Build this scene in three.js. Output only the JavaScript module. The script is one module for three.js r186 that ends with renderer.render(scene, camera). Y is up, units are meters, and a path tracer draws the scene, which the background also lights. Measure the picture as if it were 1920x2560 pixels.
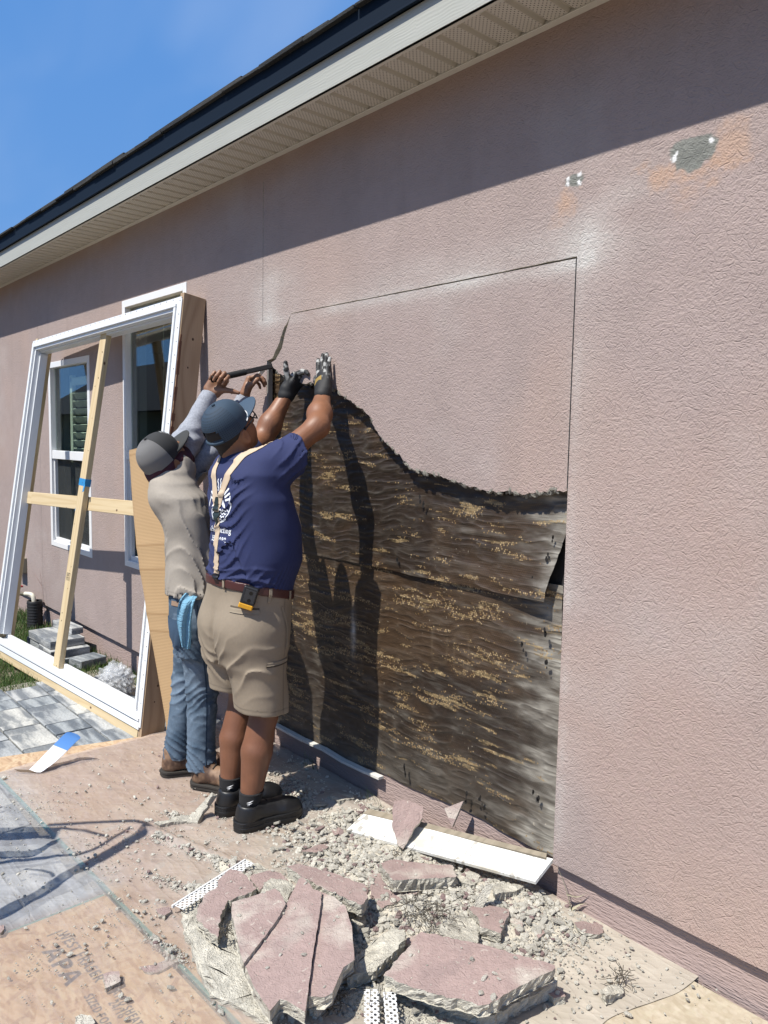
import * as THREE from 'three';
import { mergeGeometries, mergeVertices } from 'three/addons/utils/BufferGeometryUtils.js';
import { RoundedBoxGeometry } from 'three/addons/geometries/RoundedBoxGeometry.js';

// ---------- camera, sky, sun, exposure ----------
const scene = new THREE.Scene();
const camera = new THREE.PerspectiveCamera(67.1, 3 / 4, 0.05, 400);
camera.position.set(0, 1.6, 2.15);
camera.up.set(-0.0127, 1, 0.0135);
camera.lookAt(0 - 0.7466, 1.6 - 0.0897, 2.15 - 0.6592);
const SUN = new THREE.Vector3(-0.03, 1.57, 1).normalize();
function skyColor(d) {                       // clear deep-blue noon sky, paler to the horizon, thin cirrus
  const up = Math.max(d.y, 0), s = Math.max(0, d.dot(SUN));
  const k = Math.pow(1 - up, 2.6), g = Math.pow(s, 6) * 0.25 + Math.pow(s, 60) * 0.5;
  let c = [0.085 + 0.10 * k + g, 0.25 + 0.13 * k + g, 0.62 + 0.10 * k + g];
  return c;
}
const renderer = new THREE.WebGLRenderer({ antialias: true });
renderer.toneMapping = THREE.LinearToneMapping;
renderer.toneMappingExposure = 1.4;
renderer.shadowMap.enabled = true;
const sun = new THREE.DirectionalLight(new THREE.Color(1.0, 0.955, 0.875), 5.0);
sun.position.copy(SUN).multiplyScalar(30).add(new THREE.Vector3(-3, 0, 0));
sun.target.position.set(-3, 0, 0);
sun.castShadow = true; sun.shadow.mapSize.set(4096, 4096);
Object.assign(sun.shadow.camera, { left: -10, right: 10, top: 10, bottom: -10, near: 1, far: 60 });
sun.shadow.radius = 1.1;
scene.add(sun, sun.target);

// ---------- helpers ----------
const V = (x, y, z) => new THREE.Vector3(x, y, z);
let seed = 12345;
const rnd = () => { seed |= 0; seed = (seed + 0x6d2b79f5) | 0; let t = Math.imul(seed ^ (seed >>> 15), 1 | seed); t = (t + Math.imul(t ^ (t >>> 7), 61 | t)) ^ t; return ((t ^ (t >>> 14)) >>> 0) / 4294967296; };
const rr = (a, b) => a + (b - a) * rnd();
const clamp = (x, a = 0, b = 1) => x < a ? a : x > b ? b : x;
const lerp = (a, b, t) => a + (b - a) * t;
const sstep = (a, b, x) => { const t = clamp((x - a) / (b - a)); return t * t * (3 - 2 * t); };
const mix3 = (a, b, t) => [lerp(a[0], b[0], t), lerp(a[1], b[1], t), lerp(a[2], b[2], t)];
function h3(x, y, z) { let h = Math.imul(x, 374761393) ^ Math.imul(y, 668265263) ^ Math.imul(z, 2147483647 - 61); h = Math.imul(h ^ (h >>> 13), 1274126177); return ((h ^ (h >>> 16)) >>> 0) / 4294967296; }
function n3(x, y, z) {
  const i = Math.floor(x), j = Math.floor(y), k = Math.floor(z); let u = x - i, v = y - j, w = z - k;
  u = u * u * (3 - 2 * u); v = v * v * (3 - 2 * v); w = w * w * (3 - 2 * w);
  const a = lerp(lerp(h3(i, j, k), h3(i + 1, j, k), u), lerp(h3(i, j + 1, k), h3(i + 1, j + 1, k), u), v);
  const b = lerp(lerp(h3(i, j, k + 1), h3(i + 1, j, k + 1), u), lerp(h3(i, j + 1, k + 1), h3(i + 1, j + 1, k + 1), u), v);
  return lerp(a, b, w);
}
function n2(x, y, s = 0) {
  const i = Math.floor(x), j = Math.floor(y); let u = x - i, v = y - j; u = u * u * (3 - 2 * u); v = v * v * (3 - 2 * v);
  return lerp(lerp(h3(i, j, s), h3(i + 1, j, s), u), lerp(h3(i, j + 1, s), h3(i + 1, j + 1, s), u), v);
}
const fb = (x, y, s = 0, o = 4) => { let a = 0.5, t = 0, n = 0; for (let i = 0; i < o; i++) { t += a * n2(x, y, s + i * 17); n += a; a *= 0.5; x *= 2.03; y *= 2.03; } return t / n; };
const fb3 = (x, y, z, o = 3) => { let a = 0.5, t = 0, n = 0; for (let i = 0; i < o; i++) { t += a * n3(x, y, z); n += a; a *= 0.5; x *= 2.03; y *= 2.03; z *= 2.03; } return t / n; };
const enc = (c) => Math.round(255 * clamp(c <= 0.0031308 ? 12.92 * c : 1.055 * Math.pow(c, 1 / 2.4) - 0.055));
// colour map from linear values; metres per repeat; fn(u, v) with u, v in metres from the corner (x0, y0)
function colorTex(w, h, W, H, fn, x0 = 0, y0 = 0, wrap = true, alpha = false) {
  const d = new Uint8Array(w * h * 4);
  for (let j = 0; j < h; j++) for (let i = 0; i < w; i++) {
    const c = fn(x0 + (i + 0.5) / w * W, y0 + (j + 0.5) / h * H), o = (j * w + i) * 4;
    d[o] = enc(c[0]); d[o + 1] = enc(c[1]); d[o + 2] = enc(c[2]); d[o + 3] = alpha ? Math.round(255 * clamp(c[3])) : 255;
  }
  return finish(d, w, h, W, H, x0, y0, wrap, true);
}
function dataTex(w, h, W, H, fn, x0 = 0, y0 = 0, wrap = true) {
  const d = new Uint8Array(w * h * 4);
  for (let j = 0; j < h; j++) for (let i = 0; i < w; i++) { const c = Math.round(255 * clamp(fn(x0 + (i + 0.5) / w * W, y0 + (j + 0.5) / h * H))), o = (j * w + i) * 4; d[o] = d[o + 1] = d[o + 2] = c; d[o + 3] = 255; }
  return finish(d, w, h, W, H, x0, y0, wrap, false);
}
function finish(d, w, h, W, H, x0, y0, wrap, srgb) {
  const t = new THREE.DataTexture(d, w, h, THREE.RGBAFormat);
  if (srgb) t.colorSpace = THREE.SRGBColorSpace;
  t.magFilter = THREE.LinearFilter; t.minFilter = THREE.LinearMipmapLinearFilter; t.generateMipmaps = true;
  if (wrap) t.wrapS = t.wrapT = THREE.RepeatWrapping;
  t.repeat.set(1 / W, 1 / H); t.offset.set(-x0 / W, -y0 / H); t.needsUpdate = true;
  return t;
}
const ALB = 0.8;
const mat = (r, g, b, rough = 0.8, o = {}) => { const m = new THREE.MeshPhysicalMaterial({ roughness: rough, side: THREE.DoubleSide, ...o }); const k = o.transmission === 1 ? 1 : ALB; m.color.setRGB(r * k, g * k, b * k); return m; };
const used = {};
function nm(name) { const n = used[name] = (used[name] ?? -1) + 1; return n ? name + '_' + String(n).padStart(3, '0') : name; }
function mesh(geo, m, name, parent = scene) {
  const o = new THREE.Mesh(geo, m); o.castShadow = o.receiveShadow = true;
  o.name = parent === scene ? nm(name) : name; parent.add(o); return o;
}
function tag(o, label, category, group, kind) { o.userData.label = label; if (category) o.userData.category = category; if (group) o.userData.group = group; if (kind) o.userData.kind = kind; return o; }
function thing(name, label, category, group) { const g = new THREE.Group(); g.name = nm(name); scene.add(g); return tag(g, label, category, group); }
// box between two points: w across (side), d along 'face' direction; uv in metres, grain along the length
function beam(p0, p1, w, d, face, bevel = 0.002) {
  const L = p0.distanceTo(p1), y = p1.clone().sub(p0).normalize(), x = y.clone().cross(face).normalize(), z = x.clone().cross(y).normalize();
  const g = box(w, L, d, bevel);
  const m = new THREE.Matrix4().makeBasis(x, y, z).setPosition(p0.clone().add(p1).multiplyScalar(0.5));
  g.applyMatrix4(m); return g;
}
// box with slightly rounded edges and uv in metres (v along y)
function box(w, h, d, r = 0.002, seg = 1) {
  const g = new RoundedBoxGeometry(w, h, d, seg, Math.min(r, w / 2.1, h / 2.1, d / 2.1)).toNonIndexed ? new RoundedBoxGeometry(w, h, d, seg, Math.min(r, w / 2.1, h / 2.1, d / 2.1)) : null;
  boxUV(g); return g;
}
function boxUV(g, ox = rr(0, 3), oy = rr(0, 3)) {
  if (g.index) { const n = g.toNonIndexed(); g.index = null; for (const k of Object.keys(n.attributes)) g.setAttribute(k, n.attributes[k]); }
  const p = g.attributes.position, n = g.attributes.normal, u = new Float32Array(p.count * 2);
  for (let f = 0; f < p.count; f += 3) {
    let ax = 0, ay = 0, az = 0; for (let k = 0; k < 3; k++) { ax += n.getX(f + k); ay += n.getY(f + k); az += n.getZ(f + k); }
    ax = Math.abs(ax); ay = Math.abs(ay); az = Math.abs(az);
    for (let k = 0; k < 3; k++) {
      const i = f + k, x = p.getX(i), y = p.getY(i), z = p.getZ(i);
      if (ax >= ay && ax >= az) { u[i * 2] = z + 0.7 + ox; u[i * 2 + 1] = y + oy; } else if (ay >= az) { u[i * 2] = x + ox; u[i * 2 + 1] = z + 1.3 + oy; } else { u[i * 2] = x + ox; u[i * 2 + 1] = y + oy; }
    }
  }
  g.setAttribute('uv', new THREE.BufferAttribute(u, 2)); return g;
}
function merge(list) {
  const l = list.map((g) => { const n = g.index ? g.toNonIndexed() : g.clone(); for (const k of Object.keys(n.attributes)) if (!['position', 'normal', 'uv'].includes(k)) n.deleteAttribute(k); if (!n.attributes.uv) n.setAttribute('uv', new THREE.BufferAttribute(new Float32Array(n.attributes.position.count * 2), 2)); return n; });
  return mergeGeometries(l);
}
const at = (g, x, y, z) => { g.translate(x, y, z); return g; };
const tube = (pts, r, seg = 24, rad = 7, closed = false) => new THREE.TubeGeometry(new THREE.CatmullRomCurve3(pts, closed), seg, r, rad, closed);
function shapeOf(pts) { const s = new THREE.Shape(); pts.forEach(([x, y], i) => i ? s.lineTo(x, y) : s.moveTo(x, y)); s.closePath(); return s; }
function jag(pts, step, amp, closed = true) {     // breaks an outline into uneven short steps
  const out = [], n = pts.length;
  for (let i = 0; i < (closed ? n : n - 1); i++) {
    const a = pts[i], b = pts[(i + 1) % n], L = Math.hypot(b[0] - a[0], b[1] - a[1]), k = Math.max(1, Math.round(L / step));
    for (let j = 0; j < k; j++) { const t = j / k, e = j ? rr(-amp, amp) : 0; out.push([lerp(a[0], b[0], t) - (b[1] - a[1]) / L * e, lerp(a[1], b[1], t) + (b[0] - a[0]) / L * e]); }
  }
  if (!closed) out.push(pts[n - 1]);
  return out;
}
// ---------- sky ----------
{
  const W = 1024, H = 512, d = new Float32Array(W * H * 4), v = V(0, 0, 0);
  for (let j = 0; j < H; j++) for (let i = 0; i < W; i++) {
    const el = ((j + 0.5) / H - 0.5) * Math.PI, az = ((i + 0.5) / W - 0.5) * 2 * Math.PI;
    v.set(Math.cos(el) * Math.cos(az), Math.sin(el), Math.cos(el) * Math.sin(az));
    let c = skyColor(v);
    if (v.y > 0.02) {
      const px = v.x / (v.y + 0.25), pz = v.z / (v.y + 0.25), wv = fb(px * 1.5 + 3, pz * 1.5, 5, 3) * 1.6;
      const m = sstep(0.50, 0.86, fb(px * 1.6 + wv + 7, pz * 4.2 + wv * 0.8 + 2, 9, 5)) * 0.12;
      c = mix3(c, [0.8, 0.86, 0.95], m);
    } else c = [0.20, 0.19, 0.16];
    const o = (j * W + i) * 4; d[o] = c[0]; d[o + 1] = c[1]; d[o + 2] = c[2]; d[o + 3] = 1;
  }
  const t = new THREE.DataTexture(d, W, H, THREE.RGBAFormat, THREE.FloatType);
  t.mapping = THREE.EquirectangularReflectionMapping; t.magFilter = THREE.LinearFilter; t.minFilter = THREE.LinearFilter; t.needsUpdate = true;
  scene.background = t; scene.environment = t;
  scene.backgroundIntensity = scene.environmentIntensity = 0.8;
}
// ---------- textures ----------
// dash-textured stucco: fine sand with short curved trowel marks
function reliefTex(size, metres, strokes, depth, grain, w0 = 0.9, w1 = 1.9) {
  const f = new Float32Array(size * size), k = size / metres, mask = size - 1;
  for (let j = 0; j < size; j++) for (let i = 0; i < size; i++) {
    const a = h3(i, j, 3), b = n2(i * 0.42, j * 0.42, 11), c = n2(i * 0.16, j * 0.16, 12);
    f[j * size + i] = 0.60 + grain * ((a - 0.5) * 0.35 + (b - 0.5) * 0.9 + (c - 0.5) * 0.7);
  }
  for (let s = 0; s < strokes; s++) {
    let x = rnd() * size, y = rnd() * size, L = rr(0.005, 0.030) * k, wd = rr(w0, w1), de = depth * rr(0.35, 1), bend = rr(-0.05, 0.05);
    let th = (n2(x / size * 9, y / size * 9, 31) * 2.2 + rr(-0.6, 0.6)) * Math.PI;
    if (rnd() < 0.04) L *= 2;
    for (let t = 0; t < L; t++) {
      x += Math.cos(th); y += Math.sin(th); th += bend + rr(-0.12, 0.12);
      const e = Math.min(1, Math.min(t, L - t) / 5) * de, R = Math.ceil(wd);
      for (let dj = -R; dj <= R; dj++) for (let di = -R; di <= R; di++) {
        const q = Math.hypot(di, dj); if (q > wd) continue;
        const o = ((Math.round(y) + dj) & mask) * size + ((Math.round(x) + di) & mask);
        f[o] = Math.min(f[o], 0.62 - e * (1 - q / (wd + 0.4)));
      }
    }
  }
  const d = new Uint8Array(size * size * 4);
  for (let i = 0; i < f.length; i++) { const c = Math.round(255 * clamp(f[i])); d[i * 4] = d[i * 4 + 1] = d[i * 4 + 2] = c; d[i * 4 + 3] = 255; }
  return finish(d, size, size, metres, metres, 0, 0, true, false);
}
const stuccoRelief = reliefTex(2048, 2.2, 24000, 0.46, 0.42, 0.8, 1.6);
const brushedRelief = dataTex(512, 512, 0.8, 0.8, (x, y) => 0.5 + 0.6 * (n2(x * 45, y * 320, 4) - 0.5) + 0.35 * (n2(x * 150, y * 500, 6) - 0.5));
const sandRelief = dataTex(512, 512, 0.5, 0.5, (x, y) => 0.2 + 0.45 * fb(x * 90, y * 90, 8, 3) + 0.35 * n2(x * 420, y * 420, 5));

const inPoly = (p, x, y) => { let c = false; for (let i = 0, j = p.length - 1; i < p.length; j = i++) if ((p[i][1] > y) !== (p[j][1] > y) && x < (p[j][0] - p[i][0]) * (y - p[i][1]) / (p[j][1] - p[i][1]) + p[i][0]) c = !c; return c; };
const polyDist = (p, x, y) => { let d = 9; for (let i = 0, j = p.length - 1; i < p.length; j = i++) { const ax = p[j][0], ay = p[j][1], bx = p[i][0] - ax, by = p[i][1] - ay, t = clamp(((x - ax) * bx + (y - ay) * by) / (bx * bx + by * by)); d = Math.min(d, Math.hypot(x - ax - bx * t, y - ay - by * t)); } return d; };
const patchA = [[-1.206, 2.433], [-1.208, 2.459], [-1.194, 2.479], [-1.146, 2.483], [-1.085, 2.476], [-1.064, 2.453], [-1.069, 2.423], [-1.133, 2.38], [-1.19, 2.403]];
const patchB = [[-1.574, 2.465], [-1.516, 2.473], [-1.492, 2.448], [-1.523, 2.427], [-1.568, 2.44]];
const PINK = [0.398, 0.315, 0.290], PEACH = [0.45, 0.325, 0.272], DUST = [0.60, 0.575, 0.54], CEMENT = [0.20, 0.205, 0.185];
const spots = [[-1.196, 2.435, 0.011], [-1.188, 2.444, 0.008], [-1.086, 2.456, 0.008], [-1.562, 2.462, 0.009], [-1.563, 2.446, 0.009], [-1.516, 2.466, 0.010], [-1.519, 2.441, 0.011]];
function wallColor(x, y) {
  const q = fb(x * 1.7, y * 1.7, 41, 4), q2 = fb(x * 7, y * 7, 43, 3), q3 = fb(x * 26, y * 26, 47, 2);
  let c = PINK.map((v) => v * (0.9 + 0.14 * q + 0.10 * (q2 - 0.5) + 0.08 * (q3 - 0.5)));
  c = mix3(c, PEACH, 0.45 * sstep(0.52, 0.80, fb(x * 1.3 + 5, y * 1.3 + 2, 51, 3)));
  c = mix3(c, PEACH, 0.55 * sstep(0.55, 0.15, y) * sstep(-1.35, -0.95, x) * (0.4 + 0.9 * q2));
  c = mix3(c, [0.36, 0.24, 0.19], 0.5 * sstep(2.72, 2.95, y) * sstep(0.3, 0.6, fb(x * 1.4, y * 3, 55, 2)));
  // cutting dust blown along the saw cuts
  const n = 0.15 + 1.3 * Math.pow(fb(x * 4, y * 10, 61, 4), 1.3) + 0.5 * (n2(x * 2.3, 4, 63) - 0.5);
  const ins = sstep(-3.5, -3.3, x) * sstep(-1.42, -1.5, x);
  let du = ins * (0.55 * Math.exp(-Math.pow((y - 2.20 + 0.006) / 0.028, 2)) + 0.26 * Math.exp(-Math.pow((y - 2.235) / 0.09, 2)));
  du += 0.55 * Math.exp(-Math.pow(Math.hypot(x + 1.47, (y - 2.235) * 1.2) / 0.085, 2));
  du += 0.5 * Math.exp(-Math.pow(Math.hypot((x + 3.32) * 0.8, y - 2.32) / 0.14, 2));
  du += 0.40 * Math.exp(-Math.pow(Math.hypot((x + 1.40) * 1.1, (y - 2.33)) / 0.17, 2));
  du += sstep(0.1, 0.3, y) * sstep(2.25, 2.1, y) * (0.26 * Math.exp(-Math.pow((x + 1.50) / 0.018, 2)) + 0.15 * Math.exp(-Math.pow((x + 1.47) / 0.07, 2)));
  c = mix3(c, DUST, clamp(du * n * (0.75 + 0.5 * n2(x * 170, y * 170, 65)) , 0, 0.9));
  // weathering: faint runs and splash marks
  { const run = sstep(0.60, 0.85, n2(x * 14 + 0.4 * n2(x * 3, y * 2, 66), y * 0.8, 67)) * 0.10 + sstep(0.55, 0.8, fb(x * 2.6, y * 2.2, 68, 4)) * 0.10 + sstep(0.5, 0.15, y) * sstep(0.45, 0.7, fb(x * 9, y * 9, 69, 3)) * 0.16; c = mix3(c, [0.27, 0.225, 0.205], clamp(run)); c = mix3(c, [0.46, 0.40, 0.375], 0.35 * sstep(0.58, 0.8, fb(x * 1.9 + 4, y * 1.9, 70, 4))); }
  // repair patches and the rust-coloured runs below them
  const st = (cx, cy, sx, sy, a) => { const e = Math.hypot((x - cx) / sx, (y - cy) / sy) + (fb(x * 16, y * 16, 71, 4) - 0.5) * 1.5 + (n2(x * 120, y * 120, 72) - 0.5) * 0.35; c = mix3(c, [0.50, 0.335, 0.245], a * sstep(1, 0.15, e)); };
  st(-1.57, 2.39, 0.075, 0.085, 0.8); st(-1.17, 2.40, 0.15, 0.075, 0.95); st(-1.04, 2.43, 0.09, 0.065, 0.7); st(-1.16, 2.33, 0.07, 0.07, 0.55);
  for (const p of [patchA, patchB]) { const e = (inPoly(p, x, y) ? 1 : -1) * polyDist(p, x, y) + (fb(x * 60, y * 60, 77, 3) - 0.5) * 0.02; c = mix3(c, CEMENT.map((v) => v * (0.8 + 0.5 * q3)), sstep(-0.004, 0.006, e)); }
  for (const [sx, sy, r] of spots) c = mix3(c, [0.85, 0.85, 0.85], sstep(r, r * 0.5, Math.hypot(x - sx, y - sy) + (fb(x * 150, y * 150, 79, 2) - 0.5) * 0.012));
  // faint pen scribbles left by the crew
  return c;
}
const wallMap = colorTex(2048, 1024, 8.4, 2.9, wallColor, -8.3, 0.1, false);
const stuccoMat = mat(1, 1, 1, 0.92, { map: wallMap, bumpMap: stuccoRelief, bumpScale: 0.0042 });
const pinkTile = colorTex(1024, 1024, 2.2, 2.2, (x, y) => { const q = fb(x * 5, y * 5, 111, 4), q2 = n2(x * 60, y * 60, 113); let c = [PINK[0] * 0.94, PINK[1] * 0.87, PINK[2] * 0.86].map((v) => v * (0.84 + 0.22 * q + 0.14 * (q2 - 0.5))); c = mix3(c, [0.55, 0.50, 0.43], 0.75 * sstep(0.56, 0.78, fb(x * 7 + 3, y * 7, 115, 5)) + 0.6 * sstep(0.87, 0.91, n2(x * 90, y * 90, 117)) * sstep(0.45, 0.6, fb(x * 9, y * 9, 118, 2))); return mix3(c, [0.24, 0.18, 0.17], 0.35 * sstep(0.62, 0.8, fb(x * 11, y * 11, 119, 3))); });
const slabFace = mat(1, 1, 1, 0.92, { map: pinkTile, bumpMap: stuccoRelief, bumpScale: 0.0045 });
const stemMat = mat(0.39, 0.295, 0.27, 0.93, { bumpMap: brushedRelief, bumpScale: 0.004 });
const mortarTile = colorTex(512, 512, 0.5, 0.5, (x, y) => { const a = fb(x * 30, y * 30, 15, 4), s = sstep(0.62, 0.75, n2(x * 110, y * 110, 9)); return [0.55, 0.52, 0.44].map((v, i) => v * (0.58 + 0.6 * a) + [0.10, 0.09, 0.07][i] * s); });
const mortarMat = mat(1, 1, 1, 0.95, { map: mortarTile, bumpMap: sandRelief, bumpScale: 0.009 });

// woods
const woodTex = (light, dark, s) => colorTex(256, 1024, 0.3, 2.4, (x, y) => {
  const w = x * 60 + 5 * n2(x * 9, y * 2.2, s) + 2.0 * n2(x * 3, y * 0.7, s + 1), r = Math.pow(0.5 + 0.5 * Math.sin(w * 2.1), 2), f = n2(x * 700, y * 9, s + 2);
  let c = mix3(light, dark, clamp(0.5 * r + 0.35 * f - 0.1)); const kx = x * 5, ky = y * 2.6, ci = Math.floor(ky), d = Math.hypot((x - 0.3 * h3(ci, 1, s)) * 1.0, (ky - ci - 0.5) / 2.6 * 0.6);
  return mix3(c, [0.12, 0.06, 0.03], sstep(0.009, 0.004, d));
});
const pineMat = mat(1, 1, 1, 0.75, { map: woodTex([0.68, 0.54, 0.33], [0.54, 0.395, 0.205], 5) });
const spruceMat = mat(1, 1, 1, 0.8, { map: woodTex([0.46, 0.335, 0.215], [0.30, 0.195, 0.115], 8) });
const oldWoodMat = mat(1, 1, 1, 0.9, { map: woodTex([0.33, 0.28, 0.21], [0.2, 0.17, 0.12], 13) });
const vinylMat = mat(0.83, 0.85, 0.86, 0.35);
// strand board: overlapping flakes
function flakeField(w, h, W, H, tone, draw) {
  const cv = document.createElement('canvas'); cv.width = w; cv.height = h; const g = cv.getContext('2d'), k = w / W;
  g.fillStyle = tone[0]; g.fillRect(0, 0, w, h);
  for (let i = 0; i < W * H * 5200; i++) {
    g.save(); g.translate(rnd() * w, rnd() * h); g.rotate((rnd() < 0.72 ? rr(-0.5, 0.5) : rr(0, 3.14)));
    g.fillStyle = tone[1 + Math.floor(rnd() * (tone.length - 1))]; g.globalAlpha = rr(0.25, 0.75);
    const L = rr(0.02, 0.10) * k, T = rr(0.003, 0.018) * k; g.beginPath(); g.moveTo(-L / 2, -T / 2 + rr(-2, 2)); g.lineTo(L / 2, -T / 2); g.lineTo(L / 2 + rr(-6, 6), T / 2); g.lineTo(-L / 2 + rr(-6, 6), T / 2); g.fill(); g.restore();
  }
  if (draw) draw(g, k);
  const t = new THREE.CanvasTexture(cv); t.colorSpace = THREE.SRGBColorSpace; return t;
}
const OSB = ['#c2a584', '#cdb190', '#b89876', '#d4bd9b', '#ab8a69', '#c5a886', '#a28268', '#d0b896'];
// ---------- the house ----------
const house = thing('house', 'single storey house with mauve pink stucco wall, white soffit and torn open wall section', 'house');
const WIN = [[-6.605, -5.712, 0.70, 2.195, 1.418, 1.485], [-5.112, -4.196, 0.725, 2.505, 1.453, 1.506]];
const JAG = [[-3.290, 1.985], [-3.278, 1.966], [-3.221, 1.926], [-3.105, 1.892], [-3.017, 1.87], [-2.948, 1.871], [-2.8, 1.839], [-2.772, 1.836], [-2.715, 1.801], [-2.633, 1.765], [-2.58, 1.743], [-2.528, 1.706], [-2.501, 1.665], [-2.457, 1.624], [-2.401, 1.585], [-2.329, 1.542], [-2.276, 1.501], [-2.247, 1.49], [-2.191, 1.485], [-2.106, 1.477], [-2.023, 1.459], [-1.963, 1.444], [-1.886, 1.434], [-1.821, 1.427], [-1.75, 1.435], [-1.69, 1.428], [-1.624, 1.439], [-1.584, 1.445], [-1.569, 1.465], [-1.562, 1.446], [-1.519, 1.452]];
const SB = 0.156, ST = 2.962, OX0 = -3.345, OX1 = -1.516, TH = 0.03;
{
  const s = shapeOf([...jag([[-12, SB], [OX0, SB]], 0.05, 0.0015, false), [OX0, 1.998], ...jag([[OX0, 1.998], [-3.298, 2.006], [-3.239, 2.071], [-3.204, 2.134], [-3.132, 2.209]], 0.02, 0.003, false).slice(1), ...jag([[-3.132, 2.209], [-2.1, 2.208], [OX1, 2.211]], 0.06, 0.0012, false).slice(1), ...jag([[OX1, SB], [3, SB]], 0.05, 0.0015, false), [3, ST], [-12, ST]]);
  for (const [a, b, c, d] of WIN) s.holes.push(shapeOf([[a, c], [b, c], [b, d], [a, d]]));
  s.holes.push(shapeOf([[-3.3865, 2.196], [-3.3835, 2.196], [-3.3835, 2.875], [-3.3865, 2.875]]));
  s.holes.push(shapeOf([[-6.8515, 0.2], [-6.849, 0.2], [-6.849, 2.88], [-6.8515, 2.88]]));
  const g = new THREE.ExtrudeGeometry(s, { depth: TH, bevelEnabled: false, curveSegments: 2 }); g.translate(0, 0, -TH);
  mesh(g, [stuccoMat, mortarMat], 'stucco_wall', house);
  // loose slab above the torn edge: bows outward to the lower left where it is being pulled
  const low = jag(JAG, 0.016, 0.005, false), L = [...low, [OX1 - 0.004, 1.46], [OX1 - 0.004, 2.204], [-2.1, 2.202], [-3.122, 2.203], [-3.172, 2.114], [-3.198, 2.048], [-3.252, 1.996]];
  const lg = new THREE.ExtrudeGeometry(shapeOf(L), { depth: TH, bevelEnabled: false }); lg.translate(0, 0, -TH + 0.001);
  const lp = lg.attributes.position;
  const out = (x, y) => 0.007 * (-1.52 - x) / 1.4;
  for (let i = 0; i < lp.count; i++) { const x = lp.getX(i), y = lp.getY(i), back = lp.getZ(i) < -0.02; const e = back ? (n2(x * 60, y * 60, 5) - 0.3) * 0.008 : 0; lp.setZ(i, lp.getZ(i) + out(x, y)); if (back) lp.setY(i, y + e); }
  lg.computeVertexNormals();
  tag(mesh(lg, [stuccoMat, mortarMat], 'loose_stucco_slab', house), 'loose stucco slab with torn lower edge above the bare paper');
  // frayed wire and torn felt along the torn edge
  const bits = [];
  for (let i = 0; i < 24; i++) { const k = 1 + Math.floor(rnd() * (JAG.length - 3)), t = rnd(), x = lerp(JAG[k][0], JAG[k + 1][0], t), y = lerp(JAG[k][1], JAG[k + 1][1], t), w = rr(0.006, 0.018), h = rr(0.006, 0.018) * (x < -2.9 ? 1.3 : 0.8); const b = new THREE.CircleGeometry(w, 5); b.scale(1, h / w, 1); b.rotateX(rr(-0.6, 0.6)); b.rotateZ(rr(-0.8, 0.8)); b.translate(x, y - 0.002, -0.028 + out(x, y) + rr(-0.004, 0.004)); bits.push(b); }
  tag(mesh(merge(bits), mat(0.02, 0.02, 0.02, 0.9), 'torn_felt', house), undefined, undefined, undefined, 'stuff');
  const lumps = [];
  for (let i = 0; i < 320; i++) { const k = 1 + Math.floor(rnd() * (JAG.length - 3)), t = rnd(), x = lerp(JAG[k][0], JAG[k + 1][0], t), y = lerp(JAG[k][1], JAG[k + 1][1], t); const b = new THREE.IcosahedronGeometry(rr(0.004, 0.011), 0); b.scale(1.6, 0.8, 1); b.rotateZ(rr(0, 3)); b.translate(x, y + rr(-0.005, 0.004), -0.008 + out(x, y) + rr(-0.014, 0.006)); lumps.push(b); }
  tag(mesh(merge(lumps), mortarMat, 'broken_edge_crumbs', house), undefined, undefined, undefined, 'stuff');
}
// foundation below the stucco, sheathing behind it
mesh(merge([boxUV(at(new THREE.BoxGeometry(8.655, 0.55, 0.12), -7.6725, -0.12, -0.092)), boxUV(at(new THREE.BoxGeometry(4.516, 0.55, 0.12), 0.742, -0.12, -0.092)), boxUV(at(new THREE.BoxGeometry(1.829, 0.55, 0.09), -2.4305, -0.121, -0.106))]), stemMat, 'foundation', house);
mesh(boxUV(at(new THREE.BoxGeometry(1.9, 2.2, 0.02), -2.43, 1.19, -0.075)), mat(0.018, 0.018, 0.019, 0.8), 'sheathing', house);
mesh(boxUV(at(new THREE.BoxGeometry(0.06, 0.9, 0.012), -1.50, 0.75, -0.058)), mat(0.012, 0.012, 0.014, 0.6), 'black_flashing', house);
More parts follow.
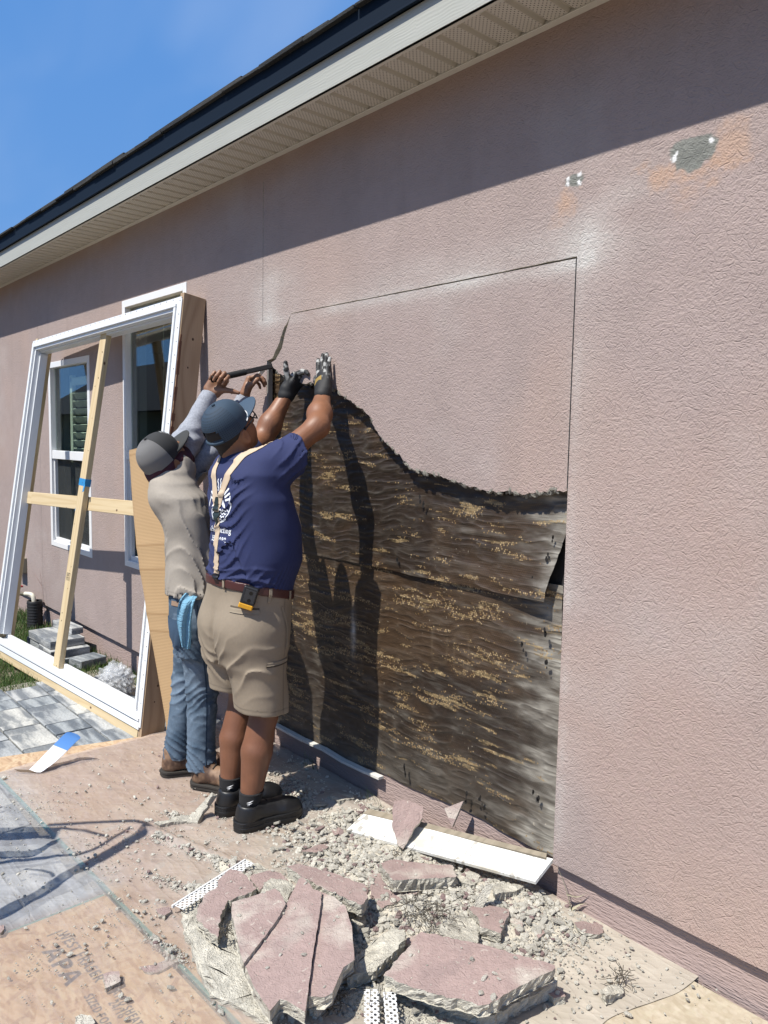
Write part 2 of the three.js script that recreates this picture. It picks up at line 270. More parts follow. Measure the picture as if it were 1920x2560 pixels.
// building paper with mesh imprint
function honey(x, y) { const s = 0.0085, r = Math.floor(y / (s * 0.866)), ox = (r & 1) * 0.5; const cx = (Math.round(x / s - ox) + ox) * s, cy = (r + 0.5) * s * 0.866; return [Math.hypot(x - cx, y - cy) / s, h3(Math.round(cx * 1e4), Math.round(cy * 1e4), 7)]; }
function ridge(x, y) {
  const wx = fb(x * 3.1, y * 3.1, 21, 3) * 0.06 - x * 0.04, a = n2(x * 9 + 3, (y + wx) * 46 + fb(x * 7, y * 9, 24, 2) * 1.6, 23), b = n2(x * 19, (y + wx * 0.7) * 95 + n2(x * 12, y * 14, 25) * 1.2, 27);
  return Math.pow(1 - Math.abs(2 * a - 1), 2.2) * 0.7 + Math.pow(1 - Math.abs(2 * b - 1), 2) * 0.3;
}
function paperColor(x, y) {
  const [d, hr] = honey(x, y), big = fb(x * 2.4 + 1, y * 2.4, 31, 4), streak = fb(x * 5.5, y * 24 + 1.3 * fb(x * 6, y * 6, 34, 2), 35, 4), fine = fb(x * 60, y * 60, 37, 3);
  let c = mix3([0.011, 0.007, 0.0045], [0.046, 0.029, 0.018], 0.12 + 0.75 * big * fine * 1.4);
  const upper = y > 1.06;
  // grey cement film: thickest at the right and near the bottom
  const toRight = sstep(-1.86, -1.51, x + (fb(x * 6, y * 34, 39, 4) - 0.5) * 0.40), rd = ridge(x, y);
  let film = 1.0 * Math.pow(toRight, 2.2) + 0.20 * sstep(0.45, 0.14, y) + 0.20 * sstep(0.58, 0.8, fb(x * 7, y * 34, 44, 4)) + 0.16 * rd * rd;
  
  film *= 0.15 + 0.9 * fb(x * 18, y * 40, 46, 3);
  c = mix3(c, [0.34, 0.33, 0.30], clamp(film, 0, 0.95));
  // golden kraft shows where the felt stuck to the wire
  const cl = fb(x * 8, y * 62 + 2 * fb(x * 6, y * 6, 34, 2), 57, 3), m = sstep(0.525, 0.68, 0.55 * streak + 0.45 * cl + 0.22 * (big - 0.5) - 0.10 * toRight + 0.10 * (rd - 0.3));
  const lit = hr < 0.01 + 0.52 * m ? 1 : 0, dot = sstep(0.46, 0.34, d) * lit * sstep(0.06, 0.4, m);
  const gold = mix3([0.17, 0.10, 0.040], [0.40, 0.305, 0.17], Math.pow(h3(Math.round(hr * 1e5), 3, 1), 1.3) * sstep(0.1, 0.8, m) + 0.1);
  c = mix3(c, [0.105, 0.062, 0.030], 0.5 * sstep(0.46, 0.36, d) * sstep(0.42, 0.62, big) * (1 - toRight));
  c = mix3(c, gold, clamp(dot * 0.95));
  c = mix3(c, [0.34, 0.26, 0.14], 0.55 * sstep(0.64, 0.72, cl) * sstep(0.5, 0.6, streak) * fine * 1.5);
  c = mix3(c, [0.5, 0.46, 0.38], 0.6 * sstep(0.955, 0.975, n2(x * 95, y * 115, 52)) * sstep(0.55, 0.75, fb(x * 8, y * 8, 53, 2)));
  // faint stencilled figures on the lower sheet
  const st = (cx, cy, w, h) => { const ex = Math.abs(x - cx) / w, ey = Math.abs(y - cy) / h, r = Math.pow(Math.pow(ex, 4) + Math.pow(ey, 4), 0.25); return Math.exp(-Math.pow((r - 0.85) / 0.13, 2)); };
  c = mix3(c, [0.24, 0.19, 0.13], clamp(0.12 * st(-2.14, 0.79, 0.05, 0.085) + 0.12 * st(-2.02, 0.78, 0.045, 0.10)) * (0.5 + 0.8 * fine));
  c = mix3(c, [0.45, 0.45, 0.44], 0.8 * Math.exp(-Math.pow((x + 2.69 + (y - 0.75) * 0.02) / 0.016, 2) - Math.pow((y - 0.73) / 0.09, 2)) * fine * 1.8);
  return c;
}
const paperMap = colorTex(2048, 2048, 1.9, 2.0, paperColor, -3.38, 0.06, false);
const paperBump = dataTex(1024, 1024, 1.9, 2.0, (x, y) => { const [d] = honey(x, y); return 0.15 + 0.62 * ridge(x, y) + 0.06 * sstep(0.5, 0.2, d) * sstep(0.4, 0.6, fb(x * 4, y * 18, 35, 3)) + 0.05 * fb(x * 60, y * 60, 61, 2); }, -3.38, 0.06, false);
const paperMat = mat(1.1, 1.06, 1.0, 0.46, { map: paperMap, bumpMap: paperBump, bumpScale: 0.0055 });
function paperSheet(name, x0, edgeR, yb, yt, z0, curl) {
  const nx = 170, ny = 130, P = [], U = [], I = [];
  for (let j = 0; j <= ny; j++) for (let i = 0; i <= nx; i++) {
    const v = j / ny, y0 = lerp(yb(0), yt, v), x1 = edgeR(y0), x = lerp(x0, x1, i / nx), y = lerp(yb(x), yt, v);
    const z = z0 + 0.0036 * (ridge(x, y) - 0.3) + 0.008 * (fb(x * 3, y * 4, 81, 2) - 0.5) + curl(x, y);
    P.push(x, y, z); U.push(x, y);
  }
  for (let j = 0; j < ny; j++) for (let i = 0; i < nx; i++) { const a = j * (nx + 1) + i; I.push(a, a + 1, a + nx + 2, a, a + nx + 2, a + nx + 1); }
  const g = new THREE.BufferGeometry(); g.setAttribute('position', new THREE.Float32BufferAttribute(P, 3)); g.setAttribute('uv', new THREE.Float32BufferAttribute(U, 2)); g.setIndex(I); g.computeVertexNormals();
  return mesh(g, paperMat, name, house);
}
tag(paperSheet('building_paper', -3.36, (y) => -1.540 - 0.018 * sstep(0.7, 1.05, y) + 0.004 * n2(y * 40, 1, 3), (x) => lerp(0.10, 0.150, sstep(-3.3, -1.8, x)) + 0.014 * (n2(x * 9, 2, 4) - 0.5), 1.12, -0.052, (x, y) => 0.014 * sstep(-1.75, -1.55, x) * sstep(1.0, 0.6, y)), 'lower sheet of stained brown building paper');
tag(paperSheet('building_paper', -3.36, (y) => lerp(-1.600, -1.524, sstep(1.05, 1.42, y)) + 0.004 * n2(y * 40, 1, 5), (x) => 1.052 + 0.006 * n2(x * 7, 2, 4) + 0.010 * sstep(-1.75, -1.56, x), 2.1, -0.045, (x, y) => 0.032 * sstep(-1.90, -1.58, x) * sstep(1.45, 1.05, y) + 0.012 * sstep(1.2, 1.06, y) * sstep(-2.9, -2.0, x)), 'upper sheet of building paper, its lower right corner curling away');
// staples and torn holes in the paper
{ const l = []; for (const [x, y] of [[-2.37, 1.10], [-1.66, 1.13], [-1.60, 1.22], [-1.58, 1.28], [-1.70, 0.88], [-1.60, 0.35], [-1.62, 0.36], [-2.30, 0.21], [-2.30, 0.23], [-1.95, 0.24], [-1.88, 0.25], [-1.87, 0.22], [-1.95, 0.21], [-2.24, 1.37], [-2.22, 1.35], [-1.60, 0.95], [-1.59, 0.84]]) for (let k = 0; k < 3; k++) { const b = new THREE.CircleGeometry(rr(0.004, 0.009), 6); b.scale(0.7, 1.3, 1); b.translate(x + rr(-0.006, 0.006), y + rr(-0.014, 0.014), -0.024 + (x > -1.7 ? 0.006 : 0)); l.push(b); } tag(mesh(merge(l), mat(0.01, 0.008, 0.007, 0.9), 'staple_holes', house), undefined, undefined, undefined, 'stuff'); }
// bent white drip flashing under the paper
{ const l = []; const pts = [[-3.33, 0.121], [-3.04, 0.118], [-2.88, 0.124], [-2.72, 0.115], [-2.56, 0.120], [-2.46, 0.126]]; for (let i = 0; i < pts.length - 1; i++) l.push(beam(V(pts[i][0] - 0.002, pts[i][1], -0.034), V(pts[i + 1][0] + 0.002, pts[i + 1][1], -0.032), 0.012, 0.03, V(0, 0, 1), 0.001)); mesh(merge(l), mat(0.72, 0.70, 0.64, 0.6), 'drip_flashing', house); }
// cut edge trim on the left of the opening
mesh(beam(V(-3.338, 0.17, -0.014), V(-3.338, 1.96, -0.014), 0.010, 0.026, V(0, 0, 1), 0.001), mat(0.30, 0.28, 0.25, 0.8), 'edge_trim', house);

// roof edge: soffit slats, fascia, drip edge, shingles
const perf = colorTex(128, 128, 0.0175, 0.0175, (x, y) => { const q = (ax, ay) => Math.hypot(x - ax, y - ay); const d = Math.min(q(0.0044, 0.0044), q(0.0131, 0.0131)); const k = sstep(0.0028, 0.0022, d); return mix3([0.70, 0.66, 0.575], [0.10, 0.085, 0.07], k); });
const slatMat = mat(1, 1, 1, 0.5, { map: perf }), soffitMat = mat(0.70, 0.66, 0.575, 0.5);
{
  const P = 0.0985, sh = (() => { const g = new THREE.ExtrudeGeometry(shapeOf([[0.006, 0], [0.079, 0], [0.083, 0.012], [0.095, 0.012], [0.0985, 0.002], [0.0985, 0.016], [0, 0.016], [0.004, 0.002]]), { depth: 0.258, bevelEnabled: false }); return g; })();
  const n = sh.attributes.normal, p = sh.attributes.position, u = new Float32Array(p.count * 2); for (let i = 0; i < p.count; i++) { u[i * 2] = p.getX(i); u[i * 2 + 1] = p.getZ(i); } sh.setAttribute('uv', new THREE.BufferAttribute(u, 2));
  // flat face carries the perforation, the V groove is plain
  const flat = boxUV(new THREE.BoxGeometry(0.071, 0.002, 0.225), 0, 0);
  for (let i = 0; i < 112; i++) { const x = -11.9 + i * P + 0.0125; const s = mesh(sh, soffitMat, 'soffit_slat', house); s.position.set(x, 2.968, 0.012); const f = mesh(flat, slatMat, 'vented_face', s); f.position.set(0.0425, -0.0012, 0.128); }
  mesh(merge([at(box(15, 0.016, 0.022, 0.002), -4.5, 2.970, 0.011), at(box(15, 0.004, 0.03, 0.001), -4.5, 2.9625, 0.016)]), mat(0.74, 0.71, 0.64, 0.5), 'soffit_channel', house);
  const fasTex = colorTex(2048, 128, 15, 0.2, (x, y) => { const e = 0.075 + 0.035 * (fb(x * 1.6, 3, 91, 4) - 0.5) + 0.03 * (n2(x * 1.1, 1, 92) > 0.5 ? 1 : 0) + 0.008 * n2(x * 40, 2, 93); const up = sstep(e - 0.004, e + 0.004, y); const v = 0.95 + 0.06 * (n2(x * 6, y * 60, 95) - 0.5); return mix3([0.60, 0.575, 0.50], [0.47, 0.475, 0.425], up).map((q) => q * v); }, -12, 2.94, false);
  const emboss = dataTex(512, 256, 0.5, 0.14, (x, y) => 0.5 + 0.5 * Math.sin(y * 560 + 7 * n2(x * 18, y * 20, 97)) * n2(x * 30, y * 90, 98));
  const fm = mat(1, 1, 1, 0.55, { map: fasTex, bumpMap: emboss, bumpScale: 0.0004 });
  const fas = new THREE.ExtrudeGeometry(shapeOf([[0, 0], [0.012, 0], [0.012, 0.125], [0, 0.125]]), { depth: 15, bevelEnabled: false });
  const fg = new THREE.BoxGeometry(15, 0.125, 0.014, 1, 1, 1); fg.translate(-4.5, 3.0125, 0.273); const fp = fg.attributes.position, fu = fg.attributes.uv; for (let i = 0; i < fp.count; i++) fu.setXY(i, fp.getX(i), fp.getY(i));
  mesh(fg, fm, 'fascia', house);
  mesh(at(boxUV(new THREE.BoxGeometry(15, 0.006, 0.028)), -4.5, 2.953, 0.264), mat(0.68, 0.65, 0.58, 0.5), 'fascia_lip', house);
  const dm = mat(0.004, 0.012, 0.026, 0.7, { specularIntensity: 0.3 });
  mesh(merge([at(box(15, 0.108, 0.012, 0.002), -4.5, 3.118, 0.286), at(box(15, 0.008, 0.02, 0.002), -4.5, 3.068, 0.291)]), dm, 'drip_edge', house);
  const sm = [[0.028, 0.030, 0.030], [0.045, 0.045, 0.043], [0.02, 0.022, 0.024]].map((c) => mat(...c, 0.95, { bumpMap: sandRelief, bumpScale: 0.004 }));
  const sg = [0, 1, 2].map((k) => box(0.32, 0.011 + k * 0.004, 0.30, 0.003));
  for (let i = 0; i < 48; i++) for (let r = 0; r < 2; r++) { const k = Math.floor(rnd() * 3), s = mesh(sg[k], sm[Math.floor(rnd() * 3)], 'shingle', house); s.position.set(-11.9 + i * 0.315 + r * 0.15 + rr(-0.01, 0.01), 3.183 + r * 0.013 + rr(-0.002, 0.003), 0.165 - r * 0.012 + rr(-0.006, 0.006)); s.rotation.x = 0.12; s.rotation.z = rr(-0.008, 0.008); }
  const roof = new THREE.BoxGeometry(15, 0.06, 6.4); roof.rotateX(0.36); roof.translate(-4.5, 4.29, -2.96); mesh(boxUV(roof), sm[0], 'roof', house);
}
// rooms behind the wall are dark
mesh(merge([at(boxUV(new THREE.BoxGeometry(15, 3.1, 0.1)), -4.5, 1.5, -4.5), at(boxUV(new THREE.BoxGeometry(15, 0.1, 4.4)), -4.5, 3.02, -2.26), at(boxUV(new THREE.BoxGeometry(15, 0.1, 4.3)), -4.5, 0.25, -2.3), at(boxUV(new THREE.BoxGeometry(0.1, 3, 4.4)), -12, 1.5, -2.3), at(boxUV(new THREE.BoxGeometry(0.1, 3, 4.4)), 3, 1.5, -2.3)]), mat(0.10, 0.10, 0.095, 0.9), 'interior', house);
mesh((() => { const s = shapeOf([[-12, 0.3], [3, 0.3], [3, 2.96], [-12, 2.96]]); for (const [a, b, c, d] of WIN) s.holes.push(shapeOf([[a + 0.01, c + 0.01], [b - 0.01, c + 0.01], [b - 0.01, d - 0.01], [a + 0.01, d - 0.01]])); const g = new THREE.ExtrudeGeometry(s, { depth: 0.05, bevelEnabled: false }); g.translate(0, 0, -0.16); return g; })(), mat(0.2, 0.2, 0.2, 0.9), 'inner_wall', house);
// windows
const glassMat = mat(0.84, 0.90, 0.86, 0.0, { transmission: 1, thickness: 0, ior: 1.75 });
const screenMat = mat(0.03, 0.035, 0.035, 0.7, { transparent: true, opacity: 0.55 });
const frameMat = mat(0.84, 0.85, 0.86, 0.38);
WIN.forEach(([a, b, c, d, r0, r1], k) => {
  const w = new THREE.Group(); w.name = 'window'; house.add(w); w.userData.label = k ? 'tall dark window partly behind the leaning frame' : 'shorter window with louvred shutter inside';
  const F = 0.046, z = -0.012, bar = (x0, x1, y0, y1, zz = z, dd = 0.05) => at(box(x1 - x0, y1 - y0, dd, 0.003), (x0 + x1) / 2, (y0 + y1) / 2, zz - dd / 2 + 0.017);
  mesh(merge([bar(a, a + F, c, d), bar(b - F, b, c, d), bar(a + F, b - F, d - F, d), bar(a + F, b - F, c, c + F * 0.9)]), frameMat, 'frame', w);
  mesh(merge([bar(a + F, b - F, r0, r1, z - 0.006, 0.04), bar(a + F, a + F + 0.02, c + F, r0, z - 0.02, 0.03), bar(b - F - 0.02, b - F, c + F, r0, z - 0.02, 0.03), bar(a + F, b - F, c + F * 0.9, c + F * 0.9 + 0.03, z - 0.02, 0.03)]), frameMat, 'sash', w);
  mesh(at(new THREE.BoxGeometry(b - a - 2 * F, d - F - r1, 0.004), (a + b) / 2, (r1 + d - F) / 2, -0.036), glassMat, 'pane', w);
  mesh(at(new THREE.BoxGeometry(b - a - 2 * F, r0 - c - F, 0.004), (a + b) / 2, (r0 + c + F) / 2, -0.052), glassMat, 'pane', w);
  mesh(at(new THREE.BoxGeometry(b - a - 2 * F, r0 - c - F, 0.001), (a + b) / 2, (r0 + c + F) / 2, -0.040), screenMat, 'insect_screen', w);
  const sm = mat(0.82, 0.82, 0.72, 0.5);
  if (!k) { // plantation shutter
    const x0 = a + 0.20, x1 = b - F - 0.005, sg = box(x1 - x0 - 0.07, 0.062, 0.009, 0.003, 1);
    for (let i = 0; i < 18; i++) { const y = 0.86 + i * 0.0625; if (y > 1.96) break; const s = mesh(sg, sm, 'slat', w); s.position.set((x0 + x1) / 2 + 0.03, y, -0.115); s.rotation.x = 0.62 + rr(-0.03, 0.03); }
    mesh(merge([at(box(0.05, 1.34, 0.03), x0 + 0.02, 1.42, -0.115), at(box(x1 - x0, 0.06, 0.03), (x0 + x1) / 2, 2.04, -0.115)]), sm, 'shutter_stile', w);
  } else mesh(merge([at(box(0.06, 1.7, 0.03), b - 0.10, 1.6, -0.12), at(box(0.004, 1.7, 0.004), a + 0.42, 1.6, -0.09)]), mat(0.25, 0.27, 0.24, 0.6), 'blind_cord', w);
});
// ---------- ground ----------
const soil = tag(mesh(boxUV(at(new THREE.BoxGeometry(120, 0.2, 120), -10, -0.16, 20)), mat(0.25, 0.205, 0.15, 1, { bumpMap: sandRelief, bumpScale: 0.01 }), 'ground'), 'bare soil and lawn base around the house', null, null, 'structure');
// paver patio
const paverTex = colorTex(512, 512, 0.9, 0.9, (x, y) => { const s = fb(x * 3.5 + 2 * n2(x * 4, y * 4, 3), y * 26, 101, 4), b = fb(x * 6, y * 6, 103, 3), f = n2(x * 200, y * 200, 104); let c = mix3([0.17, 0.185, 0.20], [0.47, 0.475, 0.46], sstep(0.36, 0.66, s * 0.7 + b * 0.35)); return c.map((v) => v * (0.86 + 0.28 * f)); });
const paverBump = dataTex(512, 512, 0.9, 0.9, (x, y) => 0.5 * fb(x * 5, y * 40, 101, 4) + 0.4 * n2(x * 120, y * 120, 104));
const paverMats = [[1, 1, 1], [0.72, 0.76, 0.8], [1.15, 1.12, 1.06], [0.86, 0.88, 0.9]].map((c) => mat(...c, 0.9, { map: paverTex, bumpMap: paverBump, bumpScale: 0.006 }));
const patio = tag((() => { const g = new THREE.Group(); g.name = nm('patio'); scene.add(g); return g; })(), 'grey and white marbled paver patio beside the house', null, null, 'structure');
mesh(boxUV(at(new THREE.BoxGeometry(4.2, 0.03, 3.1), -3.2, -0.045, 1.5)), mat(0.33, 0.30, 0.25, 1, { bumpMap: sandRelief, bumpScale: 0.006 }), 'sand_bed', patio);
{
  const shapes = [[0.24, 0.2], [0.34, 0.2], [0.18, 0.2]].map(([w, d]) => [w, [0, 1, 2].map(() => { const g = box(w - 0.006, 0.05, d - 0.006, 0.006, 2); const p = g.attributes.position; for (let i = 0; i < p.count; i++) if (p.getY(i) > 0) { const e = n2(p.getX(i) * 60, p.getZ(i) * 60, 9); p.setX(i, p.getX(i) * (1 - 0.02 * e)); } return g; })]);
  for (let r = 0; r < 11; r++) {
    let x = -5.16 + (r % 2) * 0.07 - rnd() * 0.05;
    const z = -0.02 + r * 0.202;
    while (x < -2.35) {
      const [w, gs] = shapes[rnd() < 0.45 ? 0 : rnd() < 0.7 ? 1 : 2];
      const under = x > -3.72 && x < -2.7 && z < 1.0;
      if (!under && !(x < -4.75 && z < 0.1)) { const p = mesh(gs[Math.floor(rnd() * 3)], paverMats[Math.floor(rnd() * 4)], 'paver', patio); p.position.set(x + w / 2, -0.0325 + rr(-0.002, 0.002), z + 0.1); p.rotation.set(rr(-0.008, 0.008), 0, rr(-0.008, 0.008)); if (rnd() < 0.5) p.rotation.y = Math.PI; }
      x += w;
    }
  }
}
// strand boards under the plastic
const boardUV = (g, x0, z0, W, H) => { const p = g.attributes.position, u = g.attributes.uv; for (let i = 0; i < p.count; i++) u.setXY(i, (p.getX(i) - x0) / W, 1 - (p.getZ(i) - z0) / H); return g; };
function board(name, label, poly, y, tex) {
  const g = new THREE.ExtrudeGeometry(shapeOf(poly.map(([x, z]) => [x, -z])), { depth: 0.011, bevelEnabled: false }); g.rotateX(-Math.PI / 2); g.translate(0, y, 0);
  const x0 = Math.min(...poly.map((p) => p[0])), z0 = Math.min(...poly.map((p) => p[1])), W = Math.max(...poly.map((p) => p[0])) - x0, H = Math.max(...poly.map((p) => p[1])) - z0;
  g.setAttribute('uv', new THREE.BufferAttribute(new Float32Array(g.attributes.position.count * 2), 2)); boardUV(g, x0, z0, W, H);
  const o = thing(name, label, 'board', 'strand boards laid on the patio');
  mesh(g, [mat(1, 1, 1, 0.75, { map: tex(W, H, x0, z0) }), mat(0.07, 0.24, 0.24, 0.7)], 'panel', o);
  return o;
}
const plainOSB = (W, H, x0, z0) => flakeField(Math.round(W * 420), Math.round(H * 420), W, H, OSB);
const A1 = [[-4.04, 1.195], [-3.73, 0.03], [-1.62, 0.0], [-1.60, 1.125]], A2 = [[-1.595, 1.12], [-1.615, 0.0], [0.8, -0.02], [0.85, 1.10]], B1 = [[-2.555, 1.165], [-0.1, 1.115], [-0.05, 2.30], [-2.52, 2.38]];
const teal = (g, k, pts) => { g.strokeStyle = '#3f8f8d'; g.globalAlpha = 0.8; g.lineWidth = 0.012 * k; g.beginPath(); pts.forEach(([x, y], i) => i ? g.lineTo(x * k, y * k) : g.moveTo(x * k, y * k)); g.stroke(); };
board('strand_board', 'orange strand board under the plastic beneath the two workers', A1, 0.0, (W, H, x0, z0) => flakeField(1024, Math.round(1024 * H / W), W, H, OSB, (g, k) => teal(g, k, [[0.0, 1.19], [2.42, 1.12]])));
board('strand_board', 'pale dusty strand board under the rubble, along the foundation at the right', A2, 0.001, (W, H) => flakeField(Math.round(W * 420), Math.round(H * 420), W, H, ['#b3a68f', '#bbae98', '#aea18a', '#c0b49e', '#aa9c85', '#b7ab94'], (g, k) => { for (let i = 0; i < 9000; i++) { g.globalAlpha = rr(0.05, 0.3); g.fillStyle = '#cfc6b2'; g.beginPath(); g.arc(rnd() * W * k, rnd() * H * k, rr(0.5, 5), 0, 6.3); g.fill(); } }));
board('strand_board', 'strand board stamped with dark lettering at the lower left', B1, 0.0005, (W, H, x0, z0) => flakeField(1024, Math.round(1024 * H / W), W, H, OSB, (g, k) => {
  teal(g, k, [[0.004, 0], [0.03, H]]); teal(g, k, [[0, 0.005], [0.80, 0.005]]);
  const txt = (s, x, z, h, w, a = 0.8, rot = 0.02) => { g.save(); g.translate((x - x0) * k, (z - z0) * k); g.rotate(rot); g.globalAlpha = a; g.fillStyle = '#3c4654'; g.font = 'bold ' + Math.round(h * k * 1.38) + 'px sans-serif'; const m = g.measureText(s).width; g.scale(w * k / m, 1); g.fillText(s, 0, 0); g.restore(); };
  txt('APA', -2.375, 1.432, 0.055, 0.205, 0.8, -0.02);
  txt('WEST FRASER', -2.43, 1.366, 0.033, 0.30, 0.75, -0.03); 
  txt('SIZED FOR', -2.10, 1.405, 0.024, 0.16, 0.7); txt('24/16', -2.03, 1.362, 0.025, 0.08, 0.65); txt('RATED SHEATHING', -2.085, 1.338, 0.025, 0.27, 0.75); txt('SPACING', -1.93, 1.41, 0.024, 0.13, 0.6);
  g.globalAlpha = 0.5; g.fillStyle = '#3c4654'; g.fillRect((-2.445 - x0) * k, (1.345 - z0) * k, 0.008 * k, 0.05 * k);
}));
// dusty plastic film over boards and pavers
{
  const film = (x, z) => { // [colour, opacity]
    const a = fb(x * 2.2, z * 2.2, 131, 4), b = fb(x * 9, z * 9, 133, 4), w = fb(x * 1.3 + 0.5 * a, z * 6, 137, 3);
    const pile = Math.exp(-Math.pow(Math.hypot((x + 1.65) / 0.95, (z - 0.55) / 0.55), 2)), wall = sstep(0.5, 0.0, z), near = sstep(1.02, 1.2, z) * sstep(-1.3, -1.7, x);
    const scr = Math.pow(1 - Math.abs(2 * n2(x * 7 + b, z * 34, 139) - 1), 9) + Math.pow(1 - Math.abs(2 * n2((x + z) * 22, (x - z) * 5, 140) - 1), 10);
    let op = 0.40 + 0.22 * a + 0.10 * (b - 0.5) + 0.30 * pile + 0.18 * wall + 0.10 * scr - 0.14 * near * sstep(-2.6, -2.5, x) - 0.08 * near;
    op = clamp(op + sstep(-1.5, -1.1, x) * 0.14, 0.14, 0.93);
    const c = mix3(mix3([0.50, 0.405, 0.36], [0.52, 0.465, 0.385], clamp(pile * 1.2 + wall * 0.6 + (b - 0.5) * 0.7 + sstep(-1.5, -1.1, x) * 0.6)), [0.52, 0.53, 0.54], near * sstep(-2.5, -2.6, x) * 0.9);
    return [...c.map((v) => v * (0.9 + 0.2 * b)), op];
  };
  const X0 = -3.95, X1 = -0.95, Z0 = -0.04, Z1 = 2.4, nx = 190, nz = 150, P = [], U = [], I = [];
  const left = (z) => -3.835 + 0.02 * n2(z * 5, 1, 2) + 0.02 * sstep(0.6, 0.3, z), right = (z) => lerp(-1.0, -1.08, sstep(0, 0.35, z)) + 0.01 * n2(z * 9, 3, 4);
  const lift = (x, z) => {
    const r1 = Math.pow(1 - Math.abs(2 * n2(x * 1.6 + z * 0.6, z * 9 + 0.6 * n2(x * 3, z * 3, 142), 143) - 1), 5), r2 = Math.pow(1 - Math.abs(2 * n2((x + z * 0.9) * 10, (x - z) * 2.3, 145) - 1), 6);
    const fl = 1 - 0.8 * sstep(-1.5, -1.15, x); return 0.0135 + fl * 0.007 * r1 + fl * 0.007 * r2 + 0.003 * fb(x * 20, z * 20, 147, 2) + 0.05 * Math.exp(-Math.pow((x + 3.62) / 0.10, 2) - Math.pow((z - 0.33) / 0.07, 2)) 
      + 0.035 * Math.exp(-Math.pow((x + 2.55) / 0.12, 2) - Math.pow((z - 0.13) / 0.06, 2)) + 0.022 * Math.exp(-Math.pow((z - 0.86 - (x + 2.85) * -0.33) / 0.018, 2)) * sstep(-3.0, -2.85, x) * sstep(-2.3, -2.45, x);
  };
  for (let j = 0; j <= nz; j++) for (let i = 0; i <= nx; i++) { const z = lerp(Z0, Z1, j / nz), x = lerp(left(z), right(z), i / nx); P.push(x, lift(x, z), z); U.push(x, z); }
  for (let j = 0; j < nz; j++) for (let i = 0; i < nx; i++) { const a = j * (nx + 1) + i; I.push(a, a + nx + 2, a + 1, a, a + nx + 1, a + nx + 2); }
  const g = new THREE.BufferGeometry(); g.setAttribute('position', new THREE.Float32BufferAttribute(P, 3)); g.setAttribute('uv', new THREE.Float32BufferAttribute(U, 2)); g.setIndex(I); g.computeVertexNormals();
  const t = colorTex(1024, 1024, 3.1, 2.5, film, -3.98, -0.06, false, true);
  const bump = dataTex(1024, 1024, 3.1, 2.5, (x, z) => 0.4 * fb(x * 26, z * 26, 151, 3) + 0.35 * Math.pow(1 - Math.abs(2 * n2(x * 16, z * 50, 153) - 1), 4) + 0.25 * Math.pow(1 - Math.abs(2 * n2((x + z) * 40, (x - z) * 14, 154) - 1), 4), -3.98, -0.06, false);
  tag(mesh(g, mat(1, 1, 1, 0.5, { map: t, transparent: true, bumpMap: bump, bumpScale: 0.004 }), 'plastic_sheet'), 'dusty clear plastic sheet spread over the boards under the workers', 'plastic sheet');
}
// lawn: short blades
{
  const blade = new THREE.BufferGeometry(); blade.setAttribute('position', new THREE.Float32BufferAttribute([-0.0022, 0, 0, 0.0022, 0, 0, 0.0016, 0.5, 0.06, -0.0016, 0.5, 0.06, 0, 1, 0.28], 3)); blade.setIndex([0, 1, 2, 0, 2, 3, 3, 2, 4]); blade.computeVertexNormals();
  const N = 48000, im = new THREE.InstancedMesh(blade, mat(1, 1, 1, 0.75, { transmission: 0.3 }), N), m = new THREE.Matrix4(), q = new THREE.Quaternion(), c = new THREE.Color(); let k = 0;
  const edge = (z) => -5.13 + 0.05 * (n2(z * 9, 1, 5) - 0.5);
  while (k < N) {
    let x = rr(-8.6, -4.7), z = rr(-0.04, 2.2);
    const strip = z < 0.12 + 0.04 * n2(x * 8, 2, 5) && x < -4.75; if (!(x < edge(z) || strip)) continue;
    if (fb(x * 3, z * 3, 161, 3) < 0.32 && rnd() < 0.7) continue;
    q.setFromEuler(new THREE.Euler(rr(-0.5, 0.5), rr(0, 6.3), rr(-0.5, 0.5))); const h = rr(0.02, 0.062) * (z < 0.05 ? 1.3 : 1);
    m.compose(V(x, -0.062, z), q, V(rr(0.8, 1.5), h + 0.03, 0.05)); im.setMatrixAt(k, m);
    const t = rnd(); c.setRGB(lerp(0.045, 0.14, t), lerp(0.115, 0.235, t), lerp(0.015, 0.045, t)); if (rnd() < 0.10) c.setRGB(0.33, 0.28, 0.15); im.setColorAt(k, c); k++;
  }
  im.name = nm('lawn_grass'); im.castShadow = im.receiveShadow = true; scene.add(im); tag(im, 'short green grass between the patio and the house wall', 'grass', null, 'stuff');
}
